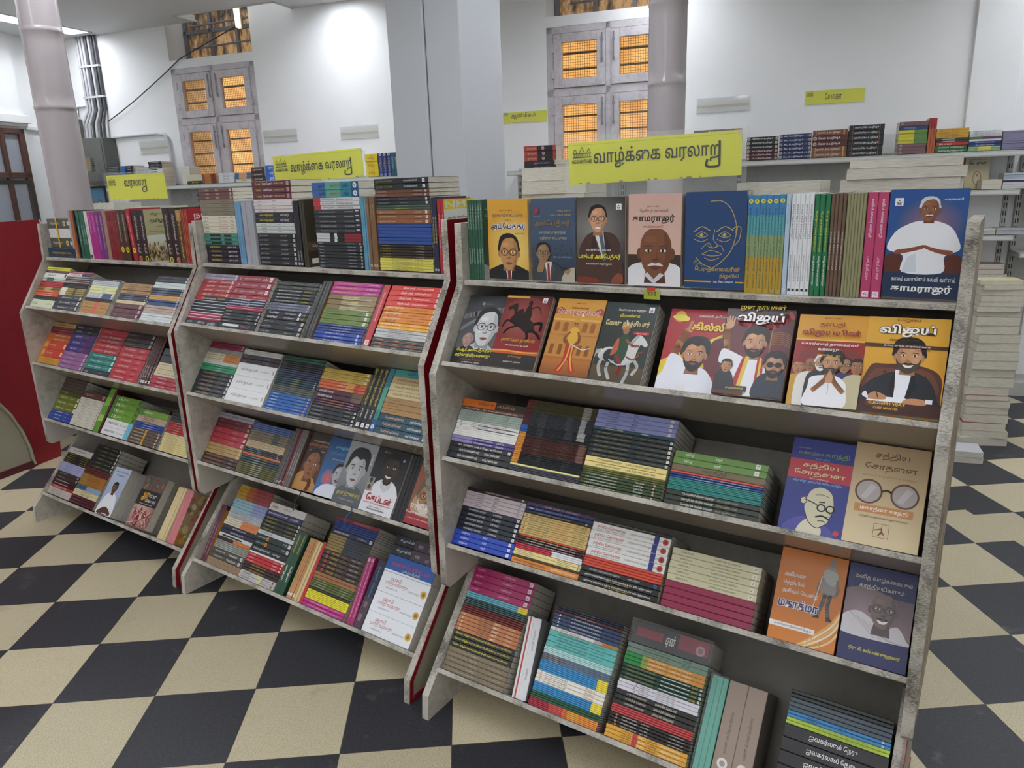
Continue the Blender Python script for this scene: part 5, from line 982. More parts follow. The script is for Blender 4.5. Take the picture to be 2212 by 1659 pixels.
lay_stack('M', 2, -0.4887, 0.212, -0.4887, 0.0007, 0.2134, [
 (3, 38, 'magenta paperback with gold title', 'b33486', 't .06 .6 e8c070 சிலுவை ஒரு சாமானியனின் கதை .4;t .72 .94 f0d8e8 பா. தீனதயாளன் .4'),
 (3, 44, 'brown gold paperback', '7d6a42', 's .5 1 8f7c50;t .3 .65 e6dc9a விவேகானந்தர் .6;s .3 .9 b8b09c .05 .25'),
 (3, 42, 'olive green paperback with white sticker', '6b8240', 't .08 .4 34421c கிரேக்க சாம்ராஜ்யம் .5;t .74 .84 34421c முகில் .4;q .92 ece8dc'),
 (3, 22, 'navy booklet with lettering', '2b3a78', 't .3 .7 b8c0e0 மகாத்மா காந்தி'),
 (3, 30, 'royal blue paperback with white title', '2a459a', 't .22 .62 e8ecf8 நினைவில் - பா. தீனதயாளன் .45;q .9 dce4f4')])
lay_stack('M', 2, -0.2373, 0.2109, -0.2373, 0.0018, 0.2129, [
 (4, 45, 'scarlet paperback with white title', 'd2403a', 't .22 .44 f6e8e0 வீரன் புலி .5;t .48 .78 f6e8e0 டி.எஸ்.ராஜசேகரன் .4;q .92 f0dcd8'),
 (3, 46, 'orange paperback with black and white title', 'da832e', 't .05 .36 f6ead8 லியோ ஜோப்ஸ் .45 .5;t .1 .3 2c1c10 ஆப்பிள் பழி .4 .08;t .5 .82 2c1c10 பட்டுக்கோட்டை ராஜா .4;q .94 f0dcb8'),
 (2, 28, 'amber paperback with white lettering', 'e2a02c', 't .06 .44 f8f0d8 மாமனிதர் எம்.ஜி.ஆர்;t .6 .8 f4e4b8 நடிகர் சங்கம் .4;q .92 e8d8c0'),
 (3, 25, 'light grey paperback', 'bcbcba', 't .24 .7 3c3c3c மக்கள் நாயகன் ஜெயலலிதா;q .93 dcdce0'),
 (3, 30, 'black and orange striped paperback', '33342f', 's 0 1 b05a34 0 .15;t .06 .2 d0d0c8 சேகுவரா .35;t .4 .5 d0d0c8 உ.வேசா .35;t .64 .94 d0d0c8 இந்தியாவின் தலைவர்கள் .3')])
lay_stack('M', 3, -1.186, 0.2075, -1.186, -0.0012, 0.2135, [
 (2, 25, 'maroon paperback', '7d2540', 'q .94 d8c0c8'),
 (2, 20, 'silver grey booklet', '9a9894', 't .2 .7 4a4a4a வாழ்க்கை வரலாறு'),
 (2, 35, 'cream paperback fading to orange', 'd8cbae', 's .55 1 cf8448;t .06 .5 4a3c28 ஜார் லெனின் குருசேவ் .4;t .6 .92 4a3020 பட்டுக்கோட்டை .4'),
 (2, 13, 'off white booklet', 'd2d0ca', ''),
 (3, 20, 'jade green booklet', '3a9068', 't .4 .6 c8e8d8 வாழ்க்கை'),
 (6, 34, 'charcoal paperback with brown lettering', '2e3236', 't .12 .52 c89a7c சார்லி சாப்ளின் .45;t .66 .82 b8a498 மு.முருகேஷ் .35;q .96 e0dcd8')])
lay_stack('M', 3, -0.9774, 0.2119, -0.9774, -0.0006, 0.1994, [
 (3, 14, 'pale grey booklet', 'c4c2bc', ''),
 (2, 34, 'aubergine paperback', '2f2230', 't .05 .15 8a7a8a வால்ட்;t .6 .75 8a7a8a தமிழ்'),
 (3, 104, 'thick white paperback with black title', 'e9e9e9', 't .12 .55 2a2a2a ஸ்டீவ் ஜாப்ஸ் .28;t .62 .85 6a6a6a வால்டர் ஐசாக்சன் .14;t .93 .97 3a3a3a த் .5')])
lay_stack('M', 3, -0.7547, 0.2118, -0.7547, -0.0005, 0.1994, [
 (2, 24, 'bottle green booklet', '1c4a3a', 't .65 .85 6a9a80 மாவீரர்'),
 (4, 17, 'black booklet', '1c2024', ''),
 (4, 18, 'navy slate booklet', '2b3350', ''),
 (4, 18, 'dark teal booklet with gold mark', '24404a', 't .4 .58 b8a848 கார்ல் மார்க்ஸ்;q .95 cfd8d8'),
 (4, 16, 'grey striped booklet', '5f625c', 's 0 1 3c403c 0 .3'),
 (6, 26, 'azure blue paperback with white and yellow lettering', '2c62a8', 't .07 .22 e0e8f4 கார்ல் மார்க்ஸ் .5;t .7 .86 e0d070 வெ. சாமிநாத சர்மா .4;e .94 e0a0a0')])
lay_stack('M', 3, -0.5363, 0.212, -0.5363, -0.0016, 0.1772, [
 (3, 31, 'golden yellow paperback', 'c0a244', 't .06 .4 6a5420 அடிமைகளின் தலைவர் .4;t .66 .88 6a5420 தமிழ் மகன் .4;q .95 e8dcd0'),
 (3, 24, 'orange red booklet', 'cf6840', 's .6 .76 d89a4c;s .78 .86 b83a30;t .4 .6 f0d8b8 தமிழர்'),
 (2, 38, 'plum brown paperback with bold white title', '4a2a3a', 't .06 .38 f2ecf0 செங்கிஸ்கான் .5;s .78 1 6a5444'),
 (3, 20, 'dark purple booklet with orange lettering', '43263c', 't .16 .66 cf8a4c தமிழர் தலைவர் வாழ்க்கை;t .72 .86 c8b0b8 தமிழ்'),
 (4, 30, 'black paperback with faint title', '292d30', 't .04 .28 b8bcb8 மாவீரன் நெப்போலியன் .4;t .76 .88 b8bcb8 ரா.முருகன் .35;q .96 d8d8d4')])
lay_stack('M', 3, -0.2333, 0.208, -0.2333, -0.0, 0.2085, [
 (1, 54, 'teal paperback', '3c8a92', 's 0 .3 4a9a8c;t .25 .4 1c3840 நம்பி 1 .5'),
 (1, 58, 'tan paperback with maroon title', 'c4a878', 't .1 .75 6a2c24 மைசூர் புலி திப்பு சுல்தான் .45'),
 (2, 58, 'cream paperback with maroon title', 'dccb98', 't .1 .75 6a2c24 மைசூர் புலி திப்பு சுல்தான் .45'),
 (3, 43, 'caramel brown paperback', 'ab8552', 't .08 .3 5a3c20 வீரத் தளபதி .35;t .76 .95 3c2a18 அழகர் நம்பி .4'),
 (3, 54, 'petrol blue paperback with peach title', '23495a', 't .12 .48 e4bc94 பேரரசர் அசோகர் .45;t .6 .86 e8ece8 என்.சொக்கன் .4;q .95 e4e4e0')])
lay_stack('M', 4, -1.186, 0.212, -1.186, -0.0007, 0.2028, [
 (1, 45, 'silver mauve paperback with dark title', 'a09ca2', 't .05 .3 3c3840 சாதி மறுத்தவர் .4;t .36 .56 3c3840 அம்பேத்கர்;t .6 .95 3c3840 வாழ்க்கை வரலாறு .4'),
 (2, 36, 'wine red paperback', '6c2630', 't .06 .2 b88088 பேரறிஞர் .3;t .55 .65 b88088 சிவா .3;q .94 c8a0a4'),
 (3, 43, 'crimson red paperback', 'ab3540', 't .06 .2 e0a8ac காமராஜர் .3;t .55 .7 e0a8ac ராசன் .3;q .94 e8c8cc'),
 (3, 28, 'sand brown paperback', 'b0925f', 't .3 .6 7a2c24 மாவீரன் .5;q .95 e0d0a8'),
 (3, 28, 'dark brown paperback with copper lettering', '45352f', 't .04 .56 c08a5c வீரபாண்டிய கட்டபொம்மன் .45;t .76 .86 d8ccc4 முகில் .4')])
lay_stack('M', 4, -0.9692, 0.212, -0.9692, 0.0022, 0.1947, [
 (4, 15, 'steel blue booklet', '4a5f94', ''),
 (4, 20, 'grey brown booklet with dark print', '7c6f5c', 't .1 .5 2c2820 தமிழக வரலாறு;s .62 .78 3c4238;t .82 .95 3c3020 நூல்'),
 (3, 19, 'cream booklet with dark lettering', 'cdb692', 't .05 .5 3a2c1c தமிழகத் தலைவர்கள்;t .6 .9 3a2c1c முனைவர்'),
 (3, 14, 'dark slate blue booklet', '2e3a46', 't .1 .5 a8b0b8 மதுரை வீரன்;q .9 c0c8cc'),
 (1, 20, 'orange booklet', 'c46a3a', ''),
 (3, 18, 'dark blue grey booklet', '35444e', 't .3 .5 c8ccb8 வீரம்;t .55 .7 c0a848 விளைந்த'),
 (6, 15, 'olive drab booklet', '5b5b38', 't .35 .62 dcdcd0 வாழ்க்கை வரலாறு')])
lay_stack('M', 5, -1.1177, 0.2, -1.1177, -0.0014, 0.3369, [
 (4, 26, 'gold and red paperback', '9a4a2c', 's 0 .28 b08a2c;s .28 .5 a0582c;s .5 1 8a2c30'),
 (4, 22, 'powder blue paperback', '8fb4bf', 's .6 1 8a8fb8'),
 (5, 11, 'pale grey booklet with dark lettering', 'b9bfc2', 't .1 .7 50565a தமிழர் வாழ்க்கை'),
 (2, 28, 'cream and orange paperback', 'd9cdb4', 's .5 1 cc7a44;t .06 .5 463828 இளம் மாவீரர் குருசேவ் .4'),
 (2, 30, 'navy black paperback with white title', '23263a', 't .3 .7 e4e4e8 அரசியல் நூல் .45'),
 (1, 28, 'white paperback with black stripe', 'c9c9c6', 's .1 .7 2c2c2c .2 .6'),
 (1, 24, 'orange and black paperback', 'c8742e', 's 0 .5 24221f'),
 (5, 12, 'ash grey booklet', '8f9089', 't .2 .6 d8d8d4 மண்ணின் மைந்தர்'),
 (2, 36, 'dark grey paperback with white title', '4a4945', 't .12 .4 d4d4d0 வாழ்க்கை .35;t .52 .8 e4e4e0 நேற்று .5;e .9 e0e0dc'),
 (5, 10, 'tan booklet', 'a08468', '')])
lay_stack('M', 5, -0.9167, 0.2, -0.9167, -0.0003, 0.2897, [
 (1, 56, 'white paperback with red title', 'cfccc6', 't .06 .24 b83a34 ஜீவா வாழ்க்கை .5;t .4 .62 5a5a5a வரலாறு .3'),
 (1, 40, 'navy blue paperback with white title', '2a2c5e', 't .06 .6 e8e8f0 சிறுகதைகள் மற்றும் கட்டுரைகள் .45;t .68 .9 e8e8f0 பாரதி .45'),
 (4, 27, 'black paperback with yellow green lettering', '262824', 't .08 .36 b8c04a பெரியார் .45;t .68 .9 a8b04a வாழ்க்கை .4;q .97 dcdcd4'),
 (1, 30, 'white grey paperback', 'c2c6c6', 't .1 .4 5a5e5e வாழ்க்கை'),
 (2, 40, 'dark green paperback with white lettering', '20302c', 't .06 .3 c8d4cc பாரதி படைப்பு .4;e .34 cf8f3a;t .78 .88 c8d4cc சுதா .35;q .95 e0d8d4'),
 (1, 44, 'black paperback with bold white title', '1c2426', 't .06 .52 e4e8e8 தென் குமரியின் சுதேசி .45;t .6 .8 e4e8e8 தமிழ் .35'),
 (1, 14, 'thin white booklet', 'dcdcd8', ''),
 (3, 22, 'red booklet with white lettering', 'b42c34', 't .05 .2 f0d4d4 தொல்லை;t .72 .85 f0d4d4 பெருமாள்;q .95 f0e4e0'),
 (3, 20, 'dark brown booklet with yellow lettering', '33241e', 't .2 .62 d4b43c தமிழ் மொழி வரலாறு .5'),
 (2, 28, 'silver white paperback with dark print', 'bcb8b8', 't .06 .34 3c3a48 என் இனிய .5;s .5 .62 d0c890;t .62 .85 4a3a30 கவிதைகள் .5;e .92 8a5a34')])
lay_stack('M', 5, -0.5648, 0.2, -0.5648, -0.0007, 0.3161, [
 (1, 32, 'dark red paperback', '7e2a36', 't .4 .8 c88a90 வாழ்க்கை வரலாறு'),
 (4, 16, 'cobalt blue booklet', '243c80', ''),
 (1, 38, 'navy paperback with bold white title', '1d2844', 't .06 .42 f0f2f4 லன்வர் ரகுமான் .5;t .62 .84 c8d0dc முனைவர் .4;q .94 e0e4e4'),
 (6, 20, 'gold and black booklet', '8f7a44', 's .4 .72 24303e;s .72 1 2a2c30'),
 (5, 33, 'dark brown paperback with yellow title', '33241f', 'e .12 c84a3a;t .22 .4 e0c23c சிவாஜி .5;t .44 .6 8f7a5a THE REAL BOSS .35;t .7 .92 d8ccc0 வாழ்வு மலர் .4'),
 (2, 24, 'tan brown paperback', '96683e', ''),
 (4, 16, 'moss green booklet', '55602c', 't .1 .36 b0b890 கலைஞர்;t .7 .9 a8b088 வாழ்வு'),
 (1, 20, 'black booklet', '22221c', ''),
 (3, 22, 'bright yellow booklet with black lettering', 'e6da2e', 't .04 .7 33301a நேரு கண்ட இந்தியாவில் தமிழ் .45;t .74 .94 33301a முனைவர் .4'),
 (2, 27, 'vivid magenta paperback', 'b0247a', 't .14 .6 ecc0d8 மருத்துவர்கள் நூல் .45;t .68 .9 e0a8c8 வாழ்க்கை .35')])
lay_stack('M', 5, -0.2812, 0.2006, -0.2812, 0.0009, 0.3358, [
 (2, 76, 'thick black book with crowd photograph', '211c24', 't .1 .4 c8dce8 எழுச்சி .35;t .12 .42 3c6a9a மக்கள் திலகம் .25 .6;s .42 1 4a3a48;s .5 .6 8a7a8a .3 .6;s .72 .8 7a6a7a .2 .5'),
 (1, 124, 'thick blue and white book with red title', '2159a8', 's 0 1 e4e8ec 0 .12;t .12 .92 c8343a எனது போராட்டம் .38;t .36 .74 ece06a டாக்டர் ம.பொ.சி. .22 .14'),
 (3, 150, 'thick white book with red title', 'e8ebee', 't .2 .42 b4303a மகாகவி .2 .62;t .12 .58 b4303a பாரதி வரலாறு .26 .36;t .16 .4 33363c தமிழகத்தின் புரட்சி .1 .2;t .6 .84 33363c முனைவர் சொ. சேதுபதி .12 .34;e .92 d8a83a')])
lay_stack('L', 2, -1.182, 0.2108, -1.182, 0.0066, 0.2048, [
 (2, 18, 'yellow paperback', 'dfd83c', 't .3 .7 5a5420 வாழ்க்கை'),
 (1, 24, 'maroon paperback', '4f2c34', 't .1 .3 a08088 தமிழ்'),
 (1, 52, 'white paperback with black title', 'dedad4', 't .15 .5 3a3632 பேரறிஞர் அண்ணா .4;q .93 3c3a38'),
 (2, 18, 'green and white booklet', 'b8c8c0', 's .2 .5 2c4a42'),
 (4, 15, 'red booklet', 'b43636', ''),
 (3, 13, 'gold brown booklet', '8a6a34', 's .3 .6 b8a060'),
 (3, 20, 'orange red booklet with white lettering', 'cc5a34', 't .3 .75 f4e4d4 மாவீரன் வரலாறு'),
 (2, 18, 'charcoal booklet', '2e3034', ''),
 (1, 80, 'thick pale lime book', 'cdd5b4', 't .06 .28 4a543c ஸ்டாலின் .3;t .7 .9 4a543c நூல் .25')])
lay_stack('L', 2, -0.9701, 0.2108, -0.9701, 0.0054, 0.1896, [
 (1, 20, 'rose red paperback', 'b04450', 't .2 .6 f0ccd0 மருதன் கட்டுரை'),
 (1, 32, 'white and navy paperback', 'd4d0c8', 's .58 1 2a2c52;t .1 .5 4a4844 வாழ்க்கை'),
 (4, 20, 'speckled brown booklet', '44302e', 's 0 1 cfc4bc .75 1'),
 (3, 14, 'black booklet', '24262c', ''),
 (4, 20, 'gold and white booklet', '9c8a48', 's 0 .25 e0dccc;s .55 .65 4a4024'),
 (3, 52, 'dark slate paperback with white title', '2c3036', 't .2 .62 d8dce0 இதுவா உழைப்பவர் .4;t .7 .86 b8bcc0 வரலாறு .3;q .95 e8e8e4')])
lay_stack('L', 2, -0.7342, 0.212, -0.7342, 0.0027, 0.1653, [
 (1, 20, 'dark grey booklet with white lettering', '3a3c3e', 't .4 .56 c8ccd0 மகாகவி;t .72 .86 c8ccd0 நூல்'),
 (3, 17, 'pale blue grey booklet', 'c0c6cc', ''),
 (3, 26, 'pale yellow paperback', 'dfdfa6', 't .5 .64 6a6a40 நூல் .4'),
 (3, 17, 'white and navy booklet', 'd4d6d8', 's .58 .92 38407e;t .1 .5 5a5e64 வரலாறு'),
 (3, 12, 'black grey booklet', '34383c', ''),
 (2, 64, 'thick gold book with red stripe', 'b08a4a', 's .45 .6 cf5a44;t .1 .4 c8503a இந்திய வரலாறு .4;t .66 .9 c8503a பாகம் .4')])
lay_stack('L', 2, -0.4872, 0.212, -0.4872, 0.0082, 0.1562, [
 (3, 36, 'tan paperback with black title', 'a98558', 't .2 .5 3c2c1c பொன்னியின் .5;t .62 .9 5a4428 செல்வன் .35'),
 (3, 22, 'navy blue booklet', '2c3850', 't .2 .5 98a4b8 வரலாறு;q .95 d8dce0'),
 (1, 36, 'cream paperback', 'd9c59c', 't .2 .4 6a5434 தமிழ் .3;t .6 .7 6a5434 நூல் .3'),
 (3, 46, 'maroon paperback with white sticker', '5b2a36', 't .1 .2 b08890 காந்தி .3;t .5 .56 b08890 நூல் .3;q .9 e4d4d4')])
lay_stack('L', 2, -0.2697, 0.212, -0.2697, 0.0113, 0.1979, [
 (2, 35, 'dark slate paperback with white sticker', '373b42', 't .15 .3 98a0a8 நூல் .3;t .5 .6 98a0a8 சிவா .3;q .95 e4e4e4'),
 (2, 32, 'pale mint paperback', 'cad6d2', 't .2 .45 4a5654 தமிழ் நூல் .3;q .95 e8ecec'),
 (3, 24, 'blue grey booklet', '3e4658', 't .2 .5 98a0b4 மாவீரன்;q .95 e4e8ec'),
 (2, 26, 'apricot paperback', 'd3a05c', 't .3 .7 6a4a20 வாழ்க்கை .3;q .95 ecdcc0'),
 (3, 19, 'denim blue booklet', '34527e', 'q .95 dce4ec'),
 (3, 28, 'dusty pink paperback', 'b9a59a', 't .3 .7 5a4a44 வாழ்க்கை .3;q .95 e4dcd8'),
 (3, 27, 'bluish white paperback', 'd4dbdc', 't .2 .5 4a5254 வரலாறு .3')])
lay_stack('L', 3, -1.182, 0.2059, -1.182, 0.0089, 0.2172, [
 (1, 50, 'tan brown paperback', 'b08c58', 't .2 .55 4a3420 பேரரசு;q .93 d8c8a4'),
 (3, 24, 'maroon red paperback', '7c2530', 't .3 .7 d0a8a0 வாழ்க்கை .3'),
 (2, 40, 'rust orange paperback', 'b8602c', 't .3 .75 f0d8b8 வாழ்க்கை வரலாறு .4'),
 (2, 84, 'thick red and orange book', 'c8442e', 's 0 .22 cf7a30;t .08 .16 f0c8a0 ழ;t .28 .55 f4d8c8 காமராஜர் .3;q .93 f0e0d8'),
 (4, 18, 'golden orange booklet', 'd09a40', 's .3 .7 8a5a20 .4 .6')])
lay_stack('L', 3, -0.975, 0.2059, -0.975, 0.0029, 0.2099, [
 (2, 44, 'black slate paperback', '282c34', 't .1 .3 a8b0b4 உலக .4;t .55 .7 a8b0b4 வரலாறு .35'),
 (3, 62, 'violet blue paperback with white title', '3a3478', 's .6 1 4c2c66;t .15 .45 e4e0f0 தமிழ் தேசியம் .4;t .56 .72 c890b0 நூல் .25'),
 (4, 43, 'mauve paperback', '8f6390', 't .1 .5 d8b8d8 வேங்கை வரலாறு .35;q .94 e4d0e0')])
lay_stack('L', 3, -0.7566, 0.212, -0.7566, -0.0, 0.2127, [
 (1, 62, 'red paperback with faint title', 'a8333c', 't .15 .45 e0a8a8 மாவீரன் சேரன் .35'),
 (2, 44, 'dark red paperback', '8e2c34', 't .1 .35 d0a0a0 வரலாற்று .35;t .42 .85 e0b8b4 இளஞ்சேரல் .45'),
 (2, 54, 'scarlet paperback', 'b0343a', 't .1 .4 e8b8b4 வரலாற்று .35;t .46 .88 f0d0cc இளஞ்சேரல் .45'),
 (3, 58, 'teal green paperback with white title', '1f7d74', 't .1 .6 e4f4f0 சேர நாட்டு இளவல் .4;t .66 .85 c8e4dc க.முருகன் .3;q .95 e8f0ec'),
 (1, 52, 'dark slate paperback', '2e3a42', 't .08 .2 c8d0d4 உலகம் .4;t .6 .75 a8b4b8 ம.நூல் .3')])
lay_stack('L', 3, -0.5394, 0.2089, -0.5394, -0.0046, 0.2111, [
 (3, 48, 'dark brown paperback', '2c2224', 't .06 .4 b0a09c மாவீரர் உரை .3;q .93 c8b8b4'),
 (6, 57, 'bright red paperback with white title', 'b9323c', 't .12 .52 f4dcd8 பெரியாரின் நூல்கள் .4;t .68 .84 f0ccc8 பாகங்கள் .3')])
lay_stack('L', 3, -0.2403, 0.2, -0.2403, 0.0005, 0.1673, [
 (2, 80, 'thick slate black book', '33373c', 't .35 .7 b83a38 மாவீரன் .3'),
 (3, 50, 'cream paperback with brown title', 'd8cba6', 't .1 .75 6a3c28 என்னைத் தேடிய தீர்ப்பு .4;e .88 4a3c30'),
 (3, 44, 'raspberry red paperback', 'a83444', 't .2 .5 f0d4d4 சேரன் சிவா .4;t .76 .86 f0d4d4 முத்து .4')])
lay_stack('L', 4, -1.182, 0.2029, -1.182, 0.0032, 0.2126, [
 (4, 26, 'taupe grey paperback', '584b45', 's .0 1 463b36 0 .12'),
 (1, 42, 'dark olive paperback', '4c4a24', 't .1 .4 9a9a70 தமிழர்'),
 (3, 46, 'olive green paperback with white title', '6d7526', 't .12 .48 e4e8c8 தமிழர் தேசம் .4;t .6 .84 e4e8c8 நூல்கள் .3;q .95 ecf0dc'),
 (3, 28, 'cobalt blue paperback with white title', '34509c', 't .25 .55 e0e8f8 வரலாறு .4;t .7 .78 e0e8f8 நூல் .35')])
lay_stack('L', 4, -0.978, 0.2032, -0.978, 0.0039, 0.1673, [
 (1, 50, 'reddish brown paperback', '5c3434', 't .08 .5 d8c0b4 தமிழர் பண்பாடு .45;q .9 c8b0a8'),
 (9, 26, 'ivory white paperback', 'd5d3c2', 't .2 .4 7a2c2c பெரியார் .35;t .6 .75 4a4a40 நூல் .3;q .94 c8a0a0')])
lay_stack('L', 4, -0.7044, 0.212, -0.7044, 0.0039, 0.1828, [
 (4, 49, 'lime green paperback with white lettering', '6c9e38', 's 0 .2 4a8430;t .14 .3 e4f0d8 IX .5;t .32 .5 e4f0d8 ஒன்பது .4;q .94 3a6a2c'),
 (2, 66, 'thick white paperback with blue end', 'e4e6e4', 's .84 1 6fbcd6;t .1 .5 333333 மகாத்மா .45;t .56 .8 44484c சே.குகன் .25')])
lay_stack('L', 4, -0.4863, 0.212, -0.4863, 0.003, 0.1527, [
 (1, 52, 'apple green paperback', '7aa63e', 's 0 .2 4f8832;t .15 .45 e8f0d8 IX ஒன்பது .5'),
 (4, 13, 'cream striped booklet', 'c9b49c', 's .2 .6 8a6a58 .3 .7'),
 (3, 18, 'blue booklet with white lettering', '2c4a92', 't .3 .7 c8d4ec வாழ்க்கை'),
 (5, 26, 'grey brown paperback with white lettering', '5c5146', 't .06 .42 e4dccc மதுரை வரலாறு .45;s .45 .52 c89a3c;q .93 dcd4cc')])
lay_stack('L', 4, -0.2583, 0.2112, -0.2583, 0.0081, 0.1676, [
 (3, 27, 'slate black booklet', '34383e', 't .5 .8 8a9094 வாழ்க்கை'),
 (5, 22, 'red booklet with white lettering', 'ad3436', 't .2 .4 f0d0cc வரலாறு .4;t .6 .8 f0d0cc நூல் .4'),
 (3, 23, 'cream booklet with black title', 'dfcf98', 't .12 .5 3a301c தமிழர் இயக்கம் .45'),
 (6, 17, 'pale yellow booklet', 'dfcf92', 't .15 .5 4a4028 வரலாறு .4')])
lay_stack('L', 5, -1.17, 0.2091, -1.17, 0.0053, 0.2406, [
 (1, 50, 'white paperback with dark lettering', 'c9c6c2', 't .2 .7 3a3838 மா. மருதமுத்து .4'),
 (5, 17, 'black booklet with yellow lettering', '262422', 't .05 .35 a89a38 தமிழர்;t .7 .95 a89a38 வரலாறு'),
 (5, 16, 'lavender booklet with dark lettering', 'a4a6cc', 't .2 .5 3c3e6a வாழ்க்கை'),
 (2, 30, 'dark brown paperback', '3c302c', 't .1 .4 b8aca4 வரலாறு நூல் .35;q .93 d0c4bc'),
 (2, 27, 'dark maroon paperback with white title', '3e1c20', 't .1 .7 e8dcdc தீரன் சின்னமலை .45'),
 (1, 24, 'crimson paperback', 'a92a38', 't .1 .7 f0d0d4 வாழ்க்கை'),
 (4, 15, 'cream booklet with dark marks', 'c2bbae', 't .1 .6 4a4038 தமிழ் மொழி')])
lay_stack('L', 5, -0.9598, 0.2091, -0.9598, 0.0049, 0.2904, [
 (6, 35, 'dark green paperback with pale lettering', '252d26', 't .25 .5 a0aa98 மாவீரர் .35;t .62 .85 a0aa98 கண்ணன் .3;q .96 d8dcd4'),
 (3, 20, 'maroon brown booklet', '5c2c2a', ''),
 (6, 17, 'tan orange booklet', 'b07638', 's 0 .3 9a7a3c;t .3 .8 5a3418 வாழ்க்கை'),
 (3, 14, 'steel blue booklet', '3f6490', 's .4 1 8aa4bc'),
 (2, 26, 'cream paperback', 'd2c49a', 't .3 .7 4a4030 வரலாறு'),
 (3, 24, 'wine maroon paperback', '4c2028', 't .05 .4 a87880 இந்திய வரலாறு .35')])
stand_row('R', 1, -1.176, 0.051, -1.176, 0.2102, [
 (6, 20, 'dark green booklet with white lettering', '2f5a46', 't .05 .36 b8ccc0 டாக்டர் அம்பேத்கர்;t .6 .8 b8ccc0 வரலாறு')], a_green)
stand_row('R', 1, -0.4272, 0.0785, -0.4272, 0.2073, [
 (6, 41, 'blue and gold paperback with emblem', '5aa4ac', 's 0 .2 3f7fb4;s .62 1 b89632;s .4 .62 8aa06a;e .06 f0e040;t .13 .78 20405a பெருந்தலைவர் காமராஜர் வாழ்க்கை வரலாறு .45;t .8 .95 6a5420 முனைவர் .35')], None)
stand_row('R', 1, -0.3477, 0.0092, -0.3477, 0.2088, [
 (1, 30, 'pale blue paperback with small lettering', 'b4cbe0', 't .1 .3 4a6a90 காமராஜர் .3;q .95 e8e8e8')], None)
stand_row('R', 1, -0.3375, 0.0446, -0.3375, 0.2082, [
 (5, 30, 'white paperback with blue lettering', 'e6e8ea', 't .1 .44 3c4468 காலம் தந்த காமராஜர் .55;t .6 .86 55586a முனைவர் இராமமூர்த்தி .4;q .95 3c4448')], None)
stand_row('R', 1, -0.2919, 0.0305, -0.2919, 0.2072, [
 (3, 34, 'emerald green paperback with yellow and white lettering', '1f7349', 't .16 .56 e2d84a பெருந்தலைவர் காமராஜர் .5;t .6 .9 eef4ea வாழ்க்கை வரலாறு .5')], None)
stand_row('R', 1, -0.2603, 0.0287, -0.2603, 0.2077, [
 (4, 25, 'cocoa brown booklet with white lettering', '6b5444', 't .36 .74 e8dcd0 கல்வித் தந்தை காமராஜர் .5')], None)
stand_row('R', 1, -0.2305, 0.0353, -0.2305, 0.2074, [
 (6, 21, 'khaki grey booklet', '93906c', '')], None)
stand_row('R', 1, -0.194, 0.0382, -0.194, 0.2083, [
 (2, 68, 'raspberry pink paperback with white lettering', 'bb3f6c', 't .06 .42 fae8f0 காவியத் தலைவர் காமராஜர் .4;t .6 .82 f4d8e4 டாக்டர் பூ. ராமு .35;q .96 f4e4ec')], None)
stand_row('R', 5, -0.9336, 0.0435, -0.9576, 0.2153, [
 (1, 32, 'white booklet with red stripe', 'e2e2e2', 's 0 1 c2442e .35 .6;t .15 .4 6a6a70 தமிழ் இனி .3;t .6 .75 3a3a40 மாத இதழ் .3'),
 (1, 38, 'white booklet with grey cover', 'dcdcde', 't .15 .4 5a5a60 தமிழ் இனி .3;t .62 .76 3a3a40 வாசகன் .3')], '8b8b8d')
stand_row('R', 5, -0.4313, 0.04, -0.4313, 0.2357, [
 (3, 28, 'teal green paperback in plastic wrap', '4fa792', '')], None)
stand_row('R', 5, -0.3893, 0.0889, -0.3893, 0.2422, [
 (2, 100, 'thick taupe book in plastic wrap', 'a08d7e', 't .3 .72 43362e எம்எஸ்ஜியின் நூறாவது அவதாரம் .22;e .82 e8e0d8;t .87 .99 43362e விகடன் .22')], '5e5148')
stand_row('M', 1, -0.9851, 0.0324, -0.9672, 0.2176, [
 (2, 20, 'light blue paperback', '6f9fc2', 't .55 .9 4a6a8c வரலாறு')], None)
stand_row('M', 1, -0.9475, 0.0586, -0.9337, 0.2157, [
 (5, 16, 'silver grey booklet with pink lettering', 'a9acb4', 't .4 .7 b88a98 தமிழ் நூல்')], None)
stand_row('M', 1, -0.6727, 0.0251, -0.6727, 0.2131, [
 (2, 27, 'black paperback with white sticker', '24262a', 't .75 .9 c8c8c8 முகில் .4;q .95 e0e0dc')], None)
stand_row('M', 1, -0.6411, 0.0216, -0.6411, 0.2171, [
 (2, 18, 'olive black paperback', '3a3528', '')], a_dark)
stand_row('M', 1, -0.3614, 0.0227, -0.3614, 0.2184, [
 (3, 15, 'sky blue booklet', '5f94ae', '')], None)
stand_row('M', 1, -0.3375, 0.0364, -0.3375, 0.2191, [
 (3, 22, 'cinnamon brown paperback', '7c5a3c', 't .1 .3 c8b094 நூல் .3;q .93 c8b8a0')], None)
stand_row('M', 1, -0.0803, 0.0202, -0.0803, 0.213, [
 (2, 22, 'navy paperback with yellow lettering', '1f2a44', 't .25 .6 c8b848 சாவர்க்கர்;q .95 c8ccd4')], None)
stand_row('M', 1, -0.0589, 0.0251, -0.0589, 0.2079, [
 (2, 28, 'red paperback with white lettering', 'a82430', 't .2 .75 e8b0b4 சோவியத் ரஷ்யா .4')], a_yellowhead)
stand_row('M', 2, -0.5398, 0.0423, -0.5398, 0.2244, [
 (3, 23, 'dark grey paperback', '3b3c3b', 't .05 .4 9a9a96 வாழ்க்கை வரலாறு .35;t .6 .85 9a9a96 மு.முருகேசன் .35')], '8a5a34')
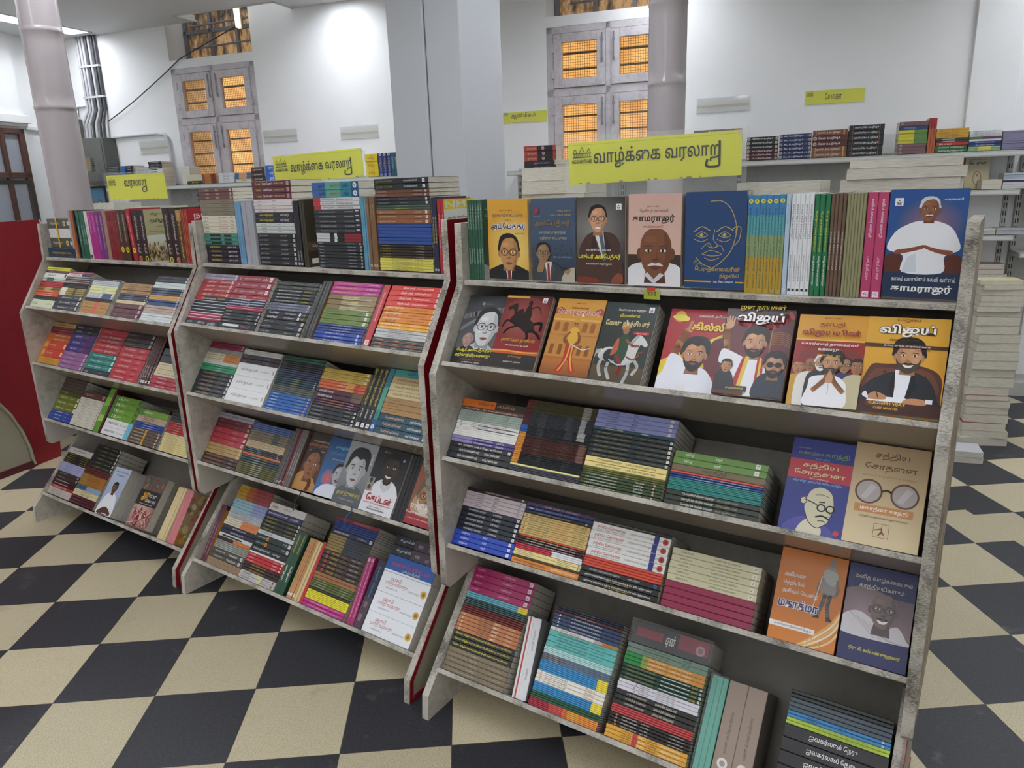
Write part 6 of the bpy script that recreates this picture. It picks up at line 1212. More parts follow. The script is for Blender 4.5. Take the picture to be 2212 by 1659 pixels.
stand_row('M', 2, -0.2685, 0.026, -0.2685, 0.2226, [
 (1, 50, 'red paperback leaning', 'c0343a', 't .12 .6 f0c8c4 டி.எஸ்.ராஜசேகரன் .35;q .93 f0d8d4')], '5a1a1c')
stand_row('M', 3, -0.3187, 0.0633, -0.3187, 0.21, [
 (3, 38, 'black paperback with yellow lettering', '222426', 't .04 .62 dcd03c இருட்டிலே ஒரு தமிழன் .5;t .68 .82 e4e4e0 முருகன் .45;q .93 ecece8')], None)
stand_row('M', 3, -0.2543, 0.0191, -0.2543, 0.2159, [
 (1, 36, 'teal gradient paperback', '3d8f8a', 's 0 .3 3a7f9a;s .3 .65 52a88c;s .8 1 27508a;t .15 .3 1c3a40 நம்பி 1;t .68 .78 1c3a40 முகில்;e .92 e0e8f0')], None)
stand_row('M', 4, -0.741, 0.0696, -0.741, 0.2068, [
 (2, 16, 'slate grey booklet', '5a5a5c', 'q .95 d0d0cc'),
 (2, 16, 'wine red booklet', '66222c', 'q .93 d0c0c0'),
 (3, 18, 'grey brown booklet with white lettering', '6a605a', 't .4 .8 c8c0b8 வாழ்க்கை .5')], None)
stand_row('M', 4, -0.1853, 0.0447, -0.1853, 0.2089, [
 (1, 34, 'black paperback with grey edge', '1e1e20', ''),
 (2, 27, 'black paperback', '202022', '')], None)
stand_row('M', 5, -1.152, 0.0335, -1.174, 0.2469, [
 (2, 17, 'plum purple paperback', '5c2c3a', 't .3 .9 c8a0a8 வாழ்க்கை வரலாறு .4')], a_amberhead)
stand_row('M', 5, -0.7157, 0.0501, -0.7016, 0.2273, [
 (2, 34, 'dark green paperback with yellow lettering', '1f4a34', 't .05 .35 d8b03a மாமல்லன் வரலாறு .5;t .55 .8 f0f0e0 வாழ்வு .5')], None)
stand_row('M', 5, -0.6505, 0.0442, -0.6505, 0.2145, [
 (3, 19, 'tan paperback with white sticker', 'bf8d58', 't .1 .7 7a4a24 வாழ்க்கை வரலாறு;q .93 ecece8')], None)
stand_row('M', 5, -0.6052, 0.0234, -0.6052, 0.211, [
 (2, 15, 'cream booklet', 'd2bd88', '')], None)
stand_row('M', 5, -0.5808, 0.0149, -0.5808, 0.2167, [
 (1, 22, 'bright red paperback', 'b8242c', '')], None)
stand_row('M', 5, -0.3482, 0.031, -0.3636, 0.226, [
 (2, 24, 'hot pink paperback', 'a82668', 't .1 .9 e8b4d0 மருத்துவர் எஸ்.கே.நூல் .4;e .05 e0c8d0')], None)
stand_row('M', 5, -0.3161, 0.0337, -0.3161, 0.2255, [
 (1, 52, 'black paperback with crowd photograph', '262a38', 't .1 .55 4a8ac0 மக்கள் திலகம் .35;s .55 1 4a3a44;s .62 .7 7a6070 .3 .7;s .8 .9 8a6a7a .2 .6')], '2f6a5c')
stand_row('L', 1, -0.9618, 0.0575, -0.9478, 0.2073, [
 (1, 26, 'silver grey paperback', 'a4a6ac', ''),
 (1, 36, 'orange brown paperback', 'b5622e', ''),
 (1, 16, 'dark brown booklet', '3c2a30', '')], None)
stand_row('L', 1, -0.8892, 0.0702, -0.8892, 0.2046, [
 (3, 27, 'dark green paperback with white lettering', '23614c', 't .3 .7 c8dcd0 வரலாறு .4')], None)
stand_row('L', 1, -0.818, 0.0251, -0.818, 0.2039, [
 (1, 30, 'white paperback with green lettering', 'd6dad4', 't .15 .6 3a5a4a தமிழக வரலாறு .5;q .95 3a4a44')], None)
stand_row('L', 1, -0.7918, 0.0586, -0.7918, 0.2028, [
 (2, 35, 'magenta paperback with pink lettering', 'b0308a', 't .1 .45 ecb8dc பாண்டியர் வரலாறு .4')], None)
stand_row('L', 1, -0.7323, 0.0607, -0.7323, 0.2023, [
 (2, 37, 'purple paperback with white lettering', '7c3a80', 't .1 .8 dcb8dc தமிழக வரலாறு மக்கள் .45')], None)
stand_row('L', 1, -0.6706, 0.0274, -0.6706, 0.2016, [
 (2, 17, 'tan booklet', 'a08a6a', '')], None)
stand_row('L', 1, -0.6421, 0.0794, -0.6421, 0.2013, [
 (6, 17, 'dark red booklet', '83242c', 't .2 .8 b86a6a இந்திய வரலாறு .4')], None)
stand_row('L', 1, -0.5616, 0.0695, -0.5616, 0.2035, [
 (2, 44, 'umber brown paperback with yellow disc', '4c3428', 't .08 .62 d8ccc0 தமிழ் நாட்டின் வரலாறு .4;e .78 e0d03c')], None)
stand_row('L', 1, -0.476, 0.0334, -0.491, 0.208, [
 (1, 44, 'red paperback with yellow disc', 'a82434', 't .08 .7 f0d0d0 தமிழ் நாட்டின் வரலாறு .4;e .8 e0d03c')], None)
stand_row('L', 1, -0.4414, 0.0869, -0.4414, 0.2034, [
 (1, 58, 'dark brown book with orange disc reading 2', '33282a', 't .12 .58 d8d0c8 விஜயபேரிகை தமிழகம் .4;t .66 .84 d8d0c8 உ.பே.சி .4;n .95 c87a4a 2'),
 (1, 58, 'dark brown book with yellow disc reading 1', '33282a', 't .12 .58 d8d0c8 விஜயபேரிகை தமிழகம் .4;t .66 .84 d8d0c8 உ.பே.சி .4;n .95 dcd04a 1')], a_crowd)
stand_row('L', 1, -0.2203, 0.0869, -0.2203, 0.2097, [
 (1, 60, 'dark brown book with yellow disc reading 1', '33282a', 't .12 .58 d8d0c8 விஜயபேரிகை தமிழகம் .4;t .66 .84 d8d0c8 உ.பே.சி .4;n .95 dcd04a 1'),
 (1, 66, 'dark brown book with orange disc reading 2', '33282a', 't .12 .58 d8d0c8 விஜயபேரிகை தமிழகம் .4;t .66 .84 d8d0c8 உ.பே.சி .4;n .95 c87a4a 2')], None)
stand_row('L', 1, -0.1322, 0.0322, -0.1322, 0.2019, [
 (1, 48, 'gold lettered brown paperback', '5a4030', 't .05 .9 d8c03a வீரபாண்டியன் மனைவி .5;s 0 .2 b08a5a')], None)
stand_row('L', 1, -0.0988, 0.0383, -0.0988, 0.2037, [
 (4, 15, 'red and gold booklet', 'a4262e', 's 0 1 c89a3a .4 .55')], a_redtitle)
stand_row('L', 3, -0.3132, 0.0718, -0.3293, 0.2176, [
 (4, 27, 'black and red booklet with white print', '241c1c', 's 0 1 8a2c2c .8 1;t .6 .85 dcdcd8 தமிழர் .5;q .93 e8e8e4')], None)
stand_row('L', 4, -0.7733, 0.0559, -0.7733, 0.2149, [
 (2, 22, 'bright green paperback', '5a9a34', 's .2 .4 8ac04a;s .6 .75 9ad05a'),
 (1, 12, 'dark maroon booklet', '5a1c24', '')], '5a1a20')
stand_row('L', 5, -0.235, 0.0528, -0.2474, 0.2283, [
 (4, 16, 'cream booklet in plastic wrap', 'd8c489', '')], None)
stand_row('L', 5, -0.1667, 0.0501, -0.1934, 0.2267, [
 (4, 15, 'coral pink booklet in plastic wrap', 'c9686a', '')], a_food)
face_out('R', 1, -1.108, 0.006, 0.125, 0.2063, 0.0028, 0.022, 3, 0.01, 'd9a232', a_amber, 'amber book with portrait of bespectacled man in black coat, top shelf')
face_out('R', 1, -0.9701, 0.006, 0.125, 0.2047, -0.0067, 0.022, 3, 0.01, '45566f', a_slate, 'slate blue book with grey suited man resting his cheek, top shelf')
face_out('R', 1, -0.841, 0.006, 0.1288, 0.2048, -0.001, 0.022, 3, 0.01, '36312f', a_brownsuit, 'dark book with smiling man in brown suit and striped tie, top shelf')
face_out('R', 1, -0.703, 0.006, 0.1297, 0.2096, -0.0018, 0.022, 4, 0.01, 'd0a898', a_pinkhead, 'pink book with large bald moustached head and white shirt, top shelf')
face_out('R', 1, -0.5637, 0.006, 0.1359, 0.2108, -0.005, 0.022, 4, 0.011, '1d3d6b', a_navyline, 'navy book with gold line drawing of a face, top shelf')
face_out('R', 1, -0.1541, 0.006, 0.1311, 0.2054, 0.0025, 0.022, 3, 0.009, '1d3f78', a_blueseat, 'blue book with seated white haired man in white shirt, top shelf')
face_out('R', 2, -1.1712, 0.006, 0.125, 0.2023, -0.0264, 0.026, 1, 0.011, '4b4c4e', a_bw, 'black and white portrait book partly behind the red horse book')
face_out('R', 2, -1.0388, 0.0049, 0.1374, 0.2143, -0.0104, 0.008, 2, 0.009, '7c2a2c', a_redhorse, 'dark red book with rearing horse silhouette and gold title')
face_out('R', 2, -0.8843, 0.0043, 0.133, 0.2035, -0.0097, 0.01, 2, 0.01, 'c8862e', a_queen, 'orange book with standing queen in red and gold before a palace')
face_out('R', 2, -0.7454, 0.0018, 0.1306, 0.2034, -0.0122, 0.008, 6, 0.009, '26302c', a_rider, 'dark green book with turbaned rider on a white horse')
face_out('R', 2, -0.5869, 0.006, 0.1393, 0.2, -0.0235, 0.026, 1, 0.008, 'b3202a', a_gilli, 'red and yellow book with bearded man pointing upward, partly hidden')
face_out('R', 2, -0.45, 0.006, 0.1441, 0.2218, -0.0273, 0.008, 3, 0.009, '4a2428', a_maroonwave, 'maroon book with waving man in red and yellow scarf')
face_out('R', 2, -0.2955, 0.0026, 0.1325, 0.222, -0.03, 0.008, 3, 0.009, 'b8842c', a_leaders, 'amber and red book with man in white joining palms, five figures behind')
face_out('R', 2, -0.1646, 0.006, 0.1429, 0.222, -0.018, 0.008, 4, 0.009, 'dea431', a_desk, 'yellow book with man in black suit writing in a leather chair')
face_out('R', 3, -0.2913, 0.0006, 0.1252, 0.2009, -0.0024, 0.012, 3, 0.011, '2b3580', a_gandhiblue, 'blue and red book with line portrait of bald man in spectacles')
face_out('R', 3, -0.1663, 0.0025, 0.1352, 0.2081, -0.008, 0.01, 2, 0.014, 'd9c39a', a_specs, 'plastic wrapped cream book with large round spectacles on its cover')
face_out('R', 4, -0.2986, 0.0006, 0.1375, 0.2056, -0.0052, 0.012, 3, 0.011, 'c9762a', a_walker, 'orange book with grey figure walking with a staff')
face_out('R', 4, -0.156, 0.0006, 0.1287, 0.2047, -0.0109, 0.01, 3, 0.013, '262a60', a_shawl, 'navy book with photograph of smiling bald man in white shawl')
face_out('M', 4, -0.6768, 0.0038, 0.1257, 0.2054, -0.03, 0.022, 2, 0.009, '4a2c20', a_brownman, 'brown book with pensive man resting chin on hand')
face_out('M', 4, -0.558, 0.0051, 0.125, 0.2036, -0.0166, 0.016, 1, 0.01, '245a90', a_bluegreyman, 'blue book with black and white man in white suit')
face_out('M', 4, -0.4588, 0.0015, 0.1271, 0.209, -0.0038, 0.011, 2, 0.01, '8e9092', a_greyman, 'grey book with close black and white portrait of a young man')
face_out('M', 4, -0.33, 0.0006, 0.1386, 0.2086, 0.0075, 0.008, 3, 0.01, '202124', a_captain, 'black and white book with laughing moustached man and red title')
face_out('M', 4, -0.137, 0.0036, 0.1286, 0.2118, 0.0001, 0.012, 1, 0.012, 'b04a3a', a_rajini, 'red and tan book with bearded face, cut off by the right panel')
face_out('L', 5, -0.4762, 0.006, 0.15, 0.222, -0.03, 0.01, 1, 0.035, '8b6a62', a_lotus, 'thick plastic wrapped book with red brush painting and black panel')
face_out('L', 5, -0.7257, 0.0006, 0.125, 0.2173, -0.03, 0.01, 3, 0.028, 'b7c4da', a_whiteman, 'pale blue book with man in white shirt, in front of two grey copies, lowest shelf')
# ------------------------------------------------------------------ books on the back wall shelves
NP = 0
def wall_pile(z0, s0, ln, h, rows, up):
    global NP
    NP += 1; tot = sum(r[0]*r[1] for r in rows); inset = .012
    fr = WM @ T(s0, CS + inset, z0)
    side = 'left of the pillar' if s0 < -3 else 'right of the pillar'
    lev = 'back wall top shelf' if z0 > 1.5 else ('shelf under the back wall top shelf' if z0 > 1.2 else 'low back wall shelf')
    if up:
        u = 0
        for cnt, w, name, hexc, spec in rows:
            for j in range(cnt):
                th = ln * w / tot; nm0, name = name, plain(name, th); hh = min(h, .215)
                m = fr @ T(u, random.uniform(0, .004), 0) @ T(0, 0, hh) @ Matrix(((0, 0, 1, 0), (0, 1, 0, 0), (-1, 0, 0, 0), (0, 0, 0, 1)))
                add_book(m, hh, .14, th - .0006, nm0, hexc, spec, fit(f'{name} upright, {ordn(j)} of its kind, {lev}, {side}', f'{re.sub(" with .*", "", name)} upright, {ordn(j)} of its kind, {lev}, {side}'), 'books on the back wall shelves'); u += th; name = nm0
        return
    v = h; i = 0; bk = []
    for cnt, w, name, hexc, spec in rows:
        th = h * w / tot
        for j in range(cnt): v -= th; bk.append((v, th, name, hexc, spec, j, i)); i += 1
    for v, th, name, hexc, spec, j, i in reversed(bk):
        nm0, name = name, plain(name, th); base = re.sub(' with .*', '', name); L = max(ln - .004, .09)
        l1 = f'{base}, {ordn(i)} from top, {ordn(NP-1)} back wall pile from left'
        l0 = f'{name}, {ordn(i)} from top, {ordn(NP-1)} back wall pile from left'
        o = add_book(fr @ T(random.uniform(0, .003), random.uniform(0, .006), max(v, .0006)), L, min(.14, L*1.4), th - .0005, nm0, hexc, spec, fit(l0, l1), 'books on the back wall shelves')
def shelf_run(s0, s1, levels, label, drop=1.575):
    r = empty('wall_shelf', label, 'shelf', WM @ T(s0, CS, 0), 'grey steel shelving along the back wall')
    n = max(1, round((s1 - s0) / .92)); w = (s1 - s0) / n
    b = MB(); b.box((0, .272, .1), (s1-s0, .2785, 1.60)); b.build('back_sheet', GREY_STEEL, r)
    for z in levels:
        b = MB(); b.box((.002, 0, z-.035), (s1-s0-.002, .27, z-.004)); b.box((.002, -.004, z-.038), (s1-s0-.002, 0, z-.003)); o = b.build('shelf_board', GREY_STEEL, r, None, .002)
        c = MB(); c.box((.01, -.0055, z-.03), (s1-s0-.01, -.0042, z-.012)); c.build('price_rail', M('pale_rail', 'cfd2cf', .3), o)
    for k in range(n + 1):
        x = min(max(k * w, .018), s1-s0-.018)
        b = MB(); b.box((x-.016, .24, .06), (x+.016, .2715, 1.56)); o = b.build('upright_post', GREY_STEEL, r)
        sl = MB()
        z = .12
        while z < 1.52: sl.box((x-.010, .2385, z), (x-.004, .2398, z+.03)); sl.box((x+.004, .2385, z), (x+.010, .2398, z+.03)); z += .05
        sl.build('slots', SOOT, o)  # dark boxes on the post stand in for the shade inside its slots
    b = MB(); b.box((.01, .0, 0), (s1-s0-.01, .26, .09)); b.build('plinth', GREY_STEEL, r)
    return r
shelf_run(-6.56, -3.02, [1.583, 1.345, 1.06, .70, .40], 'grey steel shelving along the back wall, left of the pillar')
shelf_run(-2.42, 1.02, [1.583, 1.345, 1.06, .70, .40], 'grey steel shelving along the back wall, right of the pillar')
shelf_run(1.06, 2.6, [1.583, 1.345, .95], 'grey steel shelving bay at the right end of the back wall')
# books on the steel shelves along the back wall: height of the shelf, position along the wall, length, pile height, titles from the top down, 1 = upright
wall_pile(1.583, -6.533, 0.166, 0.188, [
 (14, 11, 'black paperback in cloudy plastic', '2e3236', 's .1 .9 9aa4a8 .55 .8')], 0)
wall_pile(1.583, -6.355, 0.156, 0.195, [
 (8, 20, 'blue and black paperback', '23262c', 's 0 .35 2a6ac0;t .45 .8 c8c8cc தமிழ்')], 0)
wall_pile(1.583, -6.178, 0.175, 0.179, [
 (9, 18, 'silver grey paperback', 'b4b6b8', 't .2 .6 4a4a4a நாவல்')], 0)
wall_pile(1.583, -6.009, 0.163, 0.219, [
 (3, 20, 'black paperback with white lettering', '2c2e30', 't .15 .8 d0d0d0 வரலாறு'),
 (2, 18, 'white and black paperback', 'd0d4d8', 's .1 .6 2a2c30 .2 .7'),
 (4, 18, 'silver booklet in plastic', '8d9299', ''),
 (3, 14, 'blue violet booklet', '3f4496', 's .2 .7 c8cae4 .3 .7')], 0)
wall_pile(1.583, -5.633, 0.1, 0.163, [
 (7, 22, 'cream paperback with page edges outward', 'd9d5c6', '')], 0)
wall_pile(1.583, -5.579, 0.18, 0.086, [
 (1, 50, 'cream page block book', 'd2cdb4', ''),
 (1, 26, 'black booklet with yellow lettering', '2a2c22', 't .3 .7 c8b83c நூல்')], 0)
wall_pile(1.583, -5.39, 0.167, 0.087, [
 (3, 28, 'orange and maroon paperback', 'b8762c', 's .55 .9 6a2420;s 0 .1 8a2a20')], 0)
wall_pile(1.583, -5.216, 0.175, 0.087, [
 (4, 21, 'white paperback with small lettering', 'd8dade', 't .3 .7 5a5a60 நூல்')], 0)
wall_pile(1.583, -5.03, 0.173, 0.082, [
 (2, 24, 'peach paperback with blue ends', 'd0a47c', 's 0 .25 3f6aa0;s .75 1 3f6aa0'),
 (1, 26, 'cream paperback', 'd8cfb0', 't .4 .7 6a5a3a நூல்')], 0)
wall_pile(1.583, -4.851, 0.149, 0.121, [
 (3, 31, 'dark brown paperback with white lettering', '3a2c28', 't .2 .8 d0c4bc நாவல்;e .08 8a4a2a')], 0)
wall_pile(1.583, -4.693, 0.099, 0.133, [
 (3, 33, 'bright blue paperback', '2a6ac4', 't .4 .8 dfe8f4 நூல்')], 0)
wall_pile(1.583, -4.505, 0.174, 0.182, [
 (1, 30, 'red paperback lying behind the yellow sign', 'c02c30', ''),
 (4, 32, 'grey paperback hidden behind yellow sign', '8a8a84', '')], 0)
wall_pile(1.583, -4.316, 0.172, 0.199, [
 (1, 30, 'navy blue paperback behind the yellow sign', '2c3488', ''),
 (4, 32, 'grey paperback hidden behind yellow sign', '77777a', '')], 0)
wall_pile(1.583, -4.137, 0.247, 0.221, [
 (1, 26, 'dark brown paperback above the yellow sign', '4a3c34', ''),
 (5, 32, 'grey paperback hidden behind yellow sign', '6c6c6c', '')], 0)
wall_pile(1.583, -3.682, 0.122, 0.182, [
 (3, 53, 'thick yellow paperback with red lettering', 'e0c82c', 't .2 .7 b0602c தமிழ்')], 0)
wall_pile(1.583, -3.556, 0.315, 0.184, [
 (3, 38, 'navy blue paperback with white discs', '26367c', 't .2 .8 b8b060 தமிழ் நூல்;e .06 d0c8c0;e .93 8a9ac4'),
 (2, 30, 'green and blue paperback', '2f5a6a', 't .2 .7 8ac0a0 நூல்'),
 (1, 32, 'violet blue paperback with red mark', '3c3a7a', 's .2 .4 b84a50'),
 (3, 34, 'royal blue paperback', '2d479c', 't .3 .7 90a8e0 நூல்')], 1)
wall_pile(1.583, -2.281, 0.259, 0.176, [
 (3, 50, 'red and black paperback', 'b04a3c', 's .42 .9 26262a;t .1 .38 e0b8a0 நாவல்;e .6 c8b8b0'),
 (2, 42, 'black paperback in plastic', '2e2f34', 't .3 .8 a8a0b8 நாவல்')], 0)
wall_pile(1.583, -2.037, 0.109, 0.067, [
 (4, 18, 'cream paperback with page edges outward', 'cfc9b4', '')], 0)
wall_pile(1.583, -1.008, 0.329, 0.22, [
 (1, 40, 'dark paperback above the big yellow sign', '33262a', 's .65 .8 8a3a3c;t .3 .55 e0dcd4 சித்தர்;s .85 1 a0522c'),
 (4, 50, 'grey paperback hidden behind big yellow sign', '6a6460', '')], 0)
wall_pile(1.583, -0.645, 0.208, 0.155, [
 (3, 30, 'black paperback with white lettering', '202428', 't .18 .82 dcdcd8 ஈசாவாஸ்ய உபநிஷத்;e .06 c0b8a8;e .95 c0b8a8'),
 (3, 27, 'maroon paperback with white lettering', '4a2226', 't .18 .82 e4d8d4 கடோபநிஷத் உபநிஷத்;e .06 c8b0a0;e .95 c8b0a0')], 0)
wall_pile(1.583, -0.43, 0.207, 0.162, [
 (6, 31, 'dark blue paperback with white lettering', '28345e', 't .14 .86 dcdce4 கட உபநிஷத் - 1;e .05 b0a8a0;e .95 b0a8a0')], 0)
wall_pile(1.583, -0.219, 0.217, 0.176, [
 (1, 40, 'copper brown paperback with white lettering', '7a4a3a', 't .14 .8 ecdccc முண்டக உபநிஷத்;s .08 .1 c89058;s .88 .92 c89058'),
 (2, 42, 'dark maroon paperback with white lettering', '552a2c', 't .16 .8 f0e4e0 கேன உபநிஷத்;e .06 d0a898'),
 (2, 40, 'bronze brown paperback with white lettering', '7c5440', 't .12 .8 ecdccc முண்டக உபநிஷத்;s .08 .1 c8a058;s .88 .92 c8a058')], 0)
wall_pile(1.583, 0.001, 0.214, 0.196, [
 (6, 38, 'black paperback with white lettering and brown bands', '26262a', 't .16 .84 e4e4e4 மாண்டூக்ய உபநிஷத்;s .1 .12 8a5a44;s .86 .88 8a5a44')], 0)
wall_pile(1.583, 0.298, 0.17, 0.2, [
 (1, 34, 'mauve paperback', '76565c', 'e .1 b09aa0'),
 (1, 32, 'dark blue paperback with coloured print', '2c3c5c', 's .2 .6 5a7ab0 .3 .7'),
 (4, 27, 'yellow and green paperback', 'd2cc3c', 's .55 1 5f8a48'),
 (3, 27, 'mauve brown paperback', '7a5a5e', 'e .12 b89ca4')], 0)
wall_pile(1.583, 0.471, 0.045, 0.221, [
 (3, 24, 'red and copper paperback', 'b0603c', 's 0 .3 a02430')], 1)
wall_pile(1.583, 0.518, 0.183, 0.146, [
 (4, 17, 'golden yellow booklet', 'd3a23a', 't .1 .7 6a4a1c யோகா நூல்'),
 (2, 15, 'black striped booklet', '3a3230', 's .2 .6 b0a8a0 .3 .7'),
 (1, 22, 'red paperback', 'b43c2c', 't .1 .5 f0d8c8 யோகா'),
 (2, 24, 'forest green paperback with white lettering', '2f6a38', 't .1 .9 dcecdc பெண்கள் காட்டும் விளையாட்டு')], 0)
wall_pile(1.583, 0.704, 0.18, 0.124, [
 (3, 17, 'white paperback with dark lettering', 'd8dada', 't .1 .8 4a4a50 ஆன்மீகம்'),
 (1, 20, 'green and purple paperback', '4a7a4c', 's .4 1 6a3a6c'),
 (1, 16, 'white booklet', 'dcdce0', ''),
 (2, 22, 'navy blue paperback with white lettering', '2a3a74', 't .2 .8 dfe4f0 தியானம் யோகா'),
 (3, 12, 'colourful thin booklet', '8fb48c', 's .3 .7 d8d070')], 0)
wall_pile(1.583, 0.888, 0.18, 0.115, [
 (9, 14, 'lavender booklet', '84809e', '')], 0)
wall_pile(1.345, 0.804, 0.114, 0.061, [
 (2, 40, 'cream paperback with page edges outward', 'd0ccb8', '')], 0)
wall_pile(1.345, 0.92, 0.173, 0.098, [
 (3, 20, 'pale blue booklet', 'b4c0cc', ''),
 (1, 30, 'navy and white paperback', '26305c', 's 0 1 dcdce0 .7 1'),
 (3, 22, 'white booklet', 'd2d2d0', '')], 0)
wall_pile(1.06, 0.747, 0.171, 0.038, [
 (3, 14, 'cream booklet', 'c8c6c0', '')], 0)
wall_pile(1.06, 0.918, 0.161, 0.04, [
 (3, 14, 'grey white magazine', 'b4b6bc', '')], 0)
# ------------------------------------------------------------------ signs
ACRYL = clear('clear_acrylic', 'e8ece8', .04, .05)
YEL = 'dede2c'
def crest(c, x, y, s, col):
    """small line drawing of a domed building with the shop's name below"""
    c.line([(x, y+.34*s), (x+s, y+.34*s)], .05*s, col, False)
    for k in range(9): c.line([(x+.06*s+.11*s*k, y+.34*s), (x+.06*s+.11*s*k, y+.52*s)], .03*s, col, False)
    c.line([(x, y+.54*s), (x+s, y+.54*s)], .035*s, col, False)
    for dx, r in ((.12, .1), (.5, .15), (.88, .1)):
        c.line([(x+(dx-r)*s, y+.56*s), (x+dx*s-.06*s, y+.56*s+r*1.2*s), (x+dx*s, y+.56*s+r*2*s), (x+dx*s+.06*s, y+.56*s+r*1.2*s), (x+(dx+r)*s, y+.56*s)], .03*s, col)
    c.text(x-.06*s, x+1.06*s, y+.02*s, .2*s, col, 'HIGGINBOTHAMS', .02)
class Card(Art):
    """printing on a flat card: local x across, z up, facing -y"""
    def __init__(s, b, w, h): s.b = b; s.D = w; s.H = h / w; s.z = -.0016
    def P(s, x, y): return (x * s.D, s.z, y * s.D)
    def up(s): s.z -= .00012
def sign_card(w, h, txt, x0, x1, y, th, name, parent, m, crest_s=.11, cx=.03, u_tail=False, wear=True):
    b = MB(); b.box((0, -.0012, 0), (w, .0012, h), lin(YEL)); c = Card(b, w, h)
    if wear: c.blend(0, 0, 1, c.H, 'dcdc2c', 'e2e236'); c.line([(0, c.H*.93), (1, c.H*.93)], .002, 'b4b42a', False); [c.ell(random.random(), .006, random.uniform(.005, .02), .004, '8a8a3a') for _ in range(9)]; c.poly([(.97, c.H), (1, c.H), (1, c.H-.05)], 'c8c6a8')
    c.text(x0, x1, y, th, '26261c', txt, .012)
    if u_tail:                                                                                        # the hooked u-sign of the last letter
        a = x1 - .017; c.line([(a-.055, y+.01), (a-.06, y-.022), (a-.03, y-.03), (a+.008, y-.024), (a+.012, y+.01), (a+.012, y+th*.92)], .012, '26261c')
    crest(c, cx, c.H - crest_s*1.02 - .012, crest_s, '33331c')
    return b.build(name, PRINT, parent, m)
def top_sign(x, y, az, w, h, zb, ztop, roll, txt, x0, x1, yy, th, label, zfoot, cs=.1, last=False):
    m = T(x, y, 0) @ RZ(RAD(az)); r = empty('shelf_sign', label, 'sign', m, 'yellow subject signs on the stands')
    sign_card(w, h, txt, x0, x1, yy, th, 'sign_card', r, T(0, 0, zb) @ RY(RAD(-roll)), cs, .03, last)
    b = MB(); g = .012; b.box((-g, -.0062, zfoot), (w+g, -.0042, ztop)); b.box((-g, .0042, zfoot), (w+g, .0062, ztop)); b.box((-g, -.03, zfoot-.0008), (w+g, .03, zfoot+.002)); b.build('holder', ACRYL, r)
top_sign(-.936, .10, 13.3, .433, .105, 1.462, 1.585, 1.3, 'வாழ்க்கை வரலாற', .155, .885, .085, .115, 'large yellow sign with black Tamil lettering on the nearest stand', 1.2345, .11, True)
top_sign(-2.15, .145, 10, .375, .092, 1.502, 1.597, 1.6, 'வாழ்க்கை வரலாற', .2, .88, .06, .12, 'yellow sign with black Tamil lettering on the middle stand', 1.2445, .13, True)
top_sign(-3.275, .16, 13, .325, .105, 1.463, 1.58, .3, 'வரலாற', .3, .68, .13, .13, 'smaller yellow sign with one Tamil word on the farthest stand', 1.2345, .12, True)
def wall_sign(s, z, w, h, label, txt=None, x0=.3, x1=.7, strip=True, roll=0):
    r = empty('wall_sign_holder', label, 'sign holder', WM @ T(s, CW - .004, z), 'acrylic sign holders on the back wall')
    if txt:
        b = MB(); b.box((.004, -.0012, .012), (w-.004, .0012, h), lin(YEL)); c = Card(b, w, h); c.text(x0, x1, .1, .12, '2a2a1c', txt, .01); crest(c, .04, .17, .1, '33331c'); b.build('sign_card', PRINT, r)
    else:
        b = MB(); b.box((.006, .0, h*.36), (w-.006, .0012, h*.52), lin('cdbb86')); b.build('tape_strip', PRINT, r)
    b = MB(); b.box((0, -.006, 0), (w, -.0045, h+.004)); b.box((0, -.006, 0), (w, .003, .003)); b.build('holder', ACRYL if txt else clear('dusty_acrylic', 'd4d6d0', .05, .3), r)
wall_sign(-.284, 1.935, .384, .1, 'yellow wall sign with black Tamil word, right of the round column', 'யோகா', .34, .62)
wall_sign(-2.55, 1.945, .38, .09, 'yellow wall sign partly hidden by the square pillar', 'ஆன்மீகம்', .2, .75)
wall_sign(-1.022, 1.937, .374, .098, 'empty clear wall sign holder with tape strip, right of the round column')
wall_sign(-4.06, 1.91, .377, .104, 'empty clear wall sign holder nearest the square pillar, left of it')
wall_sign(-4.87, 1.922, .361, .106, 'dusty empty wall sign holder beside the left window')
wall_sign(-6.343, 1.89, .357, .118, 'empty clear wall sign holder above the shelf near the electric box')
# ------------------------------------------------------------------ loose piles on the top ledges, pages outward
def page_pile(st, items, label, group):
    m0 = smat(st)
    for k, (x, y, z, L, D, t, rz, col) in enumerate(items):
        o = add_book(m0 @ T(x, y, z) @ RZ(pi + RAD(rz)), L, D, t - .0006, label, col, '', fit(f'{label}, {ordn(len(items)-1-k)} from top'), group, key=(label, col))
def pile_up(z0, rows):
    out = []; z = z0
    for x, y, L, D, t, rz, col in rows: out.append((x, y, z, L, D, t, rz, col)); z += t
    return out
page_pile('R', pile_up(1.2215, [(-.965, .375, .21, .135, .034, 0, 'b8b4a4')]*2 + [(-.965, .375, .21, .135, .0375, (-1)**i*1.2, 'd8d4c4') for i in range(6)]), 'cream page block book lying behind the yellow sign, left ledge pile of nearest stand', 'books lying on the ledge of the nearest stand')
page_pile('R', pile_up(1.2215, [(-.34, .375, .215, .135, .034, 0, 'c8c4b6')]*5 + [(-.34, .375, .215, .135, .028, 0, 'd8d8d0'), (-.343, .372, .195, .135, .034, 1.5, 'e0dcd8')]), 'white page block book on the ledge, middle ledge pile of nearest stand', 'books lying on the ledge of the nearest stand')
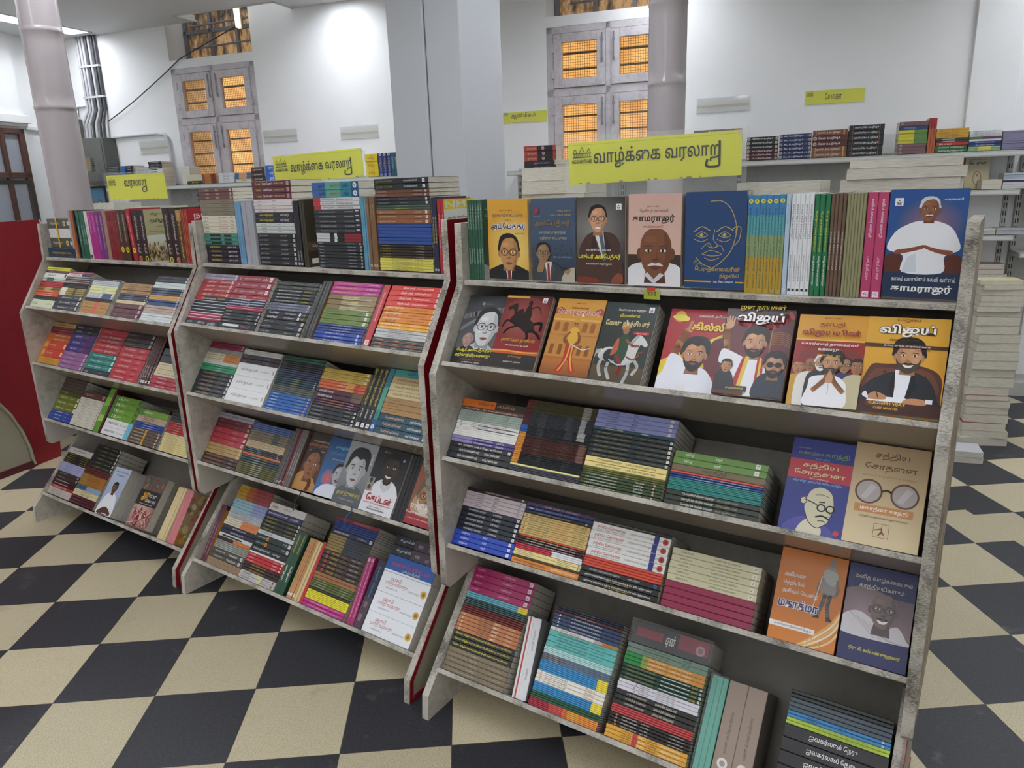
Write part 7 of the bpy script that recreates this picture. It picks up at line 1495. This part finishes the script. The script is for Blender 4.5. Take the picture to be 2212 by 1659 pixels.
page_pile('R', pile_up(1.2215, [(-.055, .365, .24, .135, .036, 0, 'c0bcb0')]*4 + [(-.055, .365, .24, .135, .032, 1, 'cfcabc'), (-.05, .362, .25, .135, .026, -1, '2c2e34'), (-.055, .365, .24, .135, .029, 0, 'dcd8d0'), (-.05, .364, .235, .135, .024, 1.6, 'd8d4c8'), (-.06, .362, .215, .135, .02, -1.2, 'cfc4ae')]), 'white page block book with bent cover, right ledge pile of nearest stand', 'books lying on the ledge of the nearest stand')
page_pile('L', pile_up(1.2205, [(-.62, .34, .22, .14, .045, 0, 'c0bc98')]*4 + [(-.62, .335, .24, .14, .032, 0, 'cdc8a4')]), 'cream page block book lying below the yellow sign, farthest stand', 'books lying on the ledge of the farthest stand')
page_pile('L', pile_up(1.2205, [(-1.0, .345, .165, .14, .05, 0, 'b8b48a')]*4 + [(-1.0, .335, .172, .14, .034, 2, 'c8c48e')]), 'khaki page block book lying behind the uprights, farthest stand', 'books lying on the ledge of the farthest stand')
# bundle of three grey volumes with a yellow band, on the left end of the farthest stand's ledge
fr = smat('L')
def lay(x, y, z, L, D, t, rz, name, col, spec, label, group='banded bundle on the farthest stand'):
    return add_book(fr @ T(x, y, z) @ RZ(RAD(rz)), L, D, t - .0006, name, col, spec, label, group)
lay(-1.176, -.045, 1.2206, .245, .155, .042, 0, 'thick book', '223f54', 't .15 .85 c8a84a தமிழர் வரலாற்றுப் பேழை .35;s .75 .95 3a5a70 .1 .2', 'thick dark blue book with gold title under the banded grey bundle')
lay(-1.172, -.03, 1.2630, .215, .14, .044, 0, 'thick grey book', '55544c', 't .12 .5 dcdcd8 சோழர் வரலாறு .35;e .72 d8d48a;q .88 ecece8', 'thick grey book with yellow disc, lowest of the banded bundle')
lay(-1.168, -.03, 1.3072, .21, .14, .042, 0, 'thick white book', 'd8d8d4', '', 'thick white page-edged book, middle of the banded bundle')
lay(-1.172, -.03, 1.3494, .215, .14, .045, 0, 'thick grey book', '55544c', 't .12 .5 dcdcd8 சோழர் வரலாறு .35;e .72 d8d48a;q .88 ecece8', 'thick grey book with yellow disc, top of the banded bundle')
b = MB(); x = -1.09; y0, y1, z0, z1 = -.0315, .111, 1.2626, 1.3948
for i, (p, q) in enumerate([((x, y0-.0012, z0), (x+.012, y0, z1)), ((x, y0-.0012, z1), (x+.012, y1, z1+.0012)), ((x, y1, z0), (x+.012, y1+.0012, z1))]): b.box(p, q)
o = b.build('rubber_band', M('yellow_band', 'd8a828', .5), None, fr); tag(o, 'yellow band around the grey books on the farthest stand', 'band')
# ------------------------------------------------------------------ plastic wrap around a few volumes
WRAP = clear('crinkled_plastic_wrap', 'ffffff', .3, .1)
def wrap(st, k, u0, u1, v0, v1, label, inset=.0055, d=.148):
    b = MB(); b.box((u0, 0, v0), (u1, d, v1)); o = b.build('plastic_wrap', WRAP, None, tier(st, k, inset)); tag(o, label, 'plastic wrap', 'clear plastic wraps')
wrap('R', 5, -.4345, -.392, .0008, .226, 'clear plastic wrap around the teal books')
wrap('L', 5, -.2275, -.1225, .0008, .226, 'clear plastic wrap around cream and pink booklets')
# the shrink-wrapped black and red set on top of its stack
fr5 = tier('R', 5, .010)
add_book(fr5 @ T(-.655, .004, .2362) @ RZ(.01), .205, .136, .055, 'thick black book in plastic wrap', '26242a', 's .05 .4 8c2434 .35 .75;s .6 .98 8c2434 .3 .95;t .44 .56 dcdcd8 ஏன் .6;e .88 b88a90', 'thick black and red book in crinkled plastic wrap, topping a lowest shelf stack', 'books lying in stacks on the lowest shelf of the nearest stand')
wrap('R', 5, -.66, -.445, .2355, .296, 'crinkled plastic wrap around the thick black and red book')
# ribbons hanging under the fourth shelf of the middle stand
def ribbon(u, l, col, label):
    b = MB(); f = tier('M', 4, -.004); n = 8; P = [(u + .006*sin(i*1.1), -.002 - .004*i/n, .004 - l*i/n) for i in range(n+1)]
    for i in range(n): p, q = P[i], P[i+1]; b.mesh_faces([(p[0]-.0025, p[1], p[2]), (p[0]+.0025, p[1], p[2]), (q[0]+.0025, q[1], q[2]), (q[0]-.0025, q[1], q[2]), (p[0]-.0025, p[1]+.0006, p[2]), (p[0]+.0025, p[1]+.0006, p[2]), (q[0]+.0025, q[1]+.0006, q[2]), (q[0]-.0025, q[1]+.0006, q[2])], [(0,3,2,1), (4,5,6,7), (0,4,7,3), (1,2,6,5)])
    tag(b.build('ribbon_marker', M('ribbon_' + col, col, .5), None, f), label, 'ribbon')
ribbon(-.59, .07, '17171c', 'black ribbon marker hanging over the fourth shelf lip, middle stand')
ribbon(-.345, .075, '24407e', 'blue ribbon marker hanging over the fourth shelf lip, middle stand')
# ------------------------------------------------------------------ electric box, conduits, cable
EBOX = worn('grey_green_box_paint', '6b6d68', '3b3b38', .5, 14)
r = empty('electric_box', 'grey metal distribution box on the back wall under the conduits', 'electric box', WM @ T(-7.06, CW - .16, 1.63))
b = MB(); b.box((0, 0, 0), (.42, .158, .43)); b.build('cabinet', EBOX, r, None, .004)
b = MB(); b.box((.02, -.006, .02), (.40, 0, .41)); d = b.build('door', EBOX, r)
b = MB()
for k in range(6): b.box((.12, -.009, .12+k*.022), (.15, -.006, .132+k*.022)); b.box((.24, -.009, .12+k*.022), (.27, -.006, .132+k*.022))
b.build('vents', SOOT, d)  # dark bars stand in for the shade in the vent openings
b = MB(); b.box((.165, -.008, .12), (.225, -.006, .25)); b.build('label_plate', M('rusty_label', '8a7a64', .6), d)
b = MB(); b.box((.05, .04, .43), (.09, .1, .62)); b.build('cable_trunk', EBOX, r)
PIPE = M('painted_conduit', 'c2c2c6', .3, .5); DARKP = M('dark_conduit', '4c4c50', .35)
for i in range(7):
    x = -6.915 + i*.038; x2 = -6.98 + i*.045; mt = DARKP if i in (3, 5, 6) else PIPE
    b = MB(); b.tube([(x, CW-.02, H-.002), (x, CW-.02, 2.33), (x2, CW-.05, 2.2), (x2, CW-.06, 2.0602)], .0125, 10)
    o = b.build('conduit_pipe', mt, None, WM); tag(o, f'{"dark" if i in (3, 5, 6) else "white painted"} vertical conduit above the electric box, {ordn(i)} from left', 'pipe', 'conduits above the electric box')
b = MB()
for z in (2.72, 2.44): b.box((-6.935, CW-.036, z), (-6.67, CW-.001, z+.018))
tag(b.build('pipe_clamp', PIPE, None, WM), 'white clamps holding the vertical conduits to the back wall', 'clamp')
b = MB(); b.tube([(-6.64, CW-.02, 2.062), (-6.08, CW-.02, 2.07), (-6.0, CW-.02, 2.055), (-5.962, CW-.02, 2.0), (-5.955, CW-.02, 1.6)], .013, 10); tag(b.build('conduit_pipe', PIPE, None, WM), 'white conduit bending down beside the left window', 'pipe')
b = MB(); b.tube([(-6.91, CW-.015, 2.376), (-7.05, CW-.015, 2.37), (-7.055, CW-.015, 2.25), (-7.06, CW-.015, 2.062)], .009, 8); tag(b.build('conduit_pipe', PIPE, None, WM), 'thin white conduit loop left of the electric box pipes', 'pipe')
b = MB(); b.tube([(-6.68, CW-.02, 2.215), (-6.5, CW-.03, 2.285), (-6.27, CW-.03, 2.39), (-5.88, CW-.02, 2.598), (-5.7, CW-.02, 2.7), (-5.0, CW-.02, 2.92)], .005, 6); tag(b.build('slack_cable', M('black_cable', '3a3a3e', .5), None, WM), 'thin dark cable slung from the conduits to the left vent', 'cable')
b = MB(); b.box((-7.16, CW-.03, 1.62), (-7.085, CW-.001, 1.72)); o = b.build('switch_box', M('switch_white', 'd8d8d6', .3), None, WM, .003); tag(o, 'small white switch box below the electric box', 'switch')
b = MB(); b.box((-7.137, CW-.034, 1.655), (-7.11, CW-.0305, 1.68)); b.build('switch', SOOT, o)
r = empty('framed_picture', 'small framed blue picture with arches, below the switch box', 'picture', WM @ T(-7.16, CW - .03, 1.33))
b = MB(); w, h = .3, .28
b.box((0, 0, 0), (w, .025, .02)); b.box((0, 0, h-.02), (w, .025, h)); b.box((0, 0, .02), (.02, .025, h-.02)); b.box((w-.02, 0, .02), (w, .025, h-.02)); b.build('frame', M('dark_brown_wood', '3a2a24', .4), r)
b = MB(); b.box((.02, .015, .02), (w-.02, .02, h-.02), lin('5a93b8')); c = Card(b, w, h); c.z = .0145
for x in (.3, .62): c.ell(x, .35, .13, .2, '8a7a8a'); c.ell(x, .32, .09, .15, '3a5a74'); c.blob([(x-.06, .2), (x, .45), (x+.06, .2)], 'd8cfc0')
b.build('print', PRINT, r)
# ------------------------------------------------------------------ left wall: door, cornice, pilaster
BROWN = worn('brown_door_paint', '5a3f36', '3a2822', .5, 12)
LM = WM @ T(S0, 0, 0)
b = MB(); b.box((.0, 2.2, 0), (.06, 3.79, H)); struct(b.build('wall_left_pilaster', WALL, None, LM))
b = MB(); b.box((0, 2.2, 2.20), (.11, 3.83, 2.275)); b.box((0, 2.2, 2.17), (.085, 3.81, 2.2)); b.box((0, 3.83, 2.15), (.03, 4.24, 2.185)); struct(b.build('trim_3', WALL, None, LM, .004))
b = MB()
for w0, w1 in ((3.69, 3.745), (3.5, 3.54), (3.0, 3.06)): b.box((.061, w0, 0), (.10, w1, 2.15))
for z in (2.10, 1.70, 1.05, 0.0): b.box((.061, 3.0, z), (.10, 3.745, z+.05))
o = b.build('door_1', BROWN, None, LM, .003); struct(o)
b = MB(); b.box((.062, 3.06, .05), (.07, 3.69, 2.1)); b.build('pane', M('grey_door_glass', '9ea3ac', .08, .6), o)
# ------------------------------------------------------------------ red counter and the shelf behind it
r = empty('counter', 'red laminate counter end with a cream arched panel, left of the farthest stand', 'counter', WM @ T(-4.34, 0, 0))
arch = [(.70 - .46*cos(pi*k/16), .6*sin(pi*k/16) if 0 < k < 16 else 0) for k in range(17)]
b = MB(); b.prism([(1.33, 0), (1.49, 1.375), (-.6, 1.345), (-.6, 0)] + arch, -.03, 0, 'x'); b.build('side_panel', RED, r)
b = MB(); b.prism([(w, z) for w, z in arch], -.028, -.006, 'x'); b.build('arch_panel', CREAM, r)
b = MB(); b.tube([(0.004, w, max(z, .012)) for w, z in arch], .008, 8); b.build('arch_trim', CREAM, r)
b = MB(); b.box((-.006, .245, .0), (.008, 1.155, .035)); b.build('skirting', M('maroon_skirting', '5a1e26', .4), r)
b = MB(); b.box((-.6, -.6, 1.33), (-.0305, 1.42, 1.345)); b.build('worktop', RED, r)
b = MB(); zz = [(1.485-.004*((-1)**k), 1.372-.03*k) for k in range(9)]; b.prism([(w-.004, z) for w, z in zz] + [(w+.006, z) for w, z in reversed(zz)], .0, .0015, 'x'); b.build('torn_edge', M('torn_white_paper', 'd8cfc6', .8), r)
r = empty('bookcase', 'low white bookcase behind the red counter with a black rail', 'bookcase', WM @ T(-5.02, 0, 0))
b = MB(); b.box((0, .2, .0), (.25, 2.0, 1.30)); b.build('cabinet', GREY_STEEL, r)
b = MB(); b.box((.0, .2, 1.585), (.02, 2.0, 1.61)); b.box((.0, 1.98, 1.30), (.02, 2.0, 1.585)); b.box((.0, .2, 1.30), (.02, .22, 1.585)); b.build('rail', SOOT, r)
w = 1.10
for name, col, t, spec, n in (('tan paperback', 'b08a4c', .012, 's 0 .3 3a2c1c', 9), ('blue paperback with a dark haired face', '2c4c86', .035, '', 1), ('white paperback', 'd8dade', .02, '', 4), ('grey paperback', '8a8880', .022, '', 2), ('red orange paperback with white lettering', 'c8482c', .05, 't .1 .4 f0d8c8 நாவல்', 1), ('cream paperback', 'd8d4c8', .022, '', 1), ('sky blue paperback', '5aa0d0', .03, '', 1), ('pale grey paperback', 'cfd6d6', .035, '', 2), ('black and white paperback', '5a5c60', .012, 's .3 .6 d8d8d8', 3)):
    for j in range(n):
        if w < 1.93:
            hh = random.uniform(.195, .215)
            m = WM @ T(-5.02, 0, 1.3006) @ T(.20, w, hh) @ RZ(pi/2) @ Matrix(((0, 0, 1, 0), (0, 1, 0, 0), (-1, 0, 0, 0), (0, 0, 0, 1)))
            add_book(m, hh, .13, t - .0006, name, col, spec, f'{name} upright behind the red counter, {ordn(j)} of its kind', 'books upright behind the red counter')
            w += t + .0004
# ------------------------------------------------------------------ piles on the floor and on the low shelf at the right
def floor_pile(x, y, az, rows, place, z=0.0, base_m=None):
    n = sum(r[0] for r in rows); i = n
    for cnt, L, D, t, col, back, name in rows:
        for j in range(cnt):
            i -= 1; dx, dy, rz = random.uniform(-.012, .012), random.uniform(-.012, .012), random.uniform(-5, 5)
            m = (base_m or Matrix()) @ T(x, y, z + .0004) @ RZ(RAD(az + rz)) @ T(-L/2 + dx, -D/2 + dy, 0) @ T(L, D, 0) @ RZ(pi)
            tt = t * random.uniform(.85, 1.15)
            add_book(m, L, D, tt, name, col, '', fit(f'{name}, {ordn(i)} from top, {place}'), f'books in the {place}', back=back, key=(name, col, back)); z += tt + .0006
floor_pile(.03, 3.02, 18, [(1, .24, .17, .05, 'd8d4cc', None, 'white thick book'), (1, .22, .16, .035, 'd8d88a', None, 'yellow paperback'), (1, .21, .15, .04, 'a8323a', None, 'red hardback'), (3, .21, .15, .042, 'a49a88', None, 'beige thick book'), (1, .2, .14, .03, 'b02c34', None, 'red paperback'), (3, .21, .15, .045, 'b0a692', None, 'tan thick book'), (2, .215, .15, .05, 'c2baa6', None, 'cream thick book'), (4, .2, .145, .042, 'a89e8c', None, 'grey beige book'), (3, .2, .14, .03, 'b8ae98', None, 'sand paperback'), (2, .2, .14, .03, 'c8a890', None, 'pinkish paperback'), (2, .2, .14, .024, 'd4ccac', 'd2c89c', 'pale cream paperback')], 'tall floor pile behind the nearest stand')
floor_pile(.19, 4.72, 16, [(2, .24, .17, .03, 'a85a68', None, 'pink edged book'), (2, .24, .17, .032, '6a6c6a', None, 'grey book'), (2, .22, .16, .028, '8aa4bc', None, 'blue grey book'), (3, .23, .165, .03, 'b8a98c', None, 'tan book'), (4, .23, .165, .02, 'c2b8a4', None, 'beige paperback'), (1, .22, .16, .02, 'b49468', 'c8b890', 'brown illustrated book')], 'short floor pile near the back wall shelf')
floor_pile(-.05, 2.66, 12, [(2, .21, .15, .03, 'dcdce0', 'd0d0d4', 'white book')], 'small floor pile behind the nearest stand')
floor_pile(.66, CS + .13, 0, [(1, .24, .18, .02, '4a4448', '3c3a40', 'dark magazine'), (2, .24, .18, .012, 'b8b4b0', '5a5658', 'grey magazine')], 'pile on the low back wall shelf', .7005, WM)
floor_pile(.92, CS + .11, 0, [(3, .24, .18, .012, 'd0ccc8', '6a5a48', 'white glossy magazine'), (4, .17, .12, .03, 'a07c80', '8a5c60', 'mauve bundled booklet')], 'stack at the shelf end', .7005, WM)
floor_pile(.7, CS + .13, 0, [(6, .2, .14, .035, 'b8a890', 'a89878', 'tan thick book')], 'pile on the bottom back wall shelf', .4005, WM)
# yoga titles facing out under the back wall top shelf
def a_yoga(c): c.blend(0, 0, 1, c.H, 'c8b878', 'd2d0c0'); c.text(.15, .85, 1.32, .06, '7a5a3a', 'ஆரோக்கிய வாழ்வு தரும்'); c.text(.15, .85, 1.12, .15, '2a2622', 'யோகா', .025); c.ring(.5, .5, .16, .3, .04, 'a8803c'); c.blob([(.4, .3), (.45, .55), (.55, .55), (.6, .3)], 'd8c0a0'); c.ell(.5, .62, .05, .06, 'a87854')
def a_lamp(c): c.blend(0, 0, 1, c.H, '9c4a34', 'a85a40'); [c.ell(random.random(), random.random()*1.5, .05, .08, random.choice(['7c3424', 'c07a50'])) for _ in range(14)]; c.text(.3, .7, 1.2, .1, 'e0c8a0', 'தியானம்')
for s, art, lab, hx in ((.73, a_yoga, 'pale book with meditating figure facing out under the back wall top shelf', 'd0cbb0'), (.585, a_lamp, 'copper red book facing out under the back wall top shelf', '9c4a34')):
    m = WM @ T(s, CS + .15, 1.3455) @ RX(RAD(-12)) @ T(0, 0, .215) @ Matrix(((0, 1, 0, 0), (0, 0, -1, 0), (-1, 0, 0, 0), (0, 0, 0, 1)))
    add_book(m, .215, .14, .012, 'paperback facing out', hx, '', lab, 'books facing out under the back wall top shelf', art=art, key=lab)
